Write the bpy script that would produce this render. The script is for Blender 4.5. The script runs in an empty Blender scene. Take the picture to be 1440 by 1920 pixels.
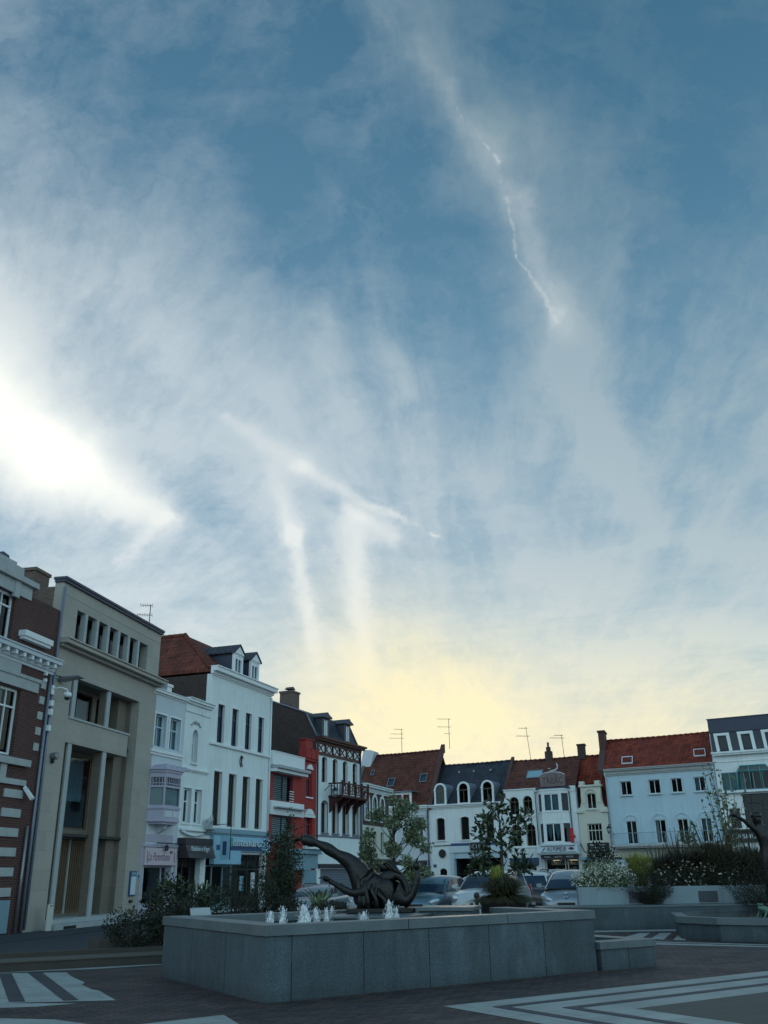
import bpy, bmesh, math, random
from mathutils import Vector, Matrix
random.seed(7)
C = bpy.context.scene.collection
SC = bpy.context.scene
PI = math.pi

# ------------------------------------------------------------------ camera
PITCH, ROLL = math.radians(21.74), math.radians(0.9)
cam_d = bpy.data.cameras.new('camera')
cam = bpy.data.objects.new('camera', cam_d); C.objects.link(cam)
cam_d.sensor_fit = 'VERTICAL'; cam_d.sensor_height = 24.0
cam_d.lens = 24.0 * 1700.0 / 1920.0
cam_d.clip_start = 0.1; cam_d.clip_end = 3000
cam.location = (0, 0, 1.6)
_f = Vector((0, math.cos(PITCH), math.sin(PITCH)))
_r0 = Vector((1, 0, 0)); _u0 = Vector((0, -math.sin(PITCH), math.cos(PITCH)))
_r = _r0 * math.cos(ROLL) - _u0 * math.sin(ROLL)
_u = _u0 * math.cos(ROLL) + _r0 * math.sin(ROLL)
cam.rotation_euler = Matrix((_r, _u, -_f)).transposed().to_euler()
SC.camera = cam
SC.view_settings.view_transform = 'Standard'
SC.view_settings.look = 'None'
SC.view_settings.exposure = 0.0
SC.view_settings.gamma = 1.0

def lin(c):
    return tuple(((v / 255.0) / 12.92) if v / 255.0 <= 0.04045 else (((v / 255.0) + 0.055) / 1.055) ** 2.4 for v in c)

# ------------------------------------------------------------------ sky
SUN_AZ, SUN_EL = math.radians(4.5), math.radians(5.0)     # low behind the far roofs
W = bpy.data.worlds.new('World'); SC.world = W; W.use_nodes = True
nt = W.node_tree; nt.nodes.clear()
class N:
    """small helper to write node trees"""
    def __init__(s, tree): s.t = tree
    def node(s, typ, **kw):
        n = s.t.nodes.new(typ)
        for k, v in kw.items(): setattr(n, k, v)
        return n
    def put(s, sock, v):
        if hasattr(v, 'is_output'): s.t.links.new(v, sock)
        elif v is not None: sock.default_value = v
    def math(s, op, a, b=None, c=None, clamp=False):
        n = s.node('ShaderNodeMath', operation=op, use_clamp=clamp)
        for i, v in enumerate((a, b, c)):
            if v is not None: s.put(n.inputs[i], v)
        return n.outputs[0]
    def vm(s, op, a, b=None, scale=None, out=0):
        n = s.node('ShaderNodeVectorMath', operation=op)
        s.put(n.inputs[0], a)
        if b is not None: s.put(n.inputs[1], b)
        if scale is not None: s.put(n.inputs['Scale'], scale)
        return n.outputs['Value'] if op in ('LENGTH', 'DOT_PRODUCT', 'DISTANCE') else n.outputs[0]
    def comb(s, x, y, z=0.0):
        n = s.node('ShaderNodeCombineXYZ')
        s.put(n.inputs[0], x); s.put(n.inputs[1], y); s.put(n.inputs[2], z)
        return n.outputs[0]
    def sep(s, v):
        n = s.node('ShaderNodeSeparateXYZ'); s.put(n.inputs[0], v); return n.outputs
    def noise(s, vec, scale, detail=4, rough=0.55, dist=0.0, col=False):
        n = s.node('ShaderNodeTexNoise'); s.put(n.inputs['Vector'], vec)
        n.inputs['Scale'].default_value = scale; n.inputs['Detail'].default_value = detail
        n.inputs['Roughness'].default_value = rough; n.inputs['Distortion'].default_value = dist
        return n.outputs['Color'] if col else n.outputs['Fac']
    def rng(s, v, a, b, c=0.0, d=1.0, smooth=False):
        n = s.node('ShaderNodeMapRange', clamp=True)
        if smooth: n.interpolation_type = 'SMOOTHSTEP'
        s.put(n.inputs[0], v)
        for i, q in enumerate((a, b, c, d)): s.put(n.inputs[i + 1], q)
        return n.outputs[0]
    def ramp(s, v, stops, interp='LINEAR'):
        n = s.node('ShaderNodeValToRGB'); cr = n.color_ramp; cr.interpolation = interp
        while len(cr.elements) < len(stops): cr.elements.new(0.5)
        for e, (p, c) in zip(cr.elements, stops): e.position = p; e.color = (*c[:3], 1)
        s.put(n.inputs[0], v); return n.outputs[0]
    def mix(s, f, a, b, blend='MIX'):
        n = s.node('ShaderNodeMix', data_type='RGBA', blend_type=blend)
        s.put(n.inputs[0], f)
        s.put(n.inputs[6], (*a, 1) if isinstance(a, tuple) else a)
        s.put(n.inputs[7], (*b, 1) if isinstance(b, tuple) else b)
        return n.outputs[2]

w = N(nt)
tc = w.node('ShaderNodeTexCoord').outputs['Generated']
dirv = w.vm('NORMALIZE', tc)
X, Y, Z = w.sep(dirv)
Zc = w.math('MAXIMUM', Z, 0.0)
ay = w.math('MAXIMUM', w.math('ABSOLUTE', Y), 0.12)
# a flat high cloud layer seen in perspective (noise), and bearings north of the square (single streaks)
zz = w.math('ADD', Zc, 0.05)
px, py = w.math('DIVIDE', X, zz), w.math('DIVIDE', Y, zz)
qx, qz = w.math('DIVIDE', X, ay), w.math('DIVIDE', Zc, ay)
Qv = w.comb(qx, qz)
warp = w.vm('SUBTRACT', w.noise(w.comb(qx, qz, 0.3), 5.0, 5, 0.6, col=True), (0.5, 0.5, 0.5))
Qw = w.vm('ADD', Qv, w.vm('SCALE', warp, scale=0.09))
warp2 = w.vm('SUBTRACT', w.noise(w.comb(qx, qz, 1.3), 34.0, 4, 0.6, col=True), (0.5, 0.5, 0.5))
Qt = w.vm('ADD', Qv, w.vm('ADD', w.vm('SCALE', warp2, scale=0.020), w.vm('SCALE', warp, scale=0.04)))
Qf = w.vm('ADD', Qw, w.vm('SCALE', warp2, scale=0.014))

def seg(a, b, w0, w1, i0, i1, src=Qw):
    a = Vector((*a, 0)); b = Vector((*b, 0)); d = b - a; L2 = max(d.length_squared, 1e-6)
    pa = w.vm('SUBTRACT', src, tuple(a))
    h = w.math('ADD', w.vm('DOT_PRODUCT', pa, tuple(d / L2)), 0.0, clamp=True)
    dist = w.vm('LENGTH', w.vm('SUBTRACT', pa, w.vm('SCALE', tuple(d), scale=h)))
    r = w.math('DIVIDE', dist, w.math('MULTIPLY_ADD', h, w1 - w0, w0))
    fall = w.math('POWER', 2.718, w.math('MULTIPLY', w.math('MULTIPLY', r, r), -1.0))
    return w.math('MULTIPLY', fall, w.math('MULTIPLY_ADD', h, i1 - i0, i0))
def total(lst):
    t = lst[0]
    for v in lst[1:]: t = w.math('ADD', t, v)
    return t

# base air: elevation ramp, cooler and deeper to the east (right)
clear = w.ramp(Zc, [(0.0, lin((226, 216, 186))), (0.07, lin((214, 216, 202))), (0.14, lin((200, 214, 214))), (0.22, lin((182, 205, 214))),
                    (0.34, lin((142, 176, 198))), (0.50, lin((110, 152, 179))), (0.63, lin((88, 132, 161))), (0.78, lin((70, 115, 145))), (1.0, lin((60, 104, 138)))])
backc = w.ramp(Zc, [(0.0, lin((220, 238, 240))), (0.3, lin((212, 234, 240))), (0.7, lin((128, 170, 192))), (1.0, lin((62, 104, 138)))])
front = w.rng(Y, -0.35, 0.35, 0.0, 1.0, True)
backc = w.vm('MULTIPLY', backc, (1.20, 1.50, 1.64))      # unseen sky behind the viewer, boosted and teal-tinted to light the facades
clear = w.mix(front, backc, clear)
east = w.rng(qx, -0.25, 0.5, 0.0, 1.0, True)
clear = w.mix(w.math('MULTIPLY', east, w.rng(Zc, 0.1, 0.5, 0.25, 0.55)), clear, w.mix(1.0, clear, (0.66, 0.82, 0.86), 'MULTIPLY'))
# cirrus noise stretched along the wind (roughly north-south, a little to the east)
def along(ang):
    ca, sa = math.cos(ang), math.sin(ang)
    return (w.math('ADD', w.math('MULTIPLY', px, ca), w.math('MULTIPLY', py, -sa)), w.math('ADD', w.math('MULTIPLY', px, sa), w.math('MULTIPLY', py, ca)))
u1, v1 = along(0.12); u2, v2 = along(-0.55)
wn = w.vm('SCALE', w.vm('SUBTRACT', w.noise(w.comb(px, py), 1.3, 5, 0.6, col=True), (0.5, 0.5, 0.5)), scale=0.8)
big = w.noise(w.vm('ADD', w.comb(w.math('MULTIPLY', u1, 1.9), w.math('MULTIPLY', v1, 0.62)), wn), 0.95, 6, 0.56)
fine = w.noise(w.vm('ADD', w.comb(w.math('MULTIPLY', u1, 5.2), w.math('MULTIPLY', v1, 0.95), 4.0), w.vm('SCALE', wn, scale=2.0)), 1.0, 8, 0.62)
fine2 = w.noise(w.vm('ADD', w.comb(w.math('MULTIPLY', u2, 6.0), w.math('MULTIPLY', v2, 1.3), 14.0), w.vm('SCALE', wn, scale=2.2)), 1.0, 8, 0.62)
cross = w.noise(w.vm('ADD', w.comb(w.math('MULTIPLY', u1, 1.5), w.math('MULTIPLY', v1, 5.0), 9.0), w.vm('SCALE', wn, scale=3.0)), 1.0, 6, 0.6)
puff = w.noise(w.vm('ADD', w.comb(qx, qz, 7.7), w.vm('SCALE', warp, scale=0.35)), 5.0, 8, 0.62)
veil = w.rng(w.math('ADD', w.math('MULTIPLY', big, 0.45), w.math('MULTIPLY', puff, 0.55)), 0.38, 0.66, 0.0, 1.0)
west = w.rng(qx, 0.05, -0.30, 0.0, 1.0, True)
wis = w.math('ADD', w.math('MULTIPLY', fine, w.math('SUBTRACT', 1.0, w.math('MULTIPLY', west, 0.75))), w.math('MULTIPLY', fine2, w.math('MULTIPLY', west, 0.75)))
wisps = w.rng(wis, 0.38, 0.68, 0.0, 1.0)
rip = w.rng(cross, 0.42, 0.70, 0.0, 1.0)
low = w.rng(Zc, 0.66, 0.36, 0.0, 1.0, True)
# combed filaments, much finer, two directions
hn = w.vm('SCALE', w.vm('SUBTRACT', w.noise(w.comb(px, py, 2.0), 3.5, 4, 0.6, col=True), (0.5, 0.5, 0.5)), scale=1.3)
hA = w.noise(w.vm('ADD', w.comb(w.math('MULTIPLY', u1, 17.0), w.math('MULTIPLY', v1, 2.2), 5.0), hn), 1.0, 7, 0.68)
hB = w.noise(w.vm('ADD', w.comb(w.math('MULTIPLY', u2, 18.0), w.math('MULTIPLY', v2, 2.6), 8.0), hn), 1.0, 7, 0.68)
hair = w.math('ADD', w.math('MULTIPLY', hA, w.math('SUBTRACT', 1.0, west)), w.math('MULTIPLY', hB, west))
hair = w.rng(hair, 0.36, 0.66, 0.0, 1.0)

soft = total([
    seg((-0.72, 0.74), (-0.15, 0.42), 0.18, 0.13, 0.95, 0.50),       # broad veil to the west
    seg((-0.40, 0.72), (-0.04, 0.40), 0.12, 0.10, 0.42, 0.45),
    seg((-0.03, 1.36), (0.17, 0.97), 0.080, 0.062, 0.60, 0.68),      # high grey band
    seg((0.17, 0.97), (0.24, 0.62), 0.070, 0.055, 0.55, 0.60),
    seg((0.24, 0.62), (0.29, 0.44), 0.045, 0.055, 0.50, 0.50),
    seg((0.33, 0.95), (0.42, 0.60), 0.09, 0.10, 0.22, 0.40),
    seg((0.08, 0.43), (0.50, 0.46), 0.09, 0.12, 0.35, 0.40),
    seg((-0.02, 0.26), (0.55, 0.30), 0.07, 0.08, 0.42, 0.45),
    seg((-0.10, 0.60), (0.02, 0.42), 0.08, 0.10, 0.22, 0.35),
])
bright = total([
    seg((0.25, 0.50), (0.30, 0.38), 0.022, 0.028, 0.85, 0.75, Qf),
    seg((0.178, 0.33), (0.212, 0.315), 0.028, 0.026, 0.75, 0.75, Qf),
    seg((0.21, 0.336), (0.317, 0.353), 0.004, 0.008, 0.60, 0.85, Qt),
    seg((0.317, 0.353), (0.50, 0.32), 0.010, 0.040, 0.80, 0.60, Qf),
    seg((0.20, 0.227), (0.44, 0.245), 0.007, 0.020, 0.90, 0.80, Qf),
    seg((0.022, 0.63), (0.036, 0.556), 0.020, 0.016, 0.2, 0.7, Qf),
    seg((0.034, 0.57), (-0.01, 0.49), 0.014, 0.014, 0.30, 0.12, Qf),
    seg((-0.075, 0.668), (-0.044, 0.528), 0.034, 0.022, 0.30, 0.80, Qf),
    seg((0.22, 0.60), (0.278, 0.45), 0.024, 0.03, 0.22, 0.30, Qf),
    seg((-0.30, 0.66), (-0.14, 0.44), 0.05, 0.045, 0.35, 0.45, Qf),
])
hot = total([
    seg((-0.64, 0.70), (-0.41, 0.48), 0.088, 0.056, 1.2, 1.05, Qf),       # cloud lit by the hidden sun
    seg((-0.41, 0.48), (-0.262, 0.392), 0.054, 0.020, 1.0, 0.9, Qf),
    seg((-0.26, 0.392), (-0.31, 0.345), 0.012, 0.004, 0.5, 0.2, Qf),
    seg((-0.195, 0.528), (-0.10, 0.461), 0.006, 0.018, 0.35, 0.50, Qt),
    seg((-0.10, 0.461), (0.064, 0.366), 0.010, 0.0026, 0.50, 0.60, Qt),
    seg((-0.135, 0.457), (-0.108, 0.374), 0.016, 0.012, 0.35, 0.80, Qf),
    seg((-0.108, 0.374), (-0.130, 0.345), 0.016, 0.010, 0.60, 0.15, Qf),
    seg((-0.108, 0.374), (-0.074, 0.205), 0.009, 0.010, 0.90, 0.40, Qt),
    seg((-0.100, 0.30), (-0.04, 0.21), 0.012, 0.010, 0.35, 0.35, Qf),
    seg((-0.032, 0.386), (-0.022, 0.200), 0.018, 0.012, 0.75, 0.85, Qt),
    seg((-0.04, 0.41), (0.01, 0.37), 0.008, 0.014, 0.50, 0.55, Qt),
    seg((0.05, 1.15), (0.19, 0.86), 0.022, 0.022, 0.14, 0.18, Qf),
    seg((0.19, 0.86), (0.235, 0.65), 0.018, 0.022, 0.16, 0.22, Qf),
    seg((0.108, 1.04), (0.174, 0.905), 0.0012, 0.0022, 0.06, 0.30, Qt),
    seg((0.174, 0.905), (0.184, 0.773), 0.0022, 0.0026, 0.15, 0.22, Qt),
    seg((0.184, 0.773), (0.228, 0.663), 0.0024, 0.0034, 0.20, 0.26, Qt),
    seg((0.228, 0.675), (0.212, 0.645), 0.010, 0.006, 0.20, 0.18, Qf),
])
cover = total([w.math('MULTIPLY', soft, w.math('MULTIPLY_ADD', w.math('MULTIPLY', wisps, w.math('MULTIPLY_ADD', hair, 0.6, 0.55)), 0.85, 0.20)),
               w.math('MULTIPLY', bright, w.math('MULTIPLY_ADD', w.math('ADD', rip, hair), 0.55, 0.50)),
               w.math('MULTIPLY', veil, w.math('MULTIPLY_ADD', low, 0.02, 0.26)),
               w.math('MULTIPLY', w.math('MULTIPLY', wisps, veil), w.math('MULTIPLY_ADD', low, 0.18, 0.30)),
               w.math('MULTIPLY', w.math('MULTIPLY', wisps, hair), w.math('MULTIPLY_ADD', low, 0.36, 0.12)),
               w.math('MULTIPLY', w.math('MULTIPLY', rip, w.math('MULTIPLY_ADD', puff, 1.6, 0.1)), w.rng(Zc, 0.5, 0.2, 0.08, 0.42)),
               w.math('MULTIPLY', hot, w.math('MULTIPLY_ADD', w.math('ADD', wisps, hair), 0.62, 0.62))])
clearings = total([seg((-0.45, 1.15), (-0.12, 0.92), 0.20, 0.13, 0.80, 0.55, Qw), seg((0.02, 0.92), (0.09, 0.50), 0.055, 0.045, 0.60, 0.45, Qf),
                   seg((0.52, 1.20), (0.56, 0.70), 0.12, 0.09, 0.55, 0.45, Qf), seg((0.14, 0.62), (0.12, 0.50), 0.05, 0.04, 0.45, 0.40, Qf), seg((0.30, 0.30), (0.46, 0.285), 0.03, 0.03, 0.45, 0.5, Qf), seg((-0.02, 0.30), (0.16, 0.27), 0.03, 0.03, 0.4, 0.4, Qf)])
cover = w.math('MULTIPLY', cover, w.math('SUBTRACT', 1.0, w.math('MULTIPLY', w.math('MINIMUM', clearings, 0.9), 0.62)))
cover = w.math('SUBTRACT', cover, 0.10, clamp=True)
cover = w.math('SUBTRACT', 1.0, w.math('POWER', 2.718, w.math('MULTIPLY', cover, -1.55)))
# cloud colour: grey-lilac high up, brighter and warmer low and to the west
ccol = w.ramp(Zc, [(0.0, lin((242, 226, 190))), (0.09, lin((238, 232, 210))), (0.18, lin((232, 236, 228))), (0.26, lin((218, 228, 232))), (0.36, lin((204, 218, 226))),
                   (0.55, lin((180, 198, 208))), (0.72, lin((146, 170, 182))), (0.82, lin((132, 158, 172)))])
ccol = w.mix(w.math('SUBTRACT', 1.0, front), ccol, (0.95, 1.25, 1.38))  # same boost for the unseen clouds behind the viewer
ccol = w.mix(w.math('MULTIPLY', east, w.rng(Zc, 0.12, 0.30, 0.0, 0.8)), ccol, w.mix(1.0, ccol, (0.70, 0.76, 0.76), 'MULTIPLY'))
ccol = w.mix(w.rng(qx, 0.1, -0.5, 0.0, 0.6), ccol, lin((236, 243, 246)))
ccol = w.mix(w.math('MINIMUM', hot, 1.0), ccol, lin((252, 254, 250)))
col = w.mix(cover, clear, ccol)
# the sun hidden low behind the roofs: warm glow through the veil; the lit cloud in the west
g1 = total([seg((-0.02, 0.145), (0.34, 0.115), 0.110, 0.100, 0.95, 0.60, Qw), seg((0.03, 0.185), (0.10, 0.175), 0.060, 0.045, 0.45, 0.4, Qf)])
g2 = seg((-0.66, 0.72), (-0.35, 0.45), 0.17, 0.09, 0.75, 0.55, Qf)
col = w.mix(w.math('MULTIPLY', w.math('MULTIPLY', g1, front), w.math('MULTIPLY_ADD', w.math('ADD', wisps, hair), 0.24, 0.66), clamp=True), col, lin((255, 246, 205)))
g2c = w.math('MULTIPLY', w.math('MULTIPLY', g2, front), w.math('MULTIPLY_ADD', wisps, 0.25, 0.85))
add = w.vm('SCALE', (0.66, 0.61, 0.44), scale=w.math('MULTIPLY', g2c, w.math('MULTIPLY', hot, 0.62)))
col2 = w.vm('ADD', col, add)
nsk = w.node('ShaderNodeTexSky', sky_type='NISHITA')
nsk.sun_disc = False; nsk.sun_elevation = SUN_EL; nsk.sun_rotation = SUN_AZ
b1 = w.node('ShaderNodeBackground'); w.put(b1.inputs[0], nsk.outputs[0]); b1.inputs[1].default_value = 0.06
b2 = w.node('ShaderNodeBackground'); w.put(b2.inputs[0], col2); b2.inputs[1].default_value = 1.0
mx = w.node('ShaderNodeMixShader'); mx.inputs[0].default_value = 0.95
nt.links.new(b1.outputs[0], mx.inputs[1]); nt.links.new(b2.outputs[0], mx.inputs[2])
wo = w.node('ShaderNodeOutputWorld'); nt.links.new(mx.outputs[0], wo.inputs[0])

# ------------------------------------------------------------------ sun lamp (weak, veiled, very low)
sl = bpy.data.lights.new('sun', 'SUN'); sl.energy = 0.5; sl.angle = math.radians(10); sl.color = (1.0, 0.86, 0.62)
so = bpy.data.objects.new('sun', sl); C.objects.link(so)
so.rotation_euler = Vector((math.sin(SUN_AZ) * math.cos(SUN_EL), math.cos(SUN_AZ) * math.cos(SUN_EL), math.sin(SUN_EL))).to_track_quat('Z', 'Y').to_euler()

# ------------------------------------------------------------------ mesh helpers
class MB:
    """collects shapes; build() links them as ONE mesh object"""
    def __init__(s): s.v = []; s.f = []; s.m = []; s.sm = []
    def add(s, vs, fs, mi=0, smooth=False):
        o = len(s.v); s.v += [tuple(v) for v in vs]
        for f in fs: s.f.append(tuple(i + o for i in f)); s.m.append(mi); s.sm.append(smooth)
        return s
    def quad(s, a, b, c, d, mi=0): return s.add([a, b, c, d], [(0, 1, 2, 3)], mi)
    def box(s, x0, x1, y0, y1, z0, z1, mi=0):
        if x0 > x1: x0, x1 = x1, x0
        if y0 > y1: y0, y1 = y1, y0
        if z0 > z1: z0, z1 = z1, z0
        return s.add([(x0, y0, z0), (x1, y0, z0), (x1, y1, z0), (x0, y1, z0), (x0, y0, z1), (x1, y0, z1), (x1, y1, z1), (x0, y1, z1)],
                     [(0, 3, 2, 1), (4, 5, 6, 7), (0, 1, 5, 4), (1, 2, 6, 5), (2, 3, 7, 6), (3, 0, 4, 7)], mi)
    def prism_y(s, pts, y0, y1, mi=0):      # outline in (x, z), extruded in y
        n = len(pts)
        a = sum(pts[i][0] * pts[(i + 1) % n][1] - pts[(i + 1) % n][0] * pts[i][1] for i in range(n))
        if a < 0: pts = pts[::-1]
        vs = [(x, y0, z) for x, z in pts] + [(x, y1, z) for x, z in pts]
        fs = [tuple(range(n)), tuple(range(2 * n - 1, n - 1, -1))] + [(i, i + n, (i + 1) % n + n, (i + 1) % n) for i in range(n)]
        return s.add(vs, fs, mi)
    def prism_x(s, pts, x0, x1, mi=0):      # outline in (y, z), extruded in x
        n = len(pts)
        a = sum(pts[i][0] * pts[(i + 1) % n][1] - pts[(i + 1) % n][0] * pts[i][1] for i in range(n))
        if a > 0: pts = pts[::-1]
        vs = [(x0, y, z) for y, z in pts] + [(x1, y, z) for y, z in pts]
        fs = [tuple(range(n)), tuple(range(2 * n - 1, n - 1, -1))] + [(i, i + n, (i + 1) % n + n, (i + 1) % n) for i in range(n)]
        return s.add(vs, fs, mi)
    def prism_z(s, pts, z0, z1, mi=0):      # outline in (x, y), extruded in z
        n = len(pts)
        a = sum(pts[i][0] * pts[(i + 1) % n][1] - pts[(i + 1) % n][0] * pts[i][1] for i in range(n))
        if a < 0: pts = pts[::-1]
        vs = [(x, y, z0) for x, y in pts] + [(x, y, z1) for x, y in pts]
        fs = [tuple(range(n - 1, -1, -1)), tuple(range(n, 2 * n))] + [(i, (i + 1) % n, (i + 1) % n + n, i + n) for i in range(n)]
        return s.add(vs, fs, mi)
    def tube(s, pts, rads, k=6, mi=0, caps=True):
        pts = [Vector(p) for p in pts]
        if not hasattr(rads, '__len__'): rads = [rads] * len(pts)
        o = len(s.v); up = Vector((0.13, 0.21, 1)).normalized()
        for i, p in enumerate(pts):
            d = (pts[min(i + 1, len(pts) - 1)] - pts[max(i - 1, 0)])
            d = d.normalized() if d.length > 1e-9 else Vector((0, 0, 1))
            if abs(d.dot(up)) > 0.97: up = Vector((1, 0.1, 0)).normalized()
            a = d.cross(up).normalized(); b = a.cross(d)
            up = b
            for j in range(k):
                t = 2 * PI * j / k
                s.v.append(tuple(p + (a * math.cos(t) + b * math.sin(t)) * rads[i]))
        for i in range(len(pts) - 1):
            for j in range(k):
                s.f.append((o + i * k + j, o + i * k + (j + 1) % k, o + (i + 1) * k + (j + 1) % k, o + (i + 1) * k + j)); s.m.append(mi); s.sm.append(True)
        if caps:
            s.f.append(tuple(o + j for j in range(k - 1, -1, -1))); s.m.append(mi); s.sm.append(False)
            e = o + (len(pts) - 1) * k
            s.f.append(tuple(e + j for j in range(k))); s.m.append(mi); s.sm.append(False)
        return s
    def lathe(s, prof, c=(0, 0, 0), k=16, mi=0, axis='z'):
        o = len(s.v)
        for r, h in prof:
            for j in range(k):
                t = 2 * PI * j / k; a, b = r * math.cos(t), r * math.sin(t)
                p = (a, b, h) if axis == 'z' else ((a, h, b) if axis == 'y' else (h, a, b))
                s.v.append((p[0] + c[0], p[1] + c[1], p[2] + c[2]))
        for i in range(len(prof) - 1):
            for j in range(k):
                s.f.append((o + i * k + j, o + i * k + (j + 1) % k, o + (i + 1) * k + (j + 1) % k, o + (i + 1) * k + j)); s.m.append(mi); s.sm.append(True)
        s.f.append(tuple(o + j for j in range(k - 1, -1, -1))); s.m.append(mi); s.sm.append(False)
        e = o + (len(prof) - 1) * k
        s.f.append(tuple(e + j for j in range(k))); s.m.append(mi); s.sm.append(False)
        return s
    def arc(s, cx, cz, r0, r1, a0, a1, y0, y1, n=12, mi=0, ez=1.0):   # ring sector in (x, z); ez squashes it vertically
        for i in range(n):
            t0 = a0 + (a1 - a0) * i / n; t1 = a0 + (a1 - a0) * (i + 1) / n
            P = lambda r, t: (cx + r * math.cos(t), cz + ez * r * math.sin(t))
            s.prism_y([P(r0, t0), P(r1, t0), P(r1, t1), P(r0, t1)], y0, y1, mi)
        return s
    def build(s, name, mats, parent=None, bevel=0.0, fix=False):
        me = bpy.data.meshes.new(name); me.from_pydata(s.v, [], s.f)
        if not isinstance(mats, (list, tuple)): mats = [mats]
        for m in mats: me.materials.append(m)
        me.polygons.foreach_set('material_index', s.m)
        me.polygons.foreach_set('use_smooth', s.sm)
        me.update()
        if fix:
            bm = bmesh.new(); bm.from_mesh(me); bmesh.ops.recalc_face_normals(bm, faces=bm.faces); bm.to_mesh(me); bm.free()
        o = bpy.data.objects.new(name, me); C.objects.link(o)
        if parent: o.parent = parent
        if bevel:
            b = o.modifiers.new('bevel', 'BEVEL'); b.width = bevel; b.segments = 2; b.limit_method = 'ANGLE'
        return o

def tag(o, label=None, cat=None, group=None, kind=None):
    if label: o['label'] = label
    if cat: o['category'] = cat
    if group: o['group'] = group
    if kind: o['kind'] = kind
    return o
def thing(name, label, cat, loc=(0, 0, 0), rz=0.0, group=None):
    o = bpy.data.objects.new(name, None); C.objects.link(o)
    o.location = loc; o.rotation_euler = (0, 0, rz); o.empty_display_size = 0.3
    return tag(o, label, cat, group)
def copy_tree(o, parent=None):
    c = o.copy(); C.objects.link(c)
    if parent: c.parent = parent
    for ch in list(o.children): copy_tree(ch, c)
    return c
def text(name, body, mat, parent, x, z, w_, h_, y=-0.02, depth=0.012, shear=0.0, center=True, rot=None):
    """lettering as a mesh in the (x, z) plane facing -y, fitted to w_ x h_"""
    cu = bpy.data.curves.new(name, 'FONT'); cu.body = body; cu.size = 1.0; cu.extrude = 0.0; cu.shear = shear; cu.resolution_u = 3
    t = bpy.data.objects.new(name, cu); C.objects.link(t); bpy.context.view_layer.update()
    me = bpy.data.meshes.new_from_object(t); bpy.data.objects.remove(t); bpy.data.curves.remove(cu)
    xs = [v.co.x for v in me.vertices]; ys = [v.co.y for v in me.vertices]
    x0, x1, y0, y1 = min(xs), max(xs), min(ys), max(ys)
    sx, sy = w_ / (x1 - x0), h_ / (y1 - y0)
    for v in me.vertices:
        a = (v.co.x - x0) * sx; b = (v.co.y - y0) * sy
        if center: a -= w_ / 2
        v.co = (x + a, y, z + b)
    bm = bmesh.new(); bm.from_mesh(me)
    bmesh.ops.solidify(bm, geom=bm.faces[:], thickness=depth); bm.to_mesh(me); bm.free()
    me.materials.clear(); me.materials.append(mat); me.name = name
    o = bpy.data.objects.new(name, me); C.objects.link(o)
    if parent: o.parent = parent
    return o

# ------------------------------------------------------------------ materials
MAT = {}
def new_mat(name):
    m = bpy.data.materials.new(name); m.use_nodes = True; m.node_tree.nodes.clear(); MAT[name] = m
    n = N(m.node_tree)
    bs = n.node('ShaderNodeBsdfPrincipled'); out = n.node('ShaderNodeOutputMaterial')
    m.node_tree.links.new(bs.outputs[0], out.inputs[0])
    return m, n, bs
def bump(n, bs, h, strength=0.3, dist=0.02):
    b = n.node('ShaderNodeBump'); b.inputs['Strength'].default_value = strength; b.inputs['Distance'].default_value = dist
    n.put(b.inputs['Height'], h); n.put(bs.inputs['Normal'], b.outputs[0])
def plain(name, col, rough=0.6, var=0.15, scale=3.0, metal=0.0, streak=0.0, bmp=0.15, spec=0.5, fine=30.0, bd=0.01):
    """one-coloured surface with mottling, optional rain streaks"""
    m, n, bs = new_mat(name)
    oc = n.node('ShaderNodeTexCoord').outputs['Object']
    a = n.noise(oc, scale, 6, 0.62); b = n.noise(oc, fine, 3, 0.6)
    f = n.math('ADD', n.math('MULTIPLY', n.math('SUBTRACT', a, 0.5), 2.2 * var), n.math('MULTIPLY', n.math('SUBTRACT', b, 0.5), 0.9 * var))
    if streak:
        x, y, z = n.sep(oc)
        st = n.noise(n.comb(n.math('MULTIPLY', x, 3.6), n.math('MULTIPLY', y, 3.6), n.math('MULTIPLY', z, 0.40)), 1.0, 6, 0.72)
        f = n.math('SUBTRACT', f, n.rng(st, 0.5, 0.8, 0.0, streak))
    f = n.math('ADD', f, 1.0)
    n.put(bs.inputs['Base Color'], n.vm('SCALE', tuple(col), scale=f))
    bs.inputs['Roughness'].default_value = rough; bs.inputs['Metallic'].default_value = metal
    bs.inputs['Specular IOR Level'].default_value = spec
    if bmp: bump(n, bs, b, bmp, bd)
    return m
def facade_uv(n):
    oc = n.node('ShaderNodeTexCoord').outputs['Object']; x, y, z = n.sep(oc)
    return oc, n.comb(n.math('ADD', x, y), z)
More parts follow.
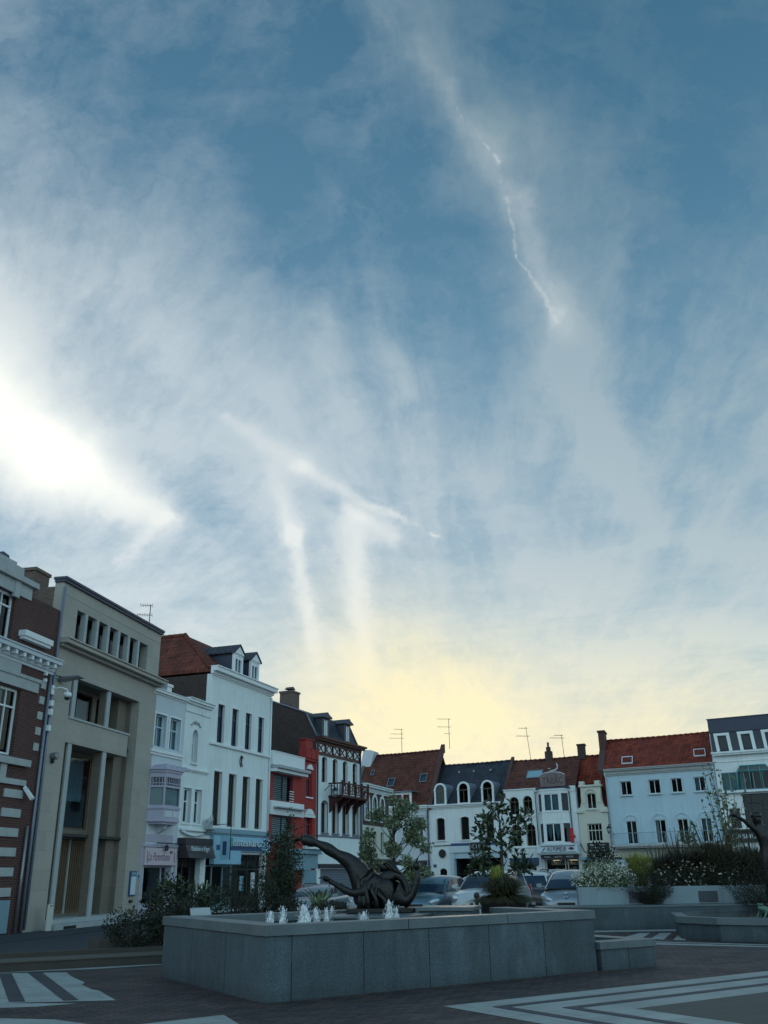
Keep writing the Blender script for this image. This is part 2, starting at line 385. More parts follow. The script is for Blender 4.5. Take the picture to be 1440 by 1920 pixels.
def bricks(name, c1, c2, mortar, w_=0.22, h_=0.075, ms=0.012, rough=0.85, flat=False, var=0.5, bmp=0.5, rot=0.0, offset=0.5):
    m, n, bs = new_mat(name)
    oc, uv = facade_uv(n)
    if flat:
        mp = n.node('ShaderNodeMapping'); mp.inputs['Rotation'].default_value = (0, 0, rot); n.put(mp.inputs[0], oc); uv = mp.outputs[0]
    br = n.node('ShaderNodeTexBrick'); n.put(br.inputs['Vector'], uv); br.offset = offset
    br.inputs['Scale'].default_value = 1.0; br.inputs['Brick Width'].default_value = w_; br.inputs['Row Height'].default_value = h_
    br.inputs['Mortar Size'].default_value = ms; br.inputs['Mortar Smooth'].default_value = 0.3; br.inputs['Bias'].default_value = 0.0
    br.inputs['Color1'].default_value = (*c1, 1); br.inputs['Color2'].default_value = (*c2, 1); br.inputs['Mortar'].default_value = (*mortar, 1)
    big_ = n.noise(oc, 0.6, 6, 0.65); sm_ = n.noise(oc, 9.0, 4, 0.6)
    f = n.math('ADD', n.math('MULTIPLY', big_, 1.1 * var), n.math('MULTIPLY_ADD', sm_, 0.8 * var, 1.0 - 0.95 * var))
    n.put(bs.inputs['Base Color'], n.vm('SCALE', br.outputs['Color'], scale=f))
    bs.inputs['Roughness'].default_value = rough
    bump(n, bs, n.math('ADD', n.math('MULTIPLY', br.outputs['Fac'], -1.0), n.math('MULTIPLY', sm_, 0.4)), bmp, 0.012)
    return m
def tiles(name, c1, c2, w_=0.24, h_=0.3, rough=0.8, var=0.6):
    m, n, bs = new_mat(name)
    oc = n.node('ShaderNodeTexCoord').outputs['Object']; x, y, z = n.sep(oc)
    nx = n.sep(n.node('ShaderNodeTexCoord').outputs['Normal'])[0]
    side = n.rng(n.math('ABSOLUTE', nx), 0.35, 0.45)
    u = n.math('ADD', n.math('MULTIPLY', x, n.math('SUBTRACT', 1.0, side)), n.math('MULTIPLY', y, side))
    fr = n.math('FRACT', n.math('DIVIDE', u, w_)); fz = n.math('FRACT', n.math('DIVIDE', z, h_ * 0.75))
    ridge = n.math('SINE', n.math('MULTIPLY', fr, PI))
    br = n.node('ShaderNodeTexBrick'); n.put(br.inputs['Vector'], n.comb(u, z)); br.offset = 0.0
    br.inputs['Scale'].default_value = 1.0; br.inputs['Brick Width'].default_value = w_; br.inputs['Row Height'].default_value = h_ * 0.75
    br.inputs['Mortar Size'].default_value = 0.02; br.inputs['Mortar Smooth'].default_value = 0.6
    br.inputs['Color1'].default_value = (*c1, 1); br.inputs['Color2'].default_value = (*c2, 1)
    br.inputs['Mortar'].default_value = tuple(v * 0.45 for v in c1) + (1,)
    big_ = n.noise(oc, 0.5, 6, 0.7)
    blot = n.rng(n.noise(oc, 1.7, 5, 0.7), 0.46, 0.66, 1.0, 0.50)
    f = n.math('MULTIPLY', n.math('MULTIPLY_ADD', big_, 1.6 * var, 1.0 - 0.8 * var), blot)
    n.put(bs.inputs['Base Color'], n.vm('SCALE', br.outputs['Color'], scale=f))
    bs.inputs['Roughness'].default_value = rough; bs.inputs['Specular IOR Level'].default_value = 0.3
    bump(n, bs, n.math('ADD', n.math('MULTIPLY', ridge, 0.6), n.math('MULTIPLY', fz, -0.5)), 0.8, 0.05)
    return m

plain('plaster_white', (0.74, 0.79, 0.79), 0.8, 0.13, 0.6, streak=0.24, bmp=0.08)
plain('plaster_blue', (0.46, 0.59, 0.66), 0.8, 0.13, 0.5, streak=0.20, bmp=0.1)
plain('plaster_cream', (0.60, 0.60, 0.52), 0.8, 0.10, 0.6, streak=0.15, bmp=0.1)
plain('plaster_grey', (0.56, 0.60, 0.64), 0.8, 0.10, 0.6, streak=0.14, bmp=0.1)
plain('plaster_red', (0.34, 0.032, 0.028), 0.75, 0.16, 0.8, streak=0.2, bmp=0.1)
plain('paint_white', (0.74, 0.77, 0.78), 0.45, 0.06, 2.0, bmp=0.03)
plain('paint_lilac', (0.42, 0.40, 0.50), 0.55, 0.10, 2.0, bmp=0.04)
plain('paint_teal', (0.20, 0.32, 0.38), 0.5, 0.10, 2.0, bmp=0.04)
plain('paint_dark', (0.035, 0.03, 0.035), 0.45, 0.15, 3.0, bmp=0.04)
plain('paint_maroon', (0.060, 0.012, 0.011), 0.5, 0.2, 3.0, bmp=0.05)
plain('wood_brown', (0.13, 0.085, 0.05), 0.55, 0.25, 4.0, bmp=0.1)
plain('stone_trim', (0.40, 0.42, 0.42), 0.8, 0.18, 2.0, streak=0.18, bmp=0.15)
plain('zinc', (0.20, 0.22, 0.27), 0.45, 0.15, 1.2, metal=0.3, streak=0.15, bmp=0.05)
plain('lead_dark', (0.035, 0.045, 0.08), 0.5, 0.18, 1.2, bmp=0.05)
plain('slate_wall', (0.05, 0.055, 0.07), 0.55, 0.2, 1.5, bmp=0.1)
plain('black_metal', (0.015, 0.015, 0.018), 0.45, 0.1, 5.0, bmp=0)
plain('grey_metal', (0.25, 0.26, 0.28), 0.4, 0.1, 5.0, metal=0.6, bmp=0)
plain('antenna_metal', (0.09, 0.09, 0.10), 0.5, 0.1, 5.0, metal=0.4, bmp=0)
plain('interior', (0.045, 0.042, 0.04), 0.9, 0.2, 0.8, bmp=0)
plain('curtain', (0.62, 0.66, 0.66), 0.9, 0.08, 3.0, bmp=0.05)
plain('blind_sky_teal', (0.22, 0.36, 0.42), 0.8, 0.06, 3.0, bmp=0)  # teal of blinds, also of sky reflections painted behind glass
plain('shop_blue', (0.28, 0.50, 0.64), 0.5, 0.05, 2.0, bmp=0)
plain('shop_navy', (0.03, 0.07, 0.17), 0.5, 0.1, 2.0, bmp=0)
plain('shop_green', (0.05, 0.30, 0.30), 0.5, 0.1, 2.0, bmp=0)
plain('letter_pale', (0.55, 0.66, 0.70), 0.5, 0.03, 2.0, bmp=0)
plain('letter_dark', (0.02, 0.02, 0.04), 0.5, 0.03, 2.0, bmp=0)
plain('letter_plum', (0.12, 0.02, 0.07), 0.5, 0.03, 2.0, bmp=0)
plain('pink_sign', (0.56, 0.45, 0.50), 0.6, 0.05, 2.0, bmp=0)
plain('red_sign', (0.50, 0.02, 0.03), 0.5, 0.05, 2.0, bmp=0)
plain('rust_panel', (0.075, 0.06, 0.06), 0.75, 0.35, 3.0, bmp=0.1)
bricks('brick_red', (0.098, 0.026, 0.020), (0.062, 0.019, 0.016), (0.10, 0.075, 0.07))
bricks('brick_old', (0.17, 0.10, 0.075), (0.11, 0.065, 0.05), (0.17, 0.15, 0.13))
bricks('brick_dark', (0.075, 0.045, 0.040), (0.045, 0.028, 0.026), (0.055, 0.045, 0.042))
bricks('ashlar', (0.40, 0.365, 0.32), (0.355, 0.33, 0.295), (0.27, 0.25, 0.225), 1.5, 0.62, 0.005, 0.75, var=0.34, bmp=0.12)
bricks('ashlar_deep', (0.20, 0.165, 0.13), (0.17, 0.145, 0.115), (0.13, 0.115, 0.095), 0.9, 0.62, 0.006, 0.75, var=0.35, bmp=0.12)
tiles('tiles_orange', (0.19, 0.050, 0.030), (0.13, 0.036, 0.024))
tiles('tiles_red', (0.27, 0.047, 0.022), (0.17, 0.030, 0.018), 0.3, 0.3, var=0.7)
tiles('tiles_brown', (0.145, 0.045, 0.030), (0.095, 0.032, 0.024), 0.3, 0.34, var=0.5)
tiles('tiles_slate', (0.042, 0.050, 0.066), (0.032, 0.038, 0.052), 0.3, 0.3, 0.55, var=0.4)

# window glass: fresnel reflection over a view of the dark room
m, n, bs = new_mat('glass')
m.node_tree.nodes.remove(bs); out = m.node_tree.nodes[0] if m.node_tree.nodes[0].type == 'OUTPUT_MATERIAL' else [q for q in m.node_tree.nodes if q.type == 'OUTPUT_MATERIAL'][0]
fr = n.node('ShaderNodeFresnel'); fr.inputs[0].default_value = 1.55
gl = n.node('ShaderNodeBsdfGlossy'); gl.inputs['Roughness'].default_value = 0.03; gl.inputs['Color'].default_value = (0.85, 0.95, 1.0, 1)
tr = n.node('ShaderNodeBsdfTransparent'); tr.inputs[0].default_value = (0.50, 0.58, 0.60, 1)
ms_ = n.node('ShaderNodeMixShader'); n.put(ms_.inputs[0], n.math('MULTIPLY_ADD', fr.outputs[0], 0.62, 0.0, clamp=True))
m.node_tree.links.new(tr.outputs[0], ms_.inputs[1]); m.node_tree.links.new(gl.outputs[0], ms_.inputs[2]); m.node_tree.links.new(ms_.outputs[0], out.inputs[0])
nw = n.node('ShaderNodeBump'); nw.inputs['Strength'].default_value = 0.06; nw.inputs['Distance'].default_value = 0.02
n.put(nw.inputs['Height'], n.noise(n.node('ShaderNodeTexCoord').outputs['Object'], 2.0, 2, 0.5)); n.put(gl.inputs['Normal'], nw.outputs[0])
def leafmat(name, c1, c2, sc=1.2, rough=0.55):
    m, n, bs = new_mat(name)
    oc = n.node('ShaderNodeTexCoord').outputs['Object']
    f = n.rng(n.math('ADD', n.math('MULTIPLY', n.noise(oc, sc, 3, 0.6), 0.6), n.math('MULTIPLY', n.noise(oc, sc * 14, 2, 0.5), 0.4)), 0.36, 0.64)
    n.put(bs.inputs['Base Color'], n.mix(f, c1, c2)); bs.inputs['Roughness'].default_value = rough
    bs.inputs['Specular IOR Level'].default_value = 0.4
    return m
leafmat('leaf_dark', (0.008, 0.012, 0.007), (0.024, 0.032, 0.016))
leafmat('leaf_tree', (0.016, 0.030, 0.013), (0.075, 0.115, 0.055), 3.5)
leafmat('leaf_magnolia', (0.014, 0.026, 0.012), (0.045, 0.07, 0.03), 2.0, 0.4)
leafmat('leaf_pale', (0.12, 0.16, 0.085), (0.36, 0.42, 0.27), 2.5)
leafmat('leaf_mid', (0.035, 0.055, 0.025), (0.24, 0.29, 0.17), 4.5)
leafmat('leaf_grass', (0.018, 0.018, 0.008), (0.075, 0.070, 0.030), 2.0)
leafmat('leaf_yellow', (0.14, 0.16, 0.03), (0.32, 0.33, 0.08), 3.0)
leafmat('leaf_brown', (0.014, 0.012, 0.008), (0.040, 0.034, 0.020), 2.0)
plain('flower_white', (0.60, 0.60, 0.50), 0.7, 0.1, 5.0, bmp=0)
leafmat('fallen_leaf', (0.07, 0.045, 0.02), (0.16, 0.11, 0.05), 8.0)
plain('bark', (0.045, 0.038, 0.03), 0.9, 0.3, 8.0, bmp=0.4)
plain('bronze', (0.009, 0.008, 0.008), 0.42, 0.35, 3.0, metal=0.2, bmp=0.5, fine=9.0, bd=0.03)
plain('bronze_green', (0.08, 0.16, 0.12), 0.45, 0.3, 8.0, metal=0.3, bmp=0.2)

# ================================================================== GROUND
def flat(name, polys, z, mat, kind='structure'):
    mb = MB()
    for p in polys:
        a = sum(p[i][0] * p[(i + 1) % len(p)][1] - p[(i + 1) % len(p)][0] * p[i][1] for i in range(len(p)))
        if a < 0: p = p[::-1]
        mb.add([(x, y, z) for x, y in p], [tuple(range(len(p)))])
    return tag(mb.build(name, mat), kind=kind)
# asphalt
m, n, bs = new_mat('asphalt')
oc = n.node('ShaderNodeTexCoord').outputs['Object']
fz = n.noise(oc, 60.0, 3, 0.7); lg = n.noise(oc, 0.25, 6, 0.6)
n.put(bs.inputs['Base Color'], n.vm('SCALE', (0.036, 0.040, 0.050), scale=n.math('ADD', n.math('MULTIPLY', fz, 0.5), n.math('MULTIPLY_ADD', lg, 0.8, 0.35))))
bs.inputs['Roughness'].default_value = 0.85; bump(n, bs, fz, 0.4, 0.01)
# dark clay pavers of the square, laid on a diagonal
m, n, bs = new_mat('pavers')
oc = n.node('ShaderNodeTexCoord').outputs['Object']
mp = n.node('ShaderNodeMapping'); mp.inputs['Rotation'].default_value = (0, 0, math.radians(-33)); n.put(mp.inputs[0], oc)
br = n.node('ShaderNodeTexBrick'); n.put(br.inputs['Vector'], mp.outputs[0])
br.inputs['Scale'].default_value = 1.0; br.inputs['Brick Width'].default_value = 0.24; br.inputs['Row Height'].default_value = 0.12
br.inputs['Mortar Size'].default_value = 0.013; br.inputs['Mortar Smooth'].default_value = 0.3
br.inputs['Color1'].default_value = (0.074, 0.044, 0.040, 1); br.inputs['Color2'].default_value = (0.022, 0.017, 0.021, 1); br.inputs['Mortar'].default_value = (0.012, 0.010, 0.010, 1)
lg = n.noise(oc, 0.7, 6, 0.65); sm = n.noise(oc, 22.0, 3, 0.6); dirt = n.rng(n.noise(oc, 2.3, 5, 0.7), 0.45, 0.8, 1.0, 0.55)
joint = n.math('MULTIPLY', n.math('LESS_THAN', n.math('FRACT', n.math('MULTIPLY', n.sep(mp.outputs[0])[1], 1.19)), 0.03), 0.35)
f = n.math('MULTIPLY', n.math('ADD', n.math('MULTIPLY', lg, 1.3), n.math('MULTIPLY_ADD', sm, 0.7, 0.1)), dirt)
n.put(bs.inputs['Base Color'], n.vm('SCALE', br.outputs['Color'], scale=n.math('ADD', f, joint)))
n.put(bs.inputs['Roughness'], n.rng(lg, 0.3, 0.7, 0.85, 0.62))
bump(n, bs, n.math('ADD', n.math('MULTIPLY', br.outputs['Fac'], -1.0), n.math('MULTIPLY', sm, 0.35)), 0.7, 0.012)
def slabs(name, c, w_=1.0, h_=0.45, rot=-33, var=0.35):
    m, n, bs = new_mat(name)
    oc = n.node('ShaderNodeTexCoord').outputs['Object']
    mp = n.node('ShaderNodeMapping'); mp.inputs['Rotation'].default_value = (0, 0, math.radians(rot)); n.put(mp.inputs[0], oc)
    br = n.node('ShaderNodeTexBrick'); n.put(br.inputs['Vector'], mp.outputs[0]); br.offset = 0.5
    br.inputs['Scale'].default_value = 1.0; br.inputs['Brick Width'].default_value = w_; br.inputs['Row Height'].default_value = h_
    br.inputs['Mortar Size'].default_value = 0.006; br.inputs['Mortar Smooth'].default_value = 0.5
    br.inputs['Color1'].default_value = (*c, 1); br.inputs['Color2'].default_value = tuple(v * 0.86 for v in c) + (1,); br.inputs['Mortar'].default_value = tuple(v * 0.4 for v in c) + (1,)
    a = n.noise(oc, 1.1, 6, 0.68); b = n.noise(oc, 40.0, 3, 0.6)
    f = n.math('ADD', n.math('MULTIPLY_ADD', a, 1.3 * var, 1.0 - 0.85 * var), n.math('MULTIPLY', n.math('SUBTRACT', b, 0.5), 0.5 * var))
    n.put(bs.inputs['Base Color'], n.vm('SCALE', br.outputs['Color'], scale=f)); bs.inputs['Roughness'].default_value = 0.7
    bump(n, bs, n.math('ADD', n.math('MULTIPLY', br.outputs['Fac'], -0.6), n.math('MULTIPLY', b, 0.4)), 0.3, 0.008)
    return m
slabs('slab_white', (0.34, 0.37, 0.36), var=0.65)
slabs('slab_dark', (0.045, 0.048, 0.058), 0.6, 0.3)
slabs('slab_green', (0.058, 0.066, 0.058), 0.6, 0.3)

flat('ground', [[(-500, -200), (500, -200), (500, 700), (-500, 700)]], 0.0, MAT['asphalt'])
flat('square_paving', [[(-14, -12), (30, -12), (30, 28.4), (5.0, 28.4), (0.5, 23.3), (-3.0, 20.72), (-14, 15.1)]], 0.004, MAT['pavers'])
E1 = Vector((0.836, 0.548)); E2 = Vector((0.548, -0.836)); AP = Vector((0.66, 13.16))
def chev(d0, d1, la, lb):
    """L-shaped band between offsets d0 and d1 from the outer corner"""
    P = lambda a, b: tuple(AP + E1 * a + E2 * b)
    return [[P(d0, d0), P(la, d0), P(la, d1), P(d1, d1)], [P(d0, d0), P(d1, d1), P(d1, lb), P(d0, lb)]]
white = []; dark = []
for a, b in ((0.0, 0.44), (0.60, 1.06), (1.22, 1.70)): white += chev(a, b, 13.0, 4.2)
for a, b in ((0.44, 0.60), (1.06, 1.22)): dark += chev(a, b, 13.0, 4.2)
white += [
    [(-7.25, 18.46), (-5.95, 18.50), (-5.60, 17.72), (-5.05, 16.72), (-4.98, 16.35), (-4.62, 15.68), (-4.45, 15.50), (-3.86, 14.30), (-7.0, 14.05), (-9.5, 14.0), (-9.5, 17.4)],
    [(-9.5, 17.55), (-5.25, 19.62), (-4.3, 19.98), (-4.5, 19.75), (-5.6, 19.05), (-7.25, 18.55), (-9.5, 17.48)],
    [(-9.5, 13.93), (-5.4, 14.18), (-4.30, 14.02), (-4.75, 13.75), (-5.55, 13.62), (-9.5, 13.45)],
    [(-9.5, 12.85), (-5.2, 12.80), (-4.1, 12.52), (-3.3, 11.9), (-3.3, 10.8), (-9.5, 11.2)],
    [(-3.05, 11.95), (-2.08, 12.70), (-1.60, 11.50), (-1.35, 10.6), (-1.95, 10.6), (-2.20, 11.7), (-2.75, 11.45), (-3.4, 10.6), (-3.8, 10.6)],
    [(5.0, 28.38), (9.4, 28.38), (9.2, 27.75), (5.5, 27.6)],
    [(5.88, 25.35), (6.72, 27.0), (7.0, 26.95), (6.12, 24.6)], [(6.45, 24.85), (7.25, 26.9), (7.55, 26.85), (6.62, 24.35)],
    [(6.85, 24.3), (7.75, 26.8), (7.95, 26.7), (7.05, 24.0)],
    [(5.30, 24.75), (6.15, 23.95), (8.2, 22.55), (12.5, 19.4), (12.5, 19.15), (8.1, 22.3), (5.95, 23.75), (4.9, 24.3)],
    [(5.5, 23.75), (5.95, 23.5), (8.0, 22.1), (12.5, 18.9), (12.5, 18.6), (7.85, 21.8), (5.3, 23.35)],
]
dark += [[(-7.12, 18.35), (-6.90, 18.38), (-5.13, 14.30), (-5.36, 14.30)], [(-6.62, 18.42), (-6.36, 18.44), (-4.40, 14.36), (-4.60, 14.32)],
         [(-7.75, 18.2), (-7.52, 18.25), (-5.80, 14.28), (-6.02, 14.28)]]
flat('white_stone_bands', white, 0.008, MAT['slab_white'])
flat('dark_stone_bands', dark, 0.012, MAT['slab_dark'])
flat('green_stone_field', [[tuple(AP + E1 * 1.7 + E2 * 1.7), tuple(AP + E1 * 13 + E2 * 1.7), tuple(AP + E1 * 13 + E2 * 6), tuple(AP + E1 * 1.7 + E2 * 6)]], 0.0085, MAT['slab_green'])
# pavement along the left row, with a kerb
f2d = Vector((math.sin(math.radians(11.5)), math.cos(math.radians(11.5)))); f2n = Vector((f2d.y, -f2d.x))
def rowp(u, o): p = Vector((-11.75, 31.74)) + f2d * u + f2n * o; return (p.x, p.y)
pv = MB().prism_z([rowp(-25, -0.5), rowp(9, -0.5), (-6.2, 52), (-1.0, 64), (0.6, 63), (-4.6, 50), rowp(9, 2.2), rowp(-25, 2.2)], -0.1, 0.02)
tag(pv.build('pavement', MAT['asphalt']), kind='structure')

# ================================================================== FOUNTAIN
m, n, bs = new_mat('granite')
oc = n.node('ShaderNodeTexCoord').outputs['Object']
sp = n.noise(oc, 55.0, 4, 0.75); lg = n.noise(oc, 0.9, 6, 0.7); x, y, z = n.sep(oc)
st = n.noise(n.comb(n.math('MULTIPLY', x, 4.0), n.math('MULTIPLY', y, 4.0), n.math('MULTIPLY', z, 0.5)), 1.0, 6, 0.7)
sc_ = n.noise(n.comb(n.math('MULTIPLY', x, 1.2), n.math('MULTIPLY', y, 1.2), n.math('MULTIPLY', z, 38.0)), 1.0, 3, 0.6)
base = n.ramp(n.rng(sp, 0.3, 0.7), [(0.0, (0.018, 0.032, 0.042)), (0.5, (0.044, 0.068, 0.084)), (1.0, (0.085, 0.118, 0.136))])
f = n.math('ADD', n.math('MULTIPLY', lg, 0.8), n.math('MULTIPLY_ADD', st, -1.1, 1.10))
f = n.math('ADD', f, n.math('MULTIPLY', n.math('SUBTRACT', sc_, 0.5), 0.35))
foot_dark = n.math('MULTIPLY', n.rng(n.math('ADD', z, n.math('MULTIPLY', lg, 0.25)), 0.04, 0.34, 0.55, 1.0), 1.0)   # darker towards the foot of the wall
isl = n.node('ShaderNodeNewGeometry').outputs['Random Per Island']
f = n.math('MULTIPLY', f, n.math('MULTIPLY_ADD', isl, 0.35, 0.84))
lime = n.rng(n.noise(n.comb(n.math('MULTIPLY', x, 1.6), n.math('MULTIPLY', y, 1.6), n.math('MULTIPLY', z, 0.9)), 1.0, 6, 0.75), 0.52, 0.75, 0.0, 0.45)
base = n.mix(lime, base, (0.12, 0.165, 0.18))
n.put(bs.inputs['Base Color'], n.vm('SCALE', base, scale=n.math('MULTIPLY', f, foot_dark))); bs.inputs['Roughness'].default_value = 0.6
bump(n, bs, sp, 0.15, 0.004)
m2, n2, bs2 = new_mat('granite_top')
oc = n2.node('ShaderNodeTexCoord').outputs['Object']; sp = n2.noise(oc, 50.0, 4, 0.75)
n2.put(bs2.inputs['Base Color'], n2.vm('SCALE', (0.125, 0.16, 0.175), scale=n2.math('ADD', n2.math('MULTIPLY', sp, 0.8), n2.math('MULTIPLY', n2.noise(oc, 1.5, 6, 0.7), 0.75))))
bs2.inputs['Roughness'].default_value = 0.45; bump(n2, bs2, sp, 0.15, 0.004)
m, n, bs = new_mat('water')
bs.inputs['Base Color'].default_value = (0.02, 0.035, 0.035, 1); bs.inputs['Roughness'].default_value = 0.06
oc = n.node('ShaderNodeTexCoord').outputs['Object']; bump(n, bs, n.noise(oc, 7.0, 4, 0.6), 0.5, 0.05)
m, n, bs = new_mat('foam')
bs.inputs['Base Color'].default_value = (0.86, 0.90, 0.93, 1); bs.inputs['Roughness'].default_value = 0.25
bs.inputs['Subsurface Weight'].default_value = 0.3; bs.inputs['Subsurface Radius'].default_value = (0.1, 0.1, 0.1)
bump(n, bs, n.noise(n.node('ShaderNodeTexCoord').outputs['Object'], 30.0, 4, 0.6), 0.8, 0.02)
oc = n.node('ShaderNodeTexCoord').outputs['Object']; x, y, z = n.sep(oc)
n.put(bs.inputs['Alpha'], n.rng(n.noise(n.comb(n.math('MULTIPLY', x, 2.0), n.math('MULTIPLY', y, 2.0), n.math('MULTIPLY', z, 0.7)), 22.0, 4, 0.7), 0.36, 0.60, 0.12, 0.95))

def V2(p): return Vector(p)
def wall_run(body, cap, p, q, th, z0, z1, capt=0.14, over=0.03, joints=1.25, side=1, gap=0.012):
    """granite wall between plan points p and q (outer face), thickness to the inside; panels with open joints and a coping"""
    p, q = V2(p), V2(q); L = (q - p).length; d = (q - p) / L; nrm = Vector((-d.y, d.x)) * side
    nj = max(1, round(L / joints)); step = L / nj
    for i in range(nj):
        a = p + d * (i * step + gap / 2); b = p + d * ((i + 1) * step - gap / 2)
        body.prism_z([tuple(a), tuple(b), tuple(b + nrm * th), tuple(a + nrm * th)], z0, z1 - capt - 0.012)
    # recessed core that closes the joints
    core0, core1 = p + nrm * 0.02, q + nrm * 0.02
    body.prism_z([tuple(core0 + d * 0.02), tuple(core1 - d * 0.02), tuple(core1 - d * 0.02 + nrm * (th - 0.04)), tuple(core0 + d * 0.02 + nrm * (th - 0.04))], z0, z1 - capt + 0.002)
    nj = max(1, round(L / 1.7)); step = L / nj
    for i in range(nj):
        a = p + d * (i * step + (gap / 2 if i else -over * 0.9)); b = p + d * ((i + 1) * step - (gap / 2 if i < nj - 1 else -over * 0.9))
        cap.prism_z([tuple(a - nrm * over), tuple(b - nrm * over), tuple(b + nrm * (th + over)), tuple(a + nrm * (th + over))], z1 - capt, z1)
FA, FB, FC = (-3.97, 17.45), (-1.71, 13.72), (3.53, 17.30)
FD, FE = (2.30, 19.60), (0.75, 20.75)
t = thing('granite_fountain', 'large grey granite fountain basin with low water jets in the middle of the square', 'fountain', (0, 0, 0))
TH = 0.36
bod, cp = MB(), MB()
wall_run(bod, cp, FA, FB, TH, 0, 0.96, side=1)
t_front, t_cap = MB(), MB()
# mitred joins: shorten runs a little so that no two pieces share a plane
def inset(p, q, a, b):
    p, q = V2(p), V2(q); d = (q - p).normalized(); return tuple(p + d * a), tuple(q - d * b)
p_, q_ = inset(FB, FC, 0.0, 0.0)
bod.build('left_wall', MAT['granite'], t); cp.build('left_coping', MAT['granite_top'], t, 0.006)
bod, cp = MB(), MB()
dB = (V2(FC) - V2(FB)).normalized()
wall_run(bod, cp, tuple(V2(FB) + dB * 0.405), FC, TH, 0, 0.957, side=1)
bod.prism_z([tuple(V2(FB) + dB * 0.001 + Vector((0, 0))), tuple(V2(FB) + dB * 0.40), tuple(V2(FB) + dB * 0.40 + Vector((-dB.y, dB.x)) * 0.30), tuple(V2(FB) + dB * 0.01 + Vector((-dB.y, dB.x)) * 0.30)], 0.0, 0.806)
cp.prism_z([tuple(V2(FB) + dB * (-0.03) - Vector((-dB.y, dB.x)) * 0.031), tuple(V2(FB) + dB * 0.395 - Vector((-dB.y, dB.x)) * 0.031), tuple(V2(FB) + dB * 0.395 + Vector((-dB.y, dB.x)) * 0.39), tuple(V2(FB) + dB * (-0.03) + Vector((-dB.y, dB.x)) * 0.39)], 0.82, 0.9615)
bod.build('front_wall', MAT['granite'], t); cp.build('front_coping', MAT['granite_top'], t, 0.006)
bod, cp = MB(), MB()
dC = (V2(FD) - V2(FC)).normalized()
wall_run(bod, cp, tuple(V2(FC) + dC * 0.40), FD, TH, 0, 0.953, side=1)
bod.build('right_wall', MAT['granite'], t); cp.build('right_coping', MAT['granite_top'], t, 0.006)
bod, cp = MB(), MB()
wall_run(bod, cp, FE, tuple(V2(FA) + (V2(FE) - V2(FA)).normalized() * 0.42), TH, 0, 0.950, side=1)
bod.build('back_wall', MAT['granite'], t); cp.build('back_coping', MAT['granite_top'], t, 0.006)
bod = MB()
wall_run(bod, bod, tuple(V2(FD) + Vector((-0.05, 0.05))), tuple(V2(FE) + Vector((0.05, -0.05))), 0.3, 0, 0.55, side=1)
bod.build('overflow_sill', MAT['granite'], t)
# stepped blocks that carry the bronze
bod = MB()
bod.prism_z([(-1.55, 17.9), (0.35, 17.55), (0.75, 18.6), (-1.0, 19.3)], 0.3, 0.86)
bod.prism_z([(0.55, 18.75), (1.50, 18.35), (1.75, 19.4), (0.75, 19.6)], 0.3, 0.93)
bod.build('stepped_block', MAT['granite'], t, 0.01)
bod = MB().prism_z([(0.50, 18.70), (1.53, 18.30), (1.80, 19.45), (0.72, 19.66)], 0.93, 1.0)
bod.prism_z([(-1.6, 17.86), (0.38, 17.50), (0.80, 18.64), (-1.02, 19.36)], 0.86, 0.90)
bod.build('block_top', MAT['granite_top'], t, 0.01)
flat('water', [[(-3.55, 17.42), (-1.65, 14.15), (3.1, 17.35), (2.1, 19.35), (0.72, 20.35)]], 0.70, MAT['water'])
JG = 'water jets of the fountain'
def jet(x, y, top, r, seed, label, z0=0.68):
    rnd = random.Random(seed); k = 14; rows = 15; mb = MB(); o = 0
    h = top - z0; vs = []; fs = []
    lob = [rnd.uniform(0.75, 1.25) for _ in range(k)]
    for i in range(rows):
        tt = i / (rows - 1); rr = r * (1 - tt) ** 0.62 * (1 + 0.12 * math.sin(tt * 9 + seed)) + 0.006
        ox = r * 0.12 * math.sin(tt * 5 + seed)
        for j in range(k):
            a = 2 * PI * j / k + 0.2 * i; q = rr * (1 + (lob[j] - 1) * (1 - 0.3 * tt) + rnd.uniform(-0.16, 0.16))
            vs.append((ox + q * math.cos(a), q * math.sin(a), h * tt + rnd.uniform(-0.012, 0.012) * (i > 0)))
    for i in range(rows - 1):
        for j in range(k): fs.append((i * k + j, i * k + (j + 1) % k, (i + 1) * k + (j + 1) % k, (i + 1) * k + j))
    mb.add(vs, fs, 0, True)
    for _ in range(110):      # spray drops and thin fingers thrown off the column
        a = rnd.uniform(0, 2 * PI); tt = rnd.uniform(0.15, 1.0); q = r * (1.05 - 0.55 * tt) * rnd.uniform(0.9, 1.5); s = rnd.uniform(0.003, 0.009)
        c = Vector((q * math.cos(a), q * math.sin(a), h * tt * rnd.uniform(0.8, 1.05)))
        mb.tube([c, c + Vector((math.cos(a) * s * 1.5, math.sin(a) * s * 1.5, s * rnd.uniform(2, 5)))], [s, s * 0.3], 5)
    o = mb.build('water_jet', MAT['foam']); o.location = (x, y, z0)
    return tag(o, label, 'water jet', JG)
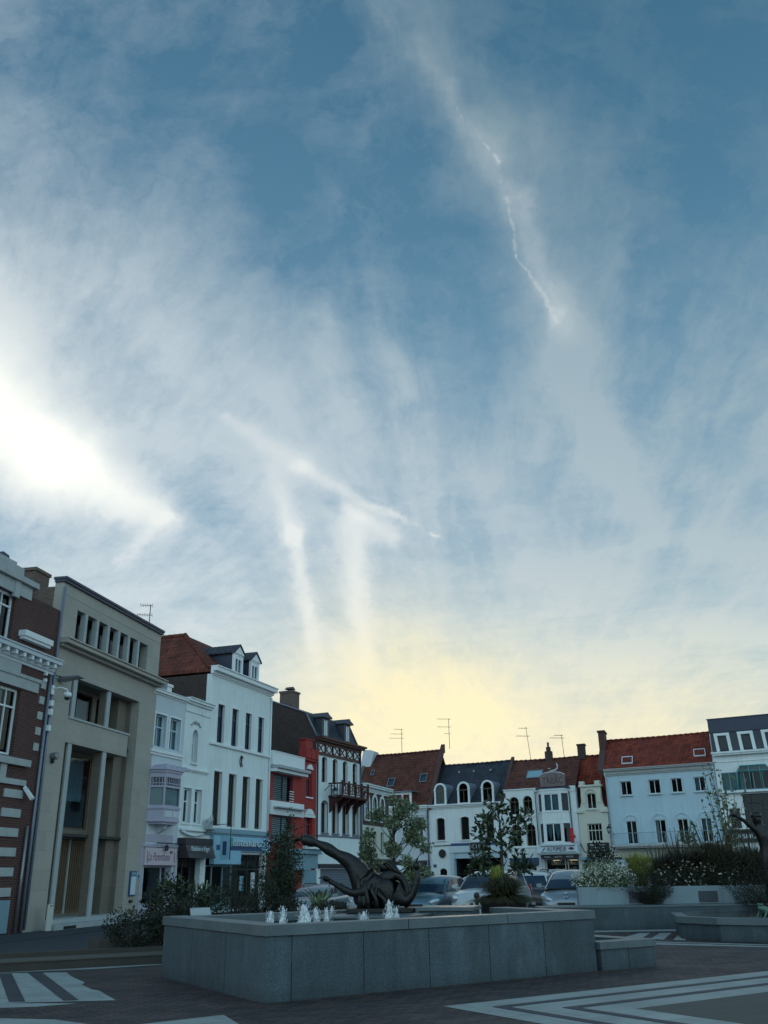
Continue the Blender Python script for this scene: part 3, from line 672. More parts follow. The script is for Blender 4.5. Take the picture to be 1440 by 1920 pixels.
for i, (x, y, tp, r, lb) in enumerate([
    (-1.93, 15.9, 1.10, 0.10, 'frothy white water jet nearest the left end of the fountain'),
    (-1.73, 15.9, 1.17, 0.09, 'pointed white water jet just left of the widest jet'),
    (-1.38, 15.8, 1.20, 0.17, 'widest and tallest foaming water jet of the fountain'),
    (-1.20, 16.0, 1.13, 0.10, 'pointed water jet touching the right side of the widest jet'),
    (-1.03, 16.1, 1.13, 0.085, 'narrow water jet two places right of the widest jet'),
    (-1.12, 19.0, 1.06, 0.09, 'small distant water jet peeping over the back rim below the bronze'),
    (-0.45, 16.6, 1.05, 0.115, 'low bulging water jet under the middle of the bronze figure'),
    (0.10, 16.6, 1.11, 0.065, 'thin upright water jet farthest to the right in the fountain'),
    (-0.02, 17.5, 1.20, 0.12, 'water jet with a pointed crest beside the right foot of the bronze')]):
    jet(x, y, tp - 0.03, r * 0.82, i + 3, lb)
# low side basin joined to the right end
t = thing('low_granite_basin', 'low grey granite basin butting against the right end of the big fountain', 'basin', (0, 0, 0))
bod, cp = MB(), MB()
q0, q1, q2, q3 = (3.60, 17.28), (4.70, 17.92), (3.75, 19.55), (3.05, 19.1)
wall_run(bod, cp, q0, q1, 0.30, 0, 0.45, 0.12, joints=0.6)
wall_run(bod, cp, tuple(V2(q1) + Vector((-0.17, 0.30))), q2, 0.30, 0, 0.446, 0.12)
bod.build('wall', MAT['granite'], t); cp.build('coping', MAT['granite_top'], t, 0.006)
MB().prism_z([(3.5, 17.65), (4.35, 18.1), (3.6, 19.3), (3.1, 19.0)], 0.0, 0.12).build('basin_floor', MAT['slab_dark'], t)

# low timber-brown step edging on the left
t = thing('low_planter_step', 'long low brown stepped edging between the square and the left pavement', 'edging', (0, 0, 0))
d_ = (V2((-4.4, 20.1)) - V2((-7.23, 18.68))).normalized(); nn = Vector((-d_.y, d_.x)); a_ = V2((-14, 15.28)); b_ = V2((-4.0, 20.28))
plain('corten', (0.052, 0.042, 0.036), 0.8, 0.25, 2.0, bmp=0.1, streak=0.2)
plain('timber_top', (0.085, 0.078, 0.066), 0.8, 0.2, 3.0, bmp=0.15)
MB().prism_z([tuple(a_), tuple(b_), tuple(b_ + nn * 0.75), tuple(a_ + nn * 0.75)], 0.0, 0.155).build('lower_riser', MAT['corten'], t)
MB().prism_z([tuple(a_ - nn * 0.02), tuple(b_ - nn * 0.02), tuple(b_ + nn * 0.76), tuple(a_ + nn * 0.76)], 0.155, 0.185).build('tread', MAT['timber_top'], t, 0.004)
MB().prism_z([tuple(a_ + nn * 0.76 ), tuple(b_ + nn * 0.76), tuple(b_ + nn * 1.0), tuple(a_ + nn * 1.0)], 0.0, 0.27).build('upper_riser', MAT['corten'], t, 0.004)

# raised planter wall on the right
t = thing('raised_planter_wall', 'long raised grey-blue planter wall with a stepped ledge behind the right fountain', 'planter wall', (0, 0, 0))
slabs('wall_slab', (0.17, 0.20, 0.22), 2.4, 3.0, 0)
plain('render_pale', (0.22, 0.28, 0.31), 0.75, 0.14, 0.8, streak=0.3, bmp=0.1)
MB().box(4.3, 20.0, 28.42, 29.4, 0.0, 0.60).build('lower_wall', MAT['granite'], t, 0.008)
MB().box(4.28, 20.02, 28.40, 29.42, 0.60, 0.64).build('ledge', MAT['granite_top'], t, 0.005)
up = MB(); up.prism_y([(5.62, 0.64), (20, 0.64), (20, 1.1), (5.62, 1.13)], 29.40, 29.62)
up.prism_y([(5.5, 0.3), (20, 0.3), (20, 0.63), (5.5, 0.63)], 29.41, 29.8)
up.build('upper_wall', MAT['render_pale'], t, 0.006)
for x0 in (7.12, 9.20):
    MB().box(x0, x0 + 0.56, 29.37, 29.41, 0.68, 0.98).build('vent_panel', MAT['slate_wall'], t, 0.004)
MB().prism_z([(5.64, 29.62), (20, 29.62), (20, 32.4), (6.55, 32.4)], 0.3, 0.95).build('soil', MAT['bark'], t)
# octagonal pool on the right
t = thing('octagonal_pool', 'pale low octagonal granite pool brimming with water at the right edge', 'pool', (0, 0, 0))
oc8 = [(7.16, 24.62), (7.76, 23.50), (10.6, 21.75), (13.0, 23.4), (12.6, 26.3), (9.6, 27.3), (7.6, 26.6)]
cx_, cy_ = 10.0, 24.6
sc8 = lambda k: [(cx_ + (x - cx_) * k, cy_ + (y - cy_) * k) for x, y in oc8]
MB().prism_z(oc8, 0.0, 0.36).build('pool_wall', MAT['granite'], t, 0.01)
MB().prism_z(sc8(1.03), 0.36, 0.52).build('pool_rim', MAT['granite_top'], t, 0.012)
MB().prism_z(sc8(0.93), 0.50, 0.528).build('pool_water', MAT['water'], t)

# ================================================================== BUILDINGS
class Bld:
    """house whose local x runs along its front, y into the house, z up"""
    def __init__(s, name, label, p, az, group=None, cat='house', u0=0.0):
        a = math.radians(az); s.u0 = u0
        s.e = thing(name, label, cat, (p[0] + math.sin(a) * u0, p[1] + math.cos(a) * u0, 0), math.radians(90 - az), group)
    def part(s, name, mb, mats, bevel=0.0, parent=None, label=None):
        o = mb.build(name, mats, parent or s.e, bevel)
        if label: o['label'] = label
        return o
def wall(mb, x0, x1, z0, z1, ops, y0=0.0, y1=0.3, mi=0, rmi=None):
    """front wall slab with openings; ops: (xa, xb, za, zb, rise) - rise>0 gives an arched head of that height within zb"""
    rmi = mi if rmi is None else rmi
    xs = sorted({x0, x1, *[v for o in ops for v in o[:2]]}); zs = sorted({z0, z1, *[v for o in ops for v in o[2:4]]})
    xs = [v for v in xs if x0 <= v <= x1]; zs = [v for v in zs if z0 <= v <= z1]
    for i in range(len(xs) - 1):
        for j in range(len(zs) - 1):
            cx, cz = (xs[i] + xs[i + 1]) / 2, (zs[j] + zs[j + 1]) / 2
            if any(o[0] < cx < o[1] and o[2] < cz < o[3] for o in ops): continue
            a, b, c, d = xs[i], xs[i + 1], zs[j], zs[j + 1]
            mb.quad((a, y0, c), (b, y0, c), (b, y0, d), (a, y0, d), mi)
            mb.quad((b, y1, c), (a, y1, c), (a, y1, d), (b, y1, d), mi)
    mb.quad((x0, y1, z0), (x0, y0, z0), (x0, y0, z1), (x0, y1, z1), mi); mb.quad((x1, y0, z0), (x1, y1, z0), (x1, y1, z1), (x1, y0, z1), mi)
    mb.quad((x0, y0, z1), (x1, y0, z1), (x1, y1, z1), (x0, y1, z1), mi)
    for o in ops:
        a, b, c, d = o[:4]; r = o[4] if len(o) > 4 else 0
        mb.quad((a, y0, c), (a, y1, c), (a, y1, d - r), (a, y0, d - r), rmi); mb.quad((b, y1, c), (b, y0, c), (b, y0, d - r), (b, y1, d - r), rmi)
        mb.quad((a, y1, c), (a, y0, c), (b, y0, c), (b, y1, c), rmi)
        if not r: mb.quad((a, y0, d), (a, y1, d), (b, y1, d), (b, y0, d), rmi)
        else:
            pts = arcpts(a, b, d - r, r)
            for k in range(len(pts) - 1):
                p, q = pts[k], pts[k + 1]
                mb.quad((p[0], y0, p[1]), (q[0], y0, q[1]), (q[0], y0, d), (p[0], y0, d), mi)
                mb.quad((q[0], y1, q[1]), (p[0], y1, p[1]), (p[0], y1, d), (q[0], y1, d), mi)
                mb.quad((p[0], y0, p[1]), (p[0], y1, p[1]), (q[0], y1, q[1]), (q[0], y0, q[1]), rmi)
    return mb
def arcpts(a, b, zs, r, n=12):
    h = (b - a) / 2; cx = (a + b) / 2
    if r >= h * 0.999: return [(cx - h * math.cos(PI * k / n), zs + r * math.sin(PI * k / n)) for k in range(n + 1)]
    R = (h * h + r * r) / (2 * r); cz = zs + r - R; t = math.asin(h / R)
    return [(cx + R * math.sin(-t + 2 * t * k / n), cz + R * math.cos(-t + 2 * t * k / n)) for k in range(n + 1)]
def window(B, a, b, c, d, y=0.16, r=0.0, fm='paint_white', ft=0.06, mul=(0.5,), tra=(), sill=None, curtain=None, blind=None, surround=None, smat='stone_trim', name='window', ft_in=0.04, label=None):
    """frame > pane, sill, curtain, surround"""
    f = MB(); dp = 0.07; w_ = b - a
    f.box(a, a + ft, y, y + dp, c, d - r); f.box(b - ft, b, y, y + dp, c, d - r); f.box(a + ft, b - ft, y, y + dp, c, c + ft)
    if r:
        o1 = arcpts(a, b, d - r, r); o2 = arcpts(a + ft, b - ft, d - r, max(r - ft, 0.02))
        for k in range(len(o1) - 1): f.prism_y([o1[k], o1[k + 1], o2[k + 1], o2[k]], y, y + dp)
    else: f.box(a + ft, b - ft, y, y + dp, d - ft, d)
    lim = (lambda x: d - ft) if not r else (lambda x: d - r + max(r - ft, 0.02) * math.sqrt(max(0, 1 - ((x - (a + b) / 2) / (w_ / 2)) ** 2)))
    for q in tra: f.box(a + ft, b - ft, y - 0.008, y + dp - 0.01, c + (d - c) * q - ft_in * 0.7, c + (d - c) * q + ft_in * 0.7)
    for q in mul:
        x = a + w_ * q; f.box(x - ft_in / 2, x + ft_in / 2, y - 0.004, y + dp - 0.014, c + ft, lim(x))
    fo = B.part(name, f, MAT[fm], label=label)
    g = MB()
    if r:
        pts = arcpts(a + 0.01, b - 0.01, d - r, r - 0.01)
        g.add([(a + 0.01, y + 0.035, c + 0.01), (b - 0.01, y + 0.035, c + 0.01)] + [(p, y + 0.035, q) for p, q in pts[::-1]], [tuple(range(2 + len(pts)))])
    else: g.quad((a + 0.01, y + 0.035, c + 0.01), (b - 0.01, y + 0.035, c + 0.01), (b - 0.01, y + 0.035, d - 0.01), (a + 0.01, y + 0.035, d - 0.01))
    B.part('pane', g, MAT['glass'], parent=fo)
    if sill is not None:
        s = MB().box(a - 0.08, b + 0.08, -abs(sill), y - 0.002, c - 0.08, c + 0.0); B.part('sill', s, MAT[smat], 0.006, fo)
    if curtain:
        k = MB()
        for (u0, u1, v0, v1, mt) in curtain:
            nn_ = max(3, int((u1 - u0) * w_ / 0.05)); yy = y + 0.14
            P = [(a + w_ * (u0 + (u1 - u0) * i / nn_), yy + 0.018 * math.sin(i * 2.1)) for i in range(nn_ + 1)]
            for i in range(nn_): k.quad((P[i][0], P[i][1], c + (d - c) * v0), (P[i + 1][0], P[i + 1][1], c + (d - c) * v0), (P[i + 1][0], P[i + 1][1], c + (d - c) * v1), (P[i][0], P[i][1], c + (d - c) * v1))
        B.part('curtain', k, MAT[curtain[0][4]], parent=fo)
    if surround:
        s = MB(); q = surround
        if r:
            i1 = arcpts(a, b, d - r, r); o1 = arcpts(a - q, b + q, d - r, r + q)
            for k in range(len(i1) - 1): s.prism_y([i1[k], i1[k + 1], o1[k + 1], o1[k]], -0.035, 0.02)
        else: s.box(a - q, b + q, -0.035, 0.02, d, d + q)
        s.box(a - q, a, -0.035, 0.02, c, d - r); s.box(b, b + q, -0.035, 0.02, c, d - r)
        B.part('surround', s, MAT[smat], parent=fo)
    return fo
def shell(B, w_, h_, dep, mat, name='side_walls', z0=0.0, x0=0.0, back=True):
    """side and back walls and ceiling that close the house behind its front"""
    s = MB(); y = 0.3
    s.box(x0 + 0.0, x0 + 0.25, y, dep, z0, h_); s.box(x0 + w_ - 0.25, x0 + w_, y, dep, z0, h_); s.box(x0 + 0.25, x0 + w_ - 0.25, dep - 0.25, dep, z0, h_)
    s.box(x0 + 0.25, x0 + w_ - 0.25, y, dep - 0.25, h_ - 0.2, h_ - 0.01)
    return B.part(name, s, MAT[mat])
def floors(B, w_, dep, zs, x0=0.0):
    s = MB()
    for z in zs: s.box(x0 + 0.26, x0 + w_ - 0.26, 0.31, dep - 0.26, z - 0.1, z)
    s.box(x0 + 0.26, x0 + w_ - 0.26, min(3.0, dep * 0.5), min(3.0, dep * 0.5) + 0.1, 0.0, max(zs) + 0.5 if zs else 2.5)
    return B.part('floor_slabs', s, MAT['interior'])
def cornice(B, x0, x1, z0, steps, mat, name='cornice', ret=0.0):
    """stacked mouldings: steps = (height, projection)"""
    s = MB(); z = z0
    for h, p in steps:
        s.box(x0 - min(p, 0.12) * ret, x1 + min(p, 0.12) * ret, -p, 0.05, z, z + h); z += h
    return B.part(name, s, MAT[mat], 0.008)
def gable_roof(B, x0, x1, z0, zr, yf, dep, mat, over=0.12, name='roof', ridge_y=None, th=0.12):
    yr = (yf + dep) / 2 if ridge_y is None else ridge_y
    s = MB(); s.prism_x([(yf - over, z0), (yr, zr), (dep + over, z0), (dep + over, z0 - th), (yr, zr - th * 1.2), (yf - over, z0 - th)], x0, x1)
    o = B.part(name, s, MAT[mat])
    r_ = MB(); nseg = int((x1 - x0) / 0.35)
    for i in range(nseg):
        xa = x0 + (x1 - x0) * i / nseg
        r_.tube([(xa + 0.0, yr, zr + 0.005 + 0.01 * math.sin(i * 1.7)), (xa + (x1 - x0) / nseg + 0.03, yr, zr + 0.02 + 0.01 * math.sin(i * 1.7 + 1))], [0.085, 0.10], 8)
    B.part('ridge', r_, MAT[mat], parent=o)
    return o
def chimney(B, x0, x1, y0, y1, z0, z1, mat='brick_dark', parent=None, pots=0, pc='brick_red'):
    s = MB(); s.box(x0, x1, y0, y1, z0, z1 - 0.12); s.box(x0 - 0.05, x1 + 0.05, y0 - 0.05, y1 + 0.05, z1 - 0.12, z1)
    o = B.part('chimney', s, MAT[mat], parent=parent)
    if pots:
        p = MB()
        for i in range(pots):
            x = x0 + (x1 - x0) * (i + 0.5) / pots; p.lathe([(0.10, z1), (0.085, z1 + 0.05), (0.08, z1 + 0.28), (0.10, z1 + 0.32), (0.07, z1 + 0.36)], (x, (y0 + y1) / 2, 0), 10)
        B.part('chimney_pot', p, MAT[pc], parent=parent)
    return o
def shopfront(B, x0, x1, z0, z1, y=0.25, fm='paint_dark', bars=(0.5,), tra=0.8, riser=0.4, name='shop_window'):
    f = MB(); t_ = 0.07
    f.box(x0, x0 + t_, y, y + 0.08, z0, z1); f.box(x1 - t_, x1, y, y + 0.08, z0, z1); f.box(x0 + t_, x1 - t_, y, y + 0.08, z1 - t_, z1); f.box(x0 + t_, x1 - t_, y, y + 0.08, z0, z0 + riser)
    for b in bars: f.box(x0 + (x1 - x0) * b - 0.03, x0 + (x1 - x0) * b + 0.03, y - 0.005, y + 0.07, z0 + riser, z1 - t_)
    if tra: f.box(x0 + t_, x1 - t_, y - 0.008, y + 0.06, z0 + (z1 - z0) * tra - 0.03, z0 + (z1 - z0) * tra + 0.03)
    o = B.part(name, f, MAT[fm])
    g = MB().quad((x0, y + 0.04, z0 + riser), (x1, y + 0.04, z0 + riser), (x1, y + 0.04, z1), (x0, y + 0.04, z1)); B.part('pane', g, MAT['glass'], parent=o)
    return o
def pipe(B, pts, r=0.045, mat='zinc', name='downpipe'):
    return B.part(name, MB().tube(pts, r, 8), MAT[mat])

AZ2 = 11.5; P2 = (-11.75, 31.74); ROW = 'houses along the left side of the square'; ROWR = 'houses across the far side of the square'
# ---------------- 1: brick and stone house at the far left
B = Bld('brick_house', 'striped brick and stone house at the far left edge, mostly out of the frame', P2, AZ2, ROW, u0=-9.0)
x1 = 8.96
ops = [(5.15, 6.25, 8.82, 10.42), (3.2, 4.3, 8.82, 10.42), (6.35 - 0.28, 7.22, 5.3, 7.42), (3.9, 5.1, 5.3, 7.42), (4.6, 6.6, 0.3, 3.6)]
s = wall(MB(), 0, x1, 0, 10.6, ops); B.part('wall', s, MAT['brick_red'])
shell(B, x1, 10.6, 9, 'brick_dark'); floors(B, x1, 9, [4.2, 8.0])
for i, o in enumerate(ops[:4]): window(B, *o, y=0.14, ft=0.09, mul=(0.5,), tra=(0.72,), surround=0.0, curtain=[(0.06, 0.44, 0.03, 0.97, 'curtain')] if i != 1 else None)
shopfront(B, 4.6, 6.6, 0.3, 3.6, fm='paint_teal')
st = MB()
for i in range(6): st.box(7.0, 8.03, -0.05, 0.02, 1.10 + i * 0.585, 1.36 + i * 0.585)
for i in range(5): st.box(8.32, 8.60, -0.04, 0.02, 5.6 + i * 0.52, 5.86 + i * 0.52)
B.part('quoins', st, MAT['stone_trim'], 0.01)
st = MB(); st.box(5.9, 8.10, -0.16, 0.02, 5.02, 5.24); st.box(5.9, 8.05, -0.10, 0.02, 4.42, 4.60); st.box(5.4, 8.15, -0.06, 0.02, 7.46, 7.80); st.box(5.2, 8.22, -0.10, 0.02, 7.80, 7.92); st.box(4.9, 7.0, -0.05, 0.02, 7.92, 8.24)
st.box(6.6, 6.92, -0.07, 0.02, 4.6, 5.02)
B.part('stone_bands', st, MAT['stone_trim'], 0.012)
cornice(B, 0, 8.98, 8.24, [(0.10, 0.06), (0.22, 0.10), (0.14, 0.34), (0.05, 0.38)], 'plaster_grey')
md = MB()
for i in range(16): md.box(8.55 - i * 0.47, 8.69 - i * 0.47, -0.30, -0.10, 8.42, 8.56)
B.part('modillions', md, MAT['paint_white'], 0.006)
st = MB(); st.box(2.5, 7.05, -0.06, 0.02, 10.42, 10.85); st.box(2.5, 7.22, -0.20, 0.02, 10.85, 11.05); st.box(4.6, 4.9, -0.10, 0.02, 10.3, 10.9); st.box(6.0, 6.3, -0.10, 0.02, 10.3, 10.9)
st.box(3.0, 6.55, 0.02, 0.5, 11.05, 11.42); st.box(3.2, 6.2, 0.10, 0.45, 11.42, 11.55)
B.part('stone_parapet', st, MAT['stone_trim'], 0.015)
dm = MB(); dm.prism_y([(3.4, 11.42), (6.5, 11.42), (6.28, 11.86), (5.95, 11.90), (5.8, 11.78), (4.9, 12.1), (3.8, 12.1)], 0.5, 2.6); B.part('dormer', dm, MAT['lead_dark'], 0.02)
gb = MB().box(6.65, 8.34, -0.28, 0.02, 9.12, 9.32); gb.box(6.7, 8.3, -0.22, -0.02, 9.03, 9.12); B.part('gutter_box', gb, MAT['paint_white'], 0.012)
rf = MB(); rf.prism_x([(0.3, 10.62), (5, 12.4), (9, 10.62)], 0.0, 7.2); B.part('roof', rf, MAT['tiles_slate'])
sl_ = MB().prism_x([(0.02, 8.9), (0.5, 10.3), (9, 10.3), (9, 8.9)], 7.9, 8.94); B.part('lean_roof', sl_, MAT['zinc'])
pipe(B, [(8.45, -0.08, 3.2), (8.45, -0.08, 0.05)], 0.05, 'grey_metal'); pipe(B, [(8.78, -0.06, 8.2), (8.78, -0.06, 3.2), (8.8, -0.06, 0.05)], 0.055, 'zinc')
pn = MB().box(7.1, 8.05, -0.06, 0.02, 0.05, 1.0); B.part('plinth_panel', pn, MAT['paint_teal'], 0.01)
lt = MB()
for i, z in enumerate((8.14, 7.92)): lt.box(8.40, 8.52, -0.10, 0.0, z, z + 0.12)
for z in (7.15, 6.85, 6.3): lt.box(8.78, 8.92, -0.22, -0.06, z, z + 0.2)
B.part('junction_boxes', lt, MAT['paint_white'], 0.01)
# CCTV dome and floodlight (things that could be lifted off)
def cctv(p, az, lab):
    t = thing('security_camera', lab, 'security camera', p, math.radians(90 - az), 'security cameras on the left row')
    MB().box(-0.06, 0.08, -0.06, 0.0, -0.1, 0.22).build('wall_bracket', MAT['paint_white'], t, 0.01)
    MB().tube([(0, -0.05, 0.1), (0.12, -0.25, 0.16), (0.28, -0.42, 0.1), (0.30, -0.44, 0.0)], 0.028, 8).build('arm', MAT['paint_white'], t)
    MB().lathe([(0.06, 0.02), (0.14, -0.02), (0.145, -0.12), (0.10, -0.17)], (0.30, -0.44, 0), 14).build('housing', MAT['paint_white'], t)
    MB().lathe([(0.10, -0.17), (0.085, -0.23), (0.03, -0.27)], (0.30, -0.44, 0), 14).build('dome', MAT['black_metal'], t)
    return t
a2 = math.radians(AZ2)
def p2w(u, off, z): return (P2[0] + math.sin(a2) * u + math.cos(a2) * off, P2[1] + math.cos(a2) * u - math.sin(a2) * off, z)
cctv(p2w(-0.16, 0.12, 7.65), AZ2, 'white dome security camera high on the brick corner beside the stone building')
t = thing('security_camera', 'white box camera pointing down from the ledge at the far left', 'security camera', p2w(-1.0, 0.05, 4.35), math.radians(90 - AZ2 + 10), 'security cameras on the left row')
MB().tube([(0, 0, 0.05), (0, -0.18, 0.0)], 0.02, 6).build('arm', MAT['grey_metal'], t)
bx_ = MB().prism_x([(-0.38, -0.30), (-0.30, -0.38), (0.0, 0.0), (-0.06, 0.08)], -0.09, 0.09); bx_.build('housing', MAT['paint_white'], t, 0.01)
t = thing('floodlight', 'flat dark floodlight projecting from the stone facade under the ledge', 'floodlight', p2w(0.42, 0.0, 8.18), math.radians(90 - AZ2))
MB().tube([(-0.45, 0.0, 0.10), (-0.1, -0.2, 0.06)], 0.02, 6).build('arm', MAT['black_metal'], t)
MB().prism_x([(-0.85, 0.10), (-0.88, 0.04), (-0.10, -0.06), (-0.02, 0.0), (-0.10, 0.08)], -0.16, 0.22).build('head', MAT['grey_metal'], t, 0.02)
t = thing('wall_spotlight', 'small drum spotlight fixed to the pale stone pier left of the tall windows', 'spotlight', p2w(0.50, 0.0, 5.55), math.radians(90 - AZ2))
MB().lathe([(0.10, 0.0), (0.12, -0.05), (0.12, -0.2), (0.13, -0.22), (0.10, -0.24)], (0, 0, 0), 14, axis='y').build('lamp', MAT['grey_metal'], t)
MB().box(-0.03, 0.03, -0.12, 0.0, -0.25, -0.08).build('bracket', MAT['black_metal'], t)

# ---------------- 2: monumental stone office with deep openings
B = Bld('stone_building', 'tall pale stone building with a giant recessed entrance and seven slit windows', P2, AZ2, ROW, cat='building')
Wd = 8.28
ops = [(1.12, 7.08, 9.76, 10.94), (1.28, 6.72, 0.30, 8.46)]
s = wall(MB(), 0, Wd, 0, 11.70, ops, 0, 0.35); B.part('wall', s, MAT['ashlar'])
s = MB(); s.box(0, 0.25, 0.35, 9, 0, 11.55); s.box(Wd - 0.25, Wd, 0.35, 9, 0, 11.55); s.box(0.25, Wd - 0.25, 8.75, 9, 0, 11.55); s.box(0.25, Wd - 0.25, 0.35, 8.75, 11.3, 11.5)
B.part('side_walls', s, MAT['brick_old'])
floors(B, Wd, 9, [3.1, 6.5, 9.2])
s = MB(); s.box(-0.06, Wd + 0.06, -0.10, 0.36, 11.70, 11.80); s.box(-0.08, Wd + 0.08, -0.14, 0.40, 11.80, 11.90); B.part('coping', s, MAT['lead_dark'], 0.01)
s = MB(); s.box(0.05, Wd - 0.05, -0.015, 0.0, 11.28, 11.30); B.part('string_line', s, MAT['stone_trim'])
s = MB(); s.box(0.02, Wd + 0.10, -0.42, 0.02, 9.44, 9.58); s.box(0.02, Wd + 0.12, -0.48, 0.02, 9.58, 9.64); s.box(0.10, Wd + 0.04, -0.20, 0.02, 9.34, 9.44); B.part('ledge', s, MAT['ashlar'], 0.015)
# slit windows between fins
for i in range(6):
    x = 1.72 + i * 0.875
    B.part('window_fin', MB().box(x, x + 0.17, -0.02, 0.20, 9.76, 10.94), MAT['stone_trim'], 0.006)
B.part('window_back', MB().box(1.12, 7.08, 0.76, 0.80, 9.70, 11.0), MAT['black_metal'])
for i in range(7):
    a = 1.14 + i * 0.875 if i == 0 else 1.94 + (i - 1) * 0.875; b = 1.70 if i == 0 else (7.06 if i == 6 else a + 0.63)
    window(B, a, b, 9.78, 10.92, y=0.50, fm='black_metal', ft=0.04, mul=(), name='window')
# recess: side reveals, lintel band, two piers
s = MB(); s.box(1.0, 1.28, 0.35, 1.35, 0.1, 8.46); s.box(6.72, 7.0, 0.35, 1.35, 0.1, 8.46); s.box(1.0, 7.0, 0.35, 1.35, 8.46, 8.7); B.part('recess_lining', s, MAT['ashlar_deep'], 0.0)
s = MB(); s.box(1.28, 5.98, -0.005, 0.93, 6.12, 6.96); B.part('band', s, MAT['ashlar'], 0.006)
s = MB(); s.box(1.28, 6.02, -0.05, 0.95, 6.965, 7.04); B.part('band_sill', s, MAT['stone_trim'], 0.006)
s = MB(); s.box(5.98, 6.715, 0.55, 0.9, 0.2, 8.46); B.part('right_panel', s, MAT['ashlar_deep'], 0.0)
for x in (1.55, 4.13):
    B.part('pier', MB().box(x, x + 0.26, 0.02, 0.10, 0.32, 6.12), MAT['stone_trim'], 0.01)
    B.part('pier', MB().box(x, x + 0.26, 0.06, 0.14, 7.04, 8.46), MAT['stone_trim'], 0.01)
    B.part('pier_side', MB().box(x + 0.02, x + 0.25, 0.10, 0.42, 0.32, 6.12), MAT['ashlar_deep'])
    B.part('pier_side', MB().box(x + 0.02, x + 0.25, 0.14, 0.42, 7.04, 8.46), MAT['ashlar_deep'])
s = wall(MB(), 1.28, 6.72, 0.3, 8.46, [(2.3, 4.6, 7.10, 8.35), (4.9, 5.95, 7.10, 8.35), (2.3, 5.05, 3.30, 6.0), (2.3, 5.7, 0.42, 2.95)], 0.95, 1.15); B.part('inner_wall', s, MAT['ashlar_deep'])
window(B, 2.3, 4.6, 7.10, 8.35, y=1.0, fm='black_metal', ft=0.05, mul=(0.5,), curtain=[(0.55, 0.98, 0.0, 0.8, 'blind_sky_teal')])  # teal sheet coloured like sky mirrored in the upper pane
window(B, 4.9, 5.95, 7.10, 8.35, y=1.0, fm='black_metal', ft=0.05, mul=())
window(B, 2.3, 5.05, 3.30, 6.0, y=1.0, fm='wood_brown', ft=0.07, mul=(), curtain=[(0.40, 0.90, 0.38, 0.76, 'blind_sky_teal'), (0.40, 0.90, 0.76, 1.0, 'curtain')])  # teal sheet behind the pane, painted in place of its sky reflection
B.part('transom', MB().box(2.2, 5.8, 0.74, 1.0, 2.95, 3.25), MAT['ashlar_deep'], 0.01)
s = MB(); s.box(2.3, 3.97, 0.98, 1.04, 0.42, 2.95); s.box(4.03, 5.7, 0.98, 1.04, 0.42, 2.95)
for i in range(22): s.box(2.36 + i * 0.152, 2.43 + i * 0.152, 0.955, 0.98, 0.55, 2.85)
do = B.part('door', s, MAT['wood_brown'])
B.part('handle', MB().box(3.96, 4.04, 0.92, 0.99, 0.42, 2.95), MAT['stone_trim'], 0.004, do)
s = MB(); s.box(1.05, 6.8, -0.55, 0.95, 0.0, 0.17); s.box(1.15, 6.75, -0.12, 0.95, 0.17, 0.32); B.part('entrance_step', s, MAT['stone_trim'], 0.01)
s = MB(); s.box(1.55, 2.35, -0.565, -0.54, 0.03, 0.12); s.box(5.7, 6.3, -0.565, -0.54, 0.03, 0.12); B.part('vent', s, MAT['black_metal'])
chimney(B, -0.05, 0.9, 1.2, 3.2, 11.0, 12.35, 'brick_old')
pipe(B, [(-0.02, -0.07, 11.5), (-0.02, -0.07, 0.1)], 0.05, 'zinc')
t = thing('notice_case', 'glazed blue-framed notice case on the right stone pier', 'notice board', p2w(7.10, 0.0, 0.92), math.radians(90 - AZ2))
MB().box(0, 0.52, -0.07, 0, 0, 0.92).build('case', MAT['shop_navy'], t, 0.01); MB().box(0.05, 0.47, -0.085, -0.07, 0.05, 0.72).build('notice', MAT['letter_pale'], t); MB().box(0.05, 0.47, -0.085, -0.07, 0.76, 0.88).build('header', MAT['paint_teal'], t)
t = thing('letter_box', 'small dark letter box under the notice case', 'letter box', p2w(7.22, 0.0, 0.68), math.radians(90 - AZ2))
MB().box(0, 0.26, -0.06, 0, 0, 0.10).build('body', MAT['black_metal'], t, 0.01); MB().box(0.05, 0.21, -0.066, -0.06, 0.05, 0.07).build('slot', MAT['grey_metal'], t)
t = thing('lamp_plate', 'tiny square blue wall sign beside the notice case', 'sign', p2w(7.78, 0.0, 1.55), math.radians(90 - AZ2))
MB().box(0, 0.20, -0.03, 0, 0, 0.20).build('plate', MAT['shop_blue'], t, 0.004); MB().box(0.05, 0.15, -0.04, -0.03, 0.05, 0.15).build('symbol', MAT['letter_dark'], t)
t = thing('standing_board', 'narrow pale board leaning upright at the foot of the stone building', 'board', p2w(0.62, 0.45, 0.02), math.radians(90 - AZ2))
MB().box(0, 0.30, -0.03, 0.03, 0, 0.80).build('board', MAT['plaster_cream'], t, 0.01); MB().box(0.05, 0.25, -0.04, -0.03, 0.74, 0.77).build('top_clip', MAT['grey_metal'], t)

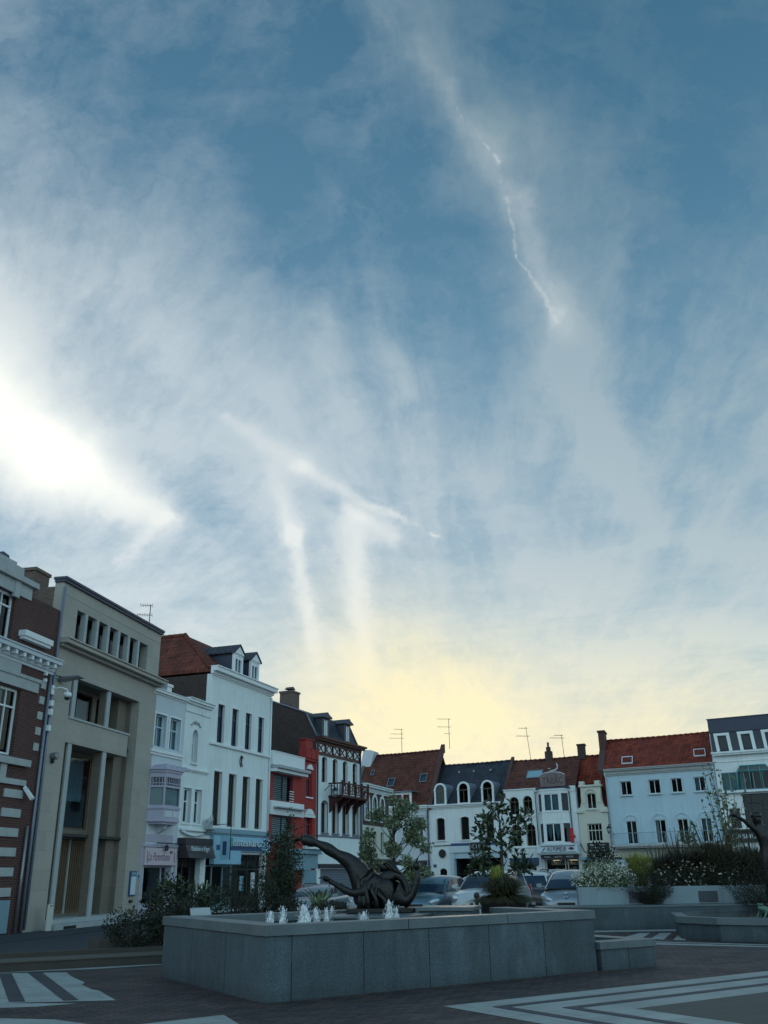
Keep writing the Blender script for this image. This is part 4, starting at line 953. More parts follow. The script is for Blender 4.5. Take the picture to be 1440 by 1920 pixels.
# ---------------- 3: white and lilac house with a bay window
P3 = (-10.10, 39.87); AZ3 = 17.0
B = Bld('bay_window_house', 'narrow white house with a lilac oriel bay above the pink shop sign', P3, AZ3, ROW, u0=-0.28)
o_ = 0.28
ops = [(0.04 + o_, 0.98 + o_, 6.85, 8.25), (1.30 + o_, 2.24 + o_, 6.85, 8.25), (0.05 + o_, 2.30 + o_, 0.1, 2.05), (0.35 + o_, 1.9 + o_, 3.95, 5.6)]
s = wall(MB(), 0, 2.6 + o_, 0, 9.1, ops); B.part('wall', s, MAT['plaster_grey'])
s = MB(); s.box(0, 0.2, 0.3, 8, 0, 9.0); s.box(0.2, 2.68 + o_, 7.8, 8, 0, 9.0); s.box(0.2, 2.88, 0.3, 7.8, 8.8, 9.0); B.part('side_walls', s, MAT['brick_dark'])
floors(B, 2.88, 8, [3.0, 6.4])
cornice(B, 0, 2.62 + o_, 9.08, [(0.07, 0.05), (0.10, 0.16), (0.04, 0.20)], 'paint_white')
for a, b, c, d in ops[:2]:
    window(B, a, b, c, d, y=0.16, fm='plaster_blue', ft=0.07, tra=(0.62,), mul=(0.5,), curtain=[(0.0, 1.0, 0.0, 0.62, 'curtain'), (0.0, 1.0, 0.64, 1.0, 'curtain')], surround=0.07, smat='paint_white')
s = MB(); s.box(0.06, 2.5 + o_, -0.12, 0.02, 6.60, 6.72); s.box(0.10, 2.45 + o_, -0.06, 0.02, 6.50, 6.60); B.part('string_course', s, MAT['paint_white'], 0.008)
# canted oriel bay
def prism_ring(pts, z0, z1): return MB().prism_z(pts, z0, z1)
bay = [(-0.02 + o_, 0.0), (0.22 + o_, -0.62), (1.52 + o_, -0.62), (2.15 + o_, 0.0)]
def scale_bay(k): cx = sum(p[0] for p in bay) / 4; return [(cx + (p[0] - cx) * k, p[1] * k if p[1] else 0.0) for p in bay]
bo = B.part('bay_window', MB().prism_z(scale_bay(1.0), 3.86, 4.30).prism_z(scale_bay(1.06), 4.27, 4.36).prism_z(scale_bay(1.05), 3.76, 3.86).prism_z(scale_bay(0.9), 3.66, 3.76).prism_z(scale_bay(1.0), 5.62, 5.80).prism_z(scale_bay(1.07), 5.76, 5.86).prism_z(scale_bay(1.16), 5.86, 5.94), MAT['paint_lilac'])
rr = MB()
for i in range(4):
    xa = 0.05 + o_ + i * 0.5; rr.prism_y([(xa, 5.94)] + [(xa + 0.5 * k / 8, 5.94 + 0.16 * math.sin(PI * k / 8)) for k in range(1, 8)] + [(xa + 0.5, 5.94)], -0.66, 0.02)
B.part('scalloped_crest', rr, MAT['paint_lilac'], parent=bo)
fr_ = MB(); gl_ = MB(); cu_ = MB()
def face(p, q, nb):
    p, q = Vector(p), Vector(q); L = (q - p).length; d = (q - p) / L; nr = Vector((-d.y, d.x)) * -1
    if nr.y > 0: nr = -nr
    def bar(u0, u1, z0, z1, th=0.05):
        a, b = p + d * u0, p + d * u1
        fr_.prism_z([tuple(a), tuple(b), tuple(b - nr * th), tuple(a - nr * th)], z0, z1)
    bar(0, 0.06, 4.36, 5.62); bar(L - 0.06, L, 4.36, 5.62); bar(0.06, L - 0.06, 5.14, 5.22); bar(0.06, L - 0.06, 4.36, 4.42); bar(0.06, L - 0.06, 5.56, 5.62); bar(0.06, L - 0.06, 5.30, 5.33, 0.03)
    for i in range(1, nb): bar(L * i / nb - 0.012, L * i / nb + 0.012, 5.22, 5.56, 0.03)
    a, b = p - nr * 0.03, q - nr * 0.03; gl_.quad((a.x, a.y, 4.38), (b.x, b.y, 4.38), (b.x, b.y, 5.6), (a.x, a.y, 5.6))
    a, b = p - nr * 0.10, q - nr * 0.10; k = 16
    for i in range(k):
        u, v = a + (b - a) * (i / k), a + (b - a) * ((i + 1) / k)
        cu_.quad((u.x, u.y + 0.012 * math.sin(i * 2.2), 4.4), (v.x, v.y + 0.012 * math.sin(i * 2.2 + 2.2), 4.4), (v.x, v.y + 0.012 * math.sin(i * 2.2 + 2.2), 5.12), (u.x, u.y + 0.012 * math.sin(i * 2.2), 5.12))
face(bay[0], bay[1], 5); face(bay[1], bay[2], 8); face(bay[2], bay[3], 5)
B.part('frame', fr_, MAT['paint_lilac'], parent=bo); B.part('pane', gl_, MAT['glass'], parent=bo); B.part('curtain', cu_, MAT['curtain'], parent=bo)
pnl = MB(); pnl.box(0.34 + o_, 0.92 + o_, -0.635, -0.62, 3.95, 4.2); pnl.box(1.0 + o_, 1.46 + o_, -0.635, -0.62, 3.95, 4.2); B.part('panel', pnl, MAT['plaster_grey'], 0.004, bo)
B.part('corbel', MB().prism_x([(0, 3.66), (-0.4, 3.66), (-0.34, 3.5), (-0.12, 3.36), (0, 3.3)], 1.1, 1.3), MAT['plaster_grey'], 0.01, bo)
s = MB(); s.box(0.0, 2.62 + o_, -0.10, 0.02, 2.78, 2.90); s.box(0.0, 0.12, -0.06, 0.02, 0, 2.78); s.box(2.46 + o_, 2.62 + o_, -0.06, 0.02, 0, 2.78); s.box(0.3, 2.5, -0.03, 0.02, 2.98, 3.28); B.part('shop_surround', s, MAT['paint_lilac'], 0.008)
sg = B.part('shop_sign', MB().box(0.16, 2.42 + o_, -0.14, 0.0, 2.06, 2.74), MAT['pink_sign'], 0.01)
text('lettering', 'La Parenthese', MAT['letter_plum'], sg, 1.26, 2.24, 1.75, 0.32, -0.142, 0.006, shear=0.35)
fl_ = MB()
for sx in (0.30, 2.50):
    for i in range(5): fl_.tube([(sx + 0.03 * math.sin(i), -0.146, 2.16 + i * 0.09), (sx + 0.05 * math.cos(i * 2), -0.146, 2.24 + i * 0.09)], 0.012, 5)
fl_.arc(2.15, 2.58, 0.03, 0.06, 0, 2 * PI, -0.15, -0.14, 10); fl_.arc(2.27, 2.58, 0.03, 0.06, 0, 2 * PI, -0.15, -0.14, 10)
B.part('scrollwork', fl_, MAT['letter_plum'], parent=sg)
s = MB(); s.tube([(0.8, -0.25, 2.93), (2.9, -0.25, 2.93)], 0.022, 6); B.part('sign_rail', s, MAT['black_metal'])
s = MB().arc(1.62, 2.74, 0.07, 0.12, 0, 2 * PI, -0.28, -0.22, 14); s.tube([(1.62, -0.25, 2.94), (1.62, -0.25, 2.86)], 0.02, 6); B.part('ring_ornament', s, MAT['black_metal'])
shopfront(B, 0.05 + o_, 2.30 + o_, 0.1, 2.05, fm='paint_lilac', bars=(0.8,), tra=None, riser=0.5)
rf = MB().prism_x([(0.35, 9.05), (2.2, 10.3), (5.5, 10.3), (7.8, 9.0)], 0.2, 2.6); B.part('roof', rf, MAT['tiles_slate'])
chimney(B, 1.9, 2.3, 0.45, 0.9, 8.9, 9.85, 'paint_white')

# ---------------- 3b: small white house with an arched window
P3b = (P3[0] + math.sin(math.radians(17)) * 2.62, P3[1] + math.cos(math.radians(17)) * 2.62)
B = Bld('arched_window_house', 'slim white house with one arched upper window over the dark blind shop', P3b, AZ3, ROW)
ops = [(0.78, 1.28, 6.5, 8.0, 0.25), (0.28, 0.98, 3.85, 5.35), (1.30, 1.98, 3.85, 5.35), (0.15, 2.25, 0.1, 2.7)]
s = wall(MB(), 0, 2.43, 0, 9.2, ops); B.part('wall', s, MAT['plaster_white'])
s = MB(); s.box(2.2, 2.43, 0.3, 8, 0, 9.1); s.box(0.0, 2.2, 7.8, 8, 0, 9.1); s.box(0.0, 2.2, 0.3, 7.8, 8.9, 9.1); B.part('side_walls', s, MAT['brick_dark'])
floors(B, 2.43, 8, [3.3, 6.2])
cornice(B, 0.0, 2.43, 8.75, [(0.06, 0.05), (0.30, 0.04), (0.10, 0.14), (0.12, 0.24), (0.05, 0.30)], 'plaster_white')
cornice(B, 0.0, 2.43, 6.08, [(0.06, 0.06), (0.08, 0.12)], 'plaster_white', 'string_course'); 
window(B, *ops[0][:4], r=0.25, fm='paint_white', ft=0.06, tra=(0.62,), mul=(), surround=0.10, smat='plaster_white', sill=0.10)
for o in ops[1:3]: window(B, *o, fm='paint_white', ft=0.07, tra=(0.62,), mul=(0.5,), surround=0.05, smat='plaster_white', sill=0.08)
s = MB()
for sx in (-1, 1):
    s.tube([(1.03 + sx * x_, -0.03, z_) for x_, z_ in ((0.08, 8.25), (0.18, 8.36), (0.30, 8.30), (0.40, 8.18), (0.52, 8.20))], [0.03, 0.045, 0.035, 0.03, 0.02], 6)
s.lathe([(0.0, -0.06), (0.07, -0.04), (0.09, 0.0)], (1.03, 0, 8.36), 10, axis='y')
B.part('stucco_ornament', s, MAT['stone_trim'])
s = MB(); s.box(0.1, 2.35, -0.16, 0.02, 3.52, 3.62); s.tube([(0.2, -0.1, 3.5), (0.7, -0.14, 3.36), (1.3, -0.15, 3.32), (2.2, -0.1, 3.42)], 0.06, 6); B.part('garland', s, MAT['plaster_white'])
bl = B.part('awning_box', MB().box(0.02, 2.60, -0.42, 0.0, 2.92, 3.20).prism_x([(-0.40, 2.92), (-0.05, 2.92), (-0.05, 2.36), (-0.62, 2.36)], 0.05, 2.56), MAT['paint_dark'])
text('lettering', 'Madeleine et Roger', MAT['letter_pale'], bl, 0.98, 2.58, 1.75, 0.28, -0.66, 0.006, shear=0.2)
shopfront(B, 0.15, 2.25, 0.1, 2.34, fm='paint_dark', bars=(0.42, 0.75), tra=None, riser=0.35)
t = thing('stone_figurine', 'weathered grey animal figurine perched on the corner cornice of the white houses', 'ornament', (P3b[0] + math.sin(math.radians(17)) * 2.45 + 0.25, P3b[1] + math.cos(math.radians(17)) * 2.45 - 0.1, 3.62), math.radians(90 - AZ3))
MB().box(-0.28, 0.35, -0.22, 0.14, 0.0, 0.08).build('plinth', MAT['stone_trim'], t, 0.01)
fg = MB(); fg.tube([(-0.22, 0, 0.34), (-0.05, 0, 0.38), (0.12, 0, 0.40), (0.2, 0, 0.5), (0.27, 0, 0.52)], [0.08, 0.13, 0.12, 0.08, 0.05], 8)
for lx in (-0.18, 0.12):
    for ly in (-0.06, 0.06): fg.tube([(lx, ly, 0.36), (lx + 0.02, ly, 0.2), (lx, ly, 0.06)], [0.05, 0.035, 0.04], 6)
fg.tube([(0.18, 0.04, 0.56), (0.17, 0.07, 0.64)], [0.03, 0.01], 5); fg.tube([(0.18, -0.04, 0.56), (0.17, -0.07, 0.64)], [0.03, 0.01], 5)
fg.build('figure', MAT['stone_trim'], t)

# ---------------- 4: tall white house with the blue optician shop
P4 = (-8.62, 44.70); AZ4 = 19.0
B = Bld('tall_white_house', 'tall smooth white house with four slender windows per floor and a pale blue shop fascia', P4, AZ4, ROW)
Wd = 6.60
up = [(0.68 + i * 1.47, 1.36 + i * 1.47, 7.70, 9.57) for i in range(4)]
lo = [(0.62 + i * 1.475, 1.42 + i * 1.475, 3.84, 6.34) for i in range(4)]
ops = up + lo + [(0.3, 6.3, 0.1, 2.6)]
s = wall(MB(), 0, Wd, 0, 10.95, ops); B.part('wall', s, MAT['plaster_white'])
shell(B, Wd, 10.95, 10, 'brick_dark'); floors(B, Wd, 10, [3.4, 7.0])
cornice(B, 0, Wd, 10.88, [(0.07, 0.05), (0.12, 0.12), (0.20, 0.34), (0.06, 0.40)], 'paint_white', ret=1)
for i, o in enumerate(up): window(B, *o, y=0.09, fm='lead_dark', ft=0.06, tra=(0.70,), mul=(0.5,), curtain=[(0.0, 1.0, 0.70, 1.0, 'curtain'), (0.05, 0.45, 0.0, 0.68, 'curtain')], surround=0.07, smat='paint_white')
for i, o in enumerate(lo): window(B, *o, y=0.12, fm='wood_brown', ft=0.06, mul=(), tra=(), surround=0.06, smat='paint_white', curtain=[(0.02, 0.98, 0.0, 1.0, 'rust_panel')])
s = MB(); s.box(0.0, Wd, -0.12, 0.02, 7.54, 7.68); B.part('string_course', s, MAT['paint_white'], 0.008)
s = MB(); s.box(0.0, Wd, -0.10, 0.02, 3.62, 3.74); s.box(0.0, Wd, -0.22, 0.02, 3.50, 3.62); s.box(0.0, Wd, -0.14, 0.02, 3.42, 3.50); B.part('shop_cornice', s, MAT['paint_teal'], 0.01)
sg = B.part('shop_fascia', MB().box(0.60, 6.58, -0.22, 0.0, 2.72, 3.40).box(0.62, 3.30, -0.26, 0.0, 2.12, 2.718), MAT['shop_blue'], 0.012)
B.part('dark_stripe', MB().box(0.85, 5.6, -0.23, -0.20, 2.75, 2.98), MAT['shop_navy'], parent=sg)
B.part('square_logo', MB().box(1.44, 1.84, -0.33, -0.21, 2.92, 3.32), MAT['letter_pale'], 0.004, sg)
B.part('square_logo', MB().box(1.85, 2.26, -0.33, -0.21, 2.92, 3.32), MAT['shop_green'], 0.004, sg, 'green half of the square logo')
text('logo_letter', 'E', MAT['shop_green'], sg, 1.64, 2.99, 0.22, 0.26, -0.336, 0.005)
text('lettering', 'entendre', MAT['letter_pale'], sg, 3.80, 2.95, 2.95, 0.38, -0.30, 0.05)
lo_ = text('lettering', 'entendre', MAT['shop_navy'], sg, 3.87, 2.92, 2.95, 0.38, -0.245, 0.02)
s = B.part('shop_back', MB().box(0.3, 6.3, 0.8, 0.9, 0.1, 2.6), MAT['interior'])
shopfront(B, 0.3, 3.3, 0.1, 2.10, fm='paint_teal', bars=(0.35, 0.7), tra=None, riser=0.3)
shopfront(B, 3.35, 6.3, 0.1, 2.6, fm='paint_dark', bars=(0.55,), tra=0.72, riser=0.1)
B.part('door_poster', MB().box(4.15, 4.55, 0.22, 0.245, 0.9, 1.6), MAT['shop_blue'])
B.part('window_reflection', MB().box(5.35, 5.75, 0.20, 0.24, 0.7, 1.75), MAT['paint_white'])  # white sheet painted as a pale reflection in the shop window
text('window_lettering', 'AUDITION', MAT['letter_dark'], B.e, 5.55, 1.30, 0.34, 0.09, 0.195, 0.004)
s = MB().box(0.0, 0.28, 0.0, 0.28, 0, 3.4)
# hipped tile roof seen from its left side
rz0, rz1 = 11.2, 13.6
rf = MB(); yb = 9.2
rf.add([(-0.05, 0.1, rz0), (Wd, 0.1, rz0), (Wd, yb, rz0), (-0.05, yb, rz0), (1.9, 2.9, rz1), (Wd - 1.4, 2.9, rz1), (Wd - 1.4, yb - 1.2, rz1), (1.9, yb - 1.2, rz1), (-0.05, 0.1, rz0 - 0.15), (Wd, 0.1, rz0 - 0.15), (Wd, yb, rz0 - 0.15), (-0.05, yb, rz0 - 0.15)],
       [(0, 1, 5, 4), (1, 2, 6, 5), (2, 3, 7, 6), (3, 0, 4, 7), (4, 5, 6, 7), (0, 8, 9, 1), (1, 9, 10, 2), (2, 10, 11, 3), (3, 11, 8, 0), (8, 11, 10, 9)])
ro = B.part('roof', rf, MAT['tiles_orange'])
rd = MB()
for i in range(22):
    q = i / 22; a = Vector((-0.05, 0.1, rz0 + 0.02)).lerp(Vector((1.9, 2.9, rz1 + 0.02)), q); b = Vector((-0.05, 0.1, rz0 + 0.02)).lerp(Vector((1.9, 2.9, rz1 + 0.02)), q + 1 / 20)
    rd.tube([a, b], [0.10, 0.12], 8)
for i in range(16):
    q = i / 16; a = Vector((1.9, 2.9, rz1)).lerp(Vector((1.9, yb - 1.2, rz1)), q); b = Vector((1.9, 2.9, rz1)).lerp(Vector((1.9, yb - 1.2, rz1)), q + 1 / 15)
    rd.tube([a, b], [0.11, 0.13], 8)
B.part('hip_tiles', rd, MAT['tiles_orange'], parent=ro)
plain('cement_patch', (0.16, 0.14, 0.11), 0.85, 0.4, 2.5, bmp=0.3)
cs = MB(); cs.box(0.25, 1.1, 5.35, 6.45, 11.5, 12.75); B.part('loft_hatch', cs, MAT['cement_patch'], 0.02, ro)
B.part('hatch_lintel', MB().box(0.2, 1.15, 5.2, 6.6, 12.75, 12.87), MAT['stone_trim'], 0.01, ro)
B.part('cement_patch', MB().prism_x([(4.35, 11.45), (5.3, 11.5), (5.3, 12.9), (4.9, 13.0), (4.55, 12.7), (4.65, 12.3), (4.4, 11.9)], 0.35, 1.15), MAT['cement_patch'], 0.02, ro)
def dormer(B, x0, x1, y0, z0, z1, ya, parent, wm='paint_white', side='lead_dark', back=None):
    """gabled dormer: cheeks, pediment, roof, window"""
    yb_ = back or ya
    d_ = MB(); d_.box(x0 + 0.05, x0 + 0.12, y0 + 0.05, yb_, z0, z1); d_.box(x1 - 0.12, x1 - 0.05, y0 + 0.05, yb_, z0, z1)
    do_ = B.part('dormer', d_, MAT[side], parent=parent)
    f_ = MB(); cx = (x0 + x1) / 2
    f_.box(x0, x0 + 0.16, y0, y0 + 0.12, z0, z1); f_.box(x1 - 0.16, x1, y0, y0 + 0.12, z0, z1); f_.box(x0, x1, y0 - 0.003, y0 + 0.13, z0 - 0.02, z0 + 0.08)
    f_.prism_y([(x0 - 0.06, z1), (x1 + 0.06, z1), (cx, z1 + 0.42)], y0 - 0.05, y0 + 0.10)
    f_.arc(cx, z1 - 0.28, 0.22, 0.34, 0, PI, y0 + 0.0, y0 + 0.10, 10); f_.box(x0 + 0.16, x1 - 0.16, y0 + 0.03, y0 + 0.09, z1 - 0.26, z1)
    f_.box(cx - 0.02, cx + 0.02, y0 + 0.02, y0 + 0.08, z0 + 0.08, z1 - 0.2)
    B.part('dormer_front', f_, MAT[wm], 0.0, parent)
    B.part('dormer_pane', MB().box(x0 + 0.14, x1 - 0.14, y0 + 0.10, y0 + 0.11, z0 + 0.05, z1 - 0.1), MAT['glass'], 0, parent)
    B.part('dormer_curtain', MB().box(x0 + 0.14, x1 - 0.14, y0 + 0.14, y0 + 0.15, z0 + 0.05, z1 - 0.1), MAT['curtain'], 0, parent)
    r_ = MB(); r_.add([(x0 - 0.12, y0 - 0.10, z1 - 0.02), (cx, y0 - 0.10, z1 + 0.47), (x1 + 0.12, y0 - 0.10, z1 - 0.02), (x0 - 0.12, yb_, z1 - 0.02), (cx, yb_, z1 + 0.47), (x1 + 0.12, yb_, z1 - 0.02),
                       (x0 - 0.12, y0 - 0.10, z1 + 0.05), (cx, y0 - 0.10, z1 + 0.55), (x1 + 0.12, y0 - 0.10, z1 + 0.05), (x0 - 0.12, yb_, z1 + 0.05), (cx, yb_, z1 + 0.55), (x1 + 0.12, yb_, z1 + 0.05)],
                      [(0, 1, 7, 6), (1, 2, 8, 7), (6, 7, 10, 9), (7, 8, 11, 10), (0, 3, 4, 1), (1, 4, 5, 2), (0, 6, 9, 3), (2, 5, 11, 8)])
    B.part('dormer_roof', r_, MAT['tiles_slate'], 0, parent)
dormer(B, 2.35, 3.35, 0.12, 11.38, 12.50, 2.6, ro); dormer(B, 4.25, 5.25, 0.12, 11.38, 12.50, 2.6, ro)
chimney(B, 6.25, 6.9, 3.2, 4.4, 11.0, 13.3, 'brick_dark', ro)
pipe(B, [(6.55, -0.06, 10.8), (6.55, -0.06, 3.8)], 0.045, 'plaster_white')
s = MB(); s.arc(3.35, 7.05, 0.16, 0.19, 0.6, 5.6, -0.05, -0.02, 14, ez=1.5); s.box(3.33, 3.37, -0.06, 0.02, 6.86, 7.3); B.part('wall_anchor', s, MAT['black_metal'])
t = thing('projecting_sign', 'narrow blue-white shop sign hanging from a black bracket', 'sign', (P4[0] + 0.35, P4[1] + 0.2, 2.3), math.radians(90 - AZ4))
MB().box(-0.02, 0.02, -0.95, -0.45, 0.0, 1.05).build('panel', MAT['shop_blue'], t, 0.01); MB().tube([(0, 0, 1.55), (0, -0.98, 1.55), (0, -0.98, 0.0)], 0.02, 6).build('bracket', MAT['black_metal'], t)
MB().box(-0.03, 0.03, -0.80, -0.60, 0.2, 0.8).build('symbol', MAT['shop_navy'], t)

# ---------------- 5: red house with modern white bands
P5 = (-6.45, 50.99); AZ5 = 20.0
B = Bld('red_house', 'red rendered house with white horizontal bands and a stepped red chimney', P5, AZ5, ROW)
Wd = 6.18
ops = [(0.50, 2.95, 5.42, 6.80), (0.50, 2.95, 3.20, 4.62), (4.72, 5.55, 5.85, 7.25), (4.60, 5.70, 3.15, 4.75), (0.3, 3.2, 0.1, 1.9), (4.5, 5.2, 0.3, 1.85)]
s = wall(MB(), 0, Wd, 0, 7.9, ops); B.part('wall', s, MAT['plaster_red'])
shell(B, Wd, 7.9, 9, 'brick_dark'); floors(B, Wd, 9, [2.9, 5.2])
s = MB(); s.box(-0.02, 4.05, -0.22, 0.02, 7.22, 7.92); s.box(0.0, 4.06, -0.26, 0.02, 7.92, 7.97)
s.box(-0.02, 4.06, -0.45, 0.02, 6.86, 7.02); s.box(0.0, 4.1, -0.20, 0.0, 4.64, 5.36); B.part('white_band', s, MAT['paint_white'], 0.01)
s = MB(); s.box(0.0, 4.05, -0.62, 0.02, 7.03, 7.20); s.box(0.2, 3.9, -0.5, -0.2, 4.98, 5.06); B.part('canopy', s, MAT['stone_trim'], 0.02)
B.part('lower_band', MB().box(0.0, 4.1, -0.16, 0.0, 2.65, 3.1), MAT['plaster_red'], 0.01)
for o in ops[:2]:
    fo = window(B, *o, y=0.12, fm='lead_dark', ft=0.06, mul=(0.56,), tra=())
    bl = MB(); nsl = 13
    for i in range(nsl):
        z = o[2] + 0.05 + i * (o[3] - o[2] - 0.08) / nsl; bl.box(o[0] + 0.06, o[1] - 0.35, 0.20, 0.235, z, z + 0.065)
    for i in range(5): bl.box(o[1] - 0.5, o[1] + 0.05, -0.06, -0.03, o[2] + 0.02 + i * 0.13, o[2] + 0.06 + i * 0.13)
    B.part('blind', bl, MAT['paint_white'], parent=fo)
for o in ops[2:4]: window(B, *o, y=0.14, fm='plaster_red', ft=0.06, mul=(0.33, 0.66), tra=(0.75,), sill=0.08, smat='paint_white', curtain=[(0.0, 1.0, 0.0, 0.9, 'paint_lilac')])
s = MB()
for (cx, z, hw, h) in ((5.13, 7.42, 0.46, 0.30), (5.15, 4.85, 0.72, 0.34)):
    s.prism_y([(cx - hw, z)] + [(cx - hw * math.cos(PI * k / 10) * (0.8 if 0 < k < 10 else 1), z + h * math.sin(PI * k / 10)) for k in range(1, 10)] + [(cx + hw, z)], -0.10, 0.0)
s.box(4.4, 5.9, -0.1, 0.0, 4.70, 4.84); B.part('window_hood', s, MAT['paint_white'], 0.01)
s = MB(); s.box(4.15, 6.1, -0.16, 0.3, 7.88, 8.02); s.box(4.25, 6.0, -0.20, 0.3, 8.02, 8.5); s.box(4.4, 5.85, -0.15, 0.3, 8.5, 8.58); s.box(4.5, 5.5, -0.05, 0.35, 8.58, 9.1); s.box(4.42, 5.6, -0.1, 0.4, 9.1, 9.18)
for x in (4.3, 5.0, 5.7): s.box(x, x + 0.25, -0.24, 0.0, 8.02, 8.62)
B.part('stepped_chimney', s, MAT['plaster_red'], 0.02)
s = MB(); s.box(0.9, 6.40, -0.30, 0.0, 2.78, 2.96); s.box(0.9, 6.42, -0.36, 0.0, 2.70, 2.78); s.box(0.9, 6.2, -0.16, 0.0, 1.93, 2.70); s.box(0.6, 4.5, -0.5, 0.0, 1.84, 1.93); s.box(4.3, 6.2, -0.08, 0.0, 0.0, 1.84)
B.part('shop_fascia', s, MAT['paint_teal'], 0.01)
text('lettering', 'DAME', MAT['letter_dark'], B.e, 2.85, 2.10, 1.5, 0.36, -0.166, 0.012)
s = MB(); s.box(4.3, 6.3, -0.5, 0.0, 2.96, 3.12); B.part('white_canopy', s, MAT['paint_white'], 0.01)
shopfront(B, 0.3, 3.2, 0.1, 1.85, fm='paint_dark', bars=(0.5,), tra=None); window(B, 4.5, 5.2, 0.3, 1.85, y=0.1, fm='paint_teal', mul=(), name='door')

# ---------------- 6: tall half-timber styled house with balcony
P6 = (-4.33, 56.82); AZ6 = 24.0
B = Bld('balcony_house', 'tall white house with a maroon timber balcony, crossed frieze and slate mansard roof', P6, AZ6, ROW)
Wd = 6.05
up = [(0.62 + i * 1.42, 1.32 + i * 1.42, 6.85, 8.38, 0.16) for i in range(4)]
lo = [(0.66 + i * 1.42, 1.42 + i * 1.42, 3.92, 5.76, 0.16) for i in range(4)]
s = wall(MB(), 0, Wd, 0, 9.3, up + lo + [(0.6, 5.5, 0.1, 1.9)]); B.part('wall', s, MAT['plaster_white'])
floors(B, Wd, 9, [3.3, 6.2])
for o in up: window(B, *o[:4], r=0.16, y=0.14, fm='paint_maroon', ft=0.07, tra=(0.6,), mul=(0.5,), curtain=[(0.0, 0.42, 0.0, 0.9, 'curtain')], surround=0.05, smat='plaster_white')
for o in lo: window(B, *o[:4], r=0.16, y=0.18, fm='wood_brown', ft=0.06, mul=(), sill=0.12, smat='zinc', surround=0.05, curtain=[(0.02, 0.98, 0.0, 0.92, 'rust_panel')])
# left gable wall in dark brick, following the mansard
gz = [(0.02, 0), (0.02, 9.45), (0.75, 10.95), (5.2, 12.6), (10.2, 10.9), (10.2, 0)]
s = MB().prism_x(gz, -0.02, 0.22); s.prism_x(gz, Wd - 0.22, Wd); s.box(0.22, Wd - 0.22, 9.95, 10.2, 0, 10.8); B.part('side_walls', s, MAT['brick_dark'])
s = MB(); 
for i in range(len(gz) - 3):
    a, b = gz[i + 1], gz[i + 2]; s.tube([(-0.04, a[0] - 0.03, a[1] + 0.03), (-0.04, b[0], b[1] + 0.03)], 0.055, 6)
B.part('verge', s, MAT['zinc'])
rf = MB().prism_x([(0.05, 9.45), (0.75, 10.93), (5.2, 12.58), (10.2, 10.88), (10.2, 10.7), (0.4, 9.3)], 0.22, Wd - 0.22); ro = B.part('mansard_roof', rf, MAT['tiles_slate'])
s = MB(); s.box(-0.02, Wd + 0.08, -0.06, 0.02, 8.42, 8.60); s.box(-0.02, Wd + 0.08, -0.10, 0.02, 9.10, 9.26); s.box(-0.05, Wd + 0.22, -0.30, 0.05, 9.26, 9.38); s.box(-0.05, Wd + 0.28, -0.42, 0.10, 9.38, 9.50)
for i in range(7):
    x = 0.05 + i * 0.985; s.box(x - 0.05, x + 0.05, -0.09, 0.0, 8.60, 9.10)
for i in range(8):
    xa = 0.16 + i * 0.735; xb = xa + 0.62
    for (p, q) in (((xa, 8.62), (xb, 9.08)), ((xa, 9.08), (xb, 8.62))):
        dx, dz = q[0] - p[0], q[1] - p[1]; L = math.hypot(dx, dz); nx, nz = -dz / L * 0.028, dx / L * 0.028
        yo = -0.05 if p[1] < 8.8 else -0.046
        s.prism_y([(p[0] + nx, p[1] + nz), (p[0] - nx, p[1] - nz), (q[0] - nx, q[1] - nz), (q[0] + nx, q[1] + nz)], yo, 0.0)
B.part('timber_frieze', s, MAT['paint_maroon'])
def mansard_dormer(B, x0, x1, ro):
    d = MB(); d.box(x0, x1, 0.12, 1.9, 9.55, 10.80); do_ = B.part('dormer', d, MAT['slate_wall'], 0, ro)
    f = MB(); cx = (x0 + x1) / 2
    for dx in (-0.14, 0.03): f.box(cx + dx, cx + dx + 0.07, 0.09, 0.12, 9.72, 10.62)
    f.box(cx - 0.2, cx - 0.16, 0.08, 0.12, 9.68, 10.66); f.box(cx + 0.14, cx + 0.18, 0.08, 0.12, 9.68, 10.66)
    B.part('dormer_shutters', f, MAT['paint_white'], 0, ro)
    r = MB(); r.prism_y([(x0 - 0.14, 10.78), (x0 - 0.10, 10.88), (cx - 0.2, 11.0), (cx, 11.14), (cx + 0.2, 11.0), (x1 + 0.10, 10.88), (x1 + 0.14, 10.78)], -0.06, 2.3); B.part('dormer_roof', r, MAT['slate_wall'], 0, ro)
mansard_dormer(B, 0.85, 1.80, ro); mansard_dormer(B, 3.95, 4.85, ro)
chimney(B, 0.3, 1.25, 2.0, 2.9, 10.9, 12.55, 'brick_old', ro); chimney(B, -0.02, 0.5, 5.9, 7.2, 11.9, 12.75, 'brick_dark', ro)
s = MB(); s.box(0.55, 1.05, 2.2, 2.7, 12.55, 12.60); s.prism_y([(0.5, 12.70), (1.1, 12.70), (0.8, 12.88)], 2.2, 2.7); s.box(0.6, 0.64, 2.4, 2.44, 12.60, 12.70); s.box(0.96, 1.0, 2.4, 2.44, 12.60, 12.70); B.part('chimney_cap', s, MAT['black_metal'], 0, ro)
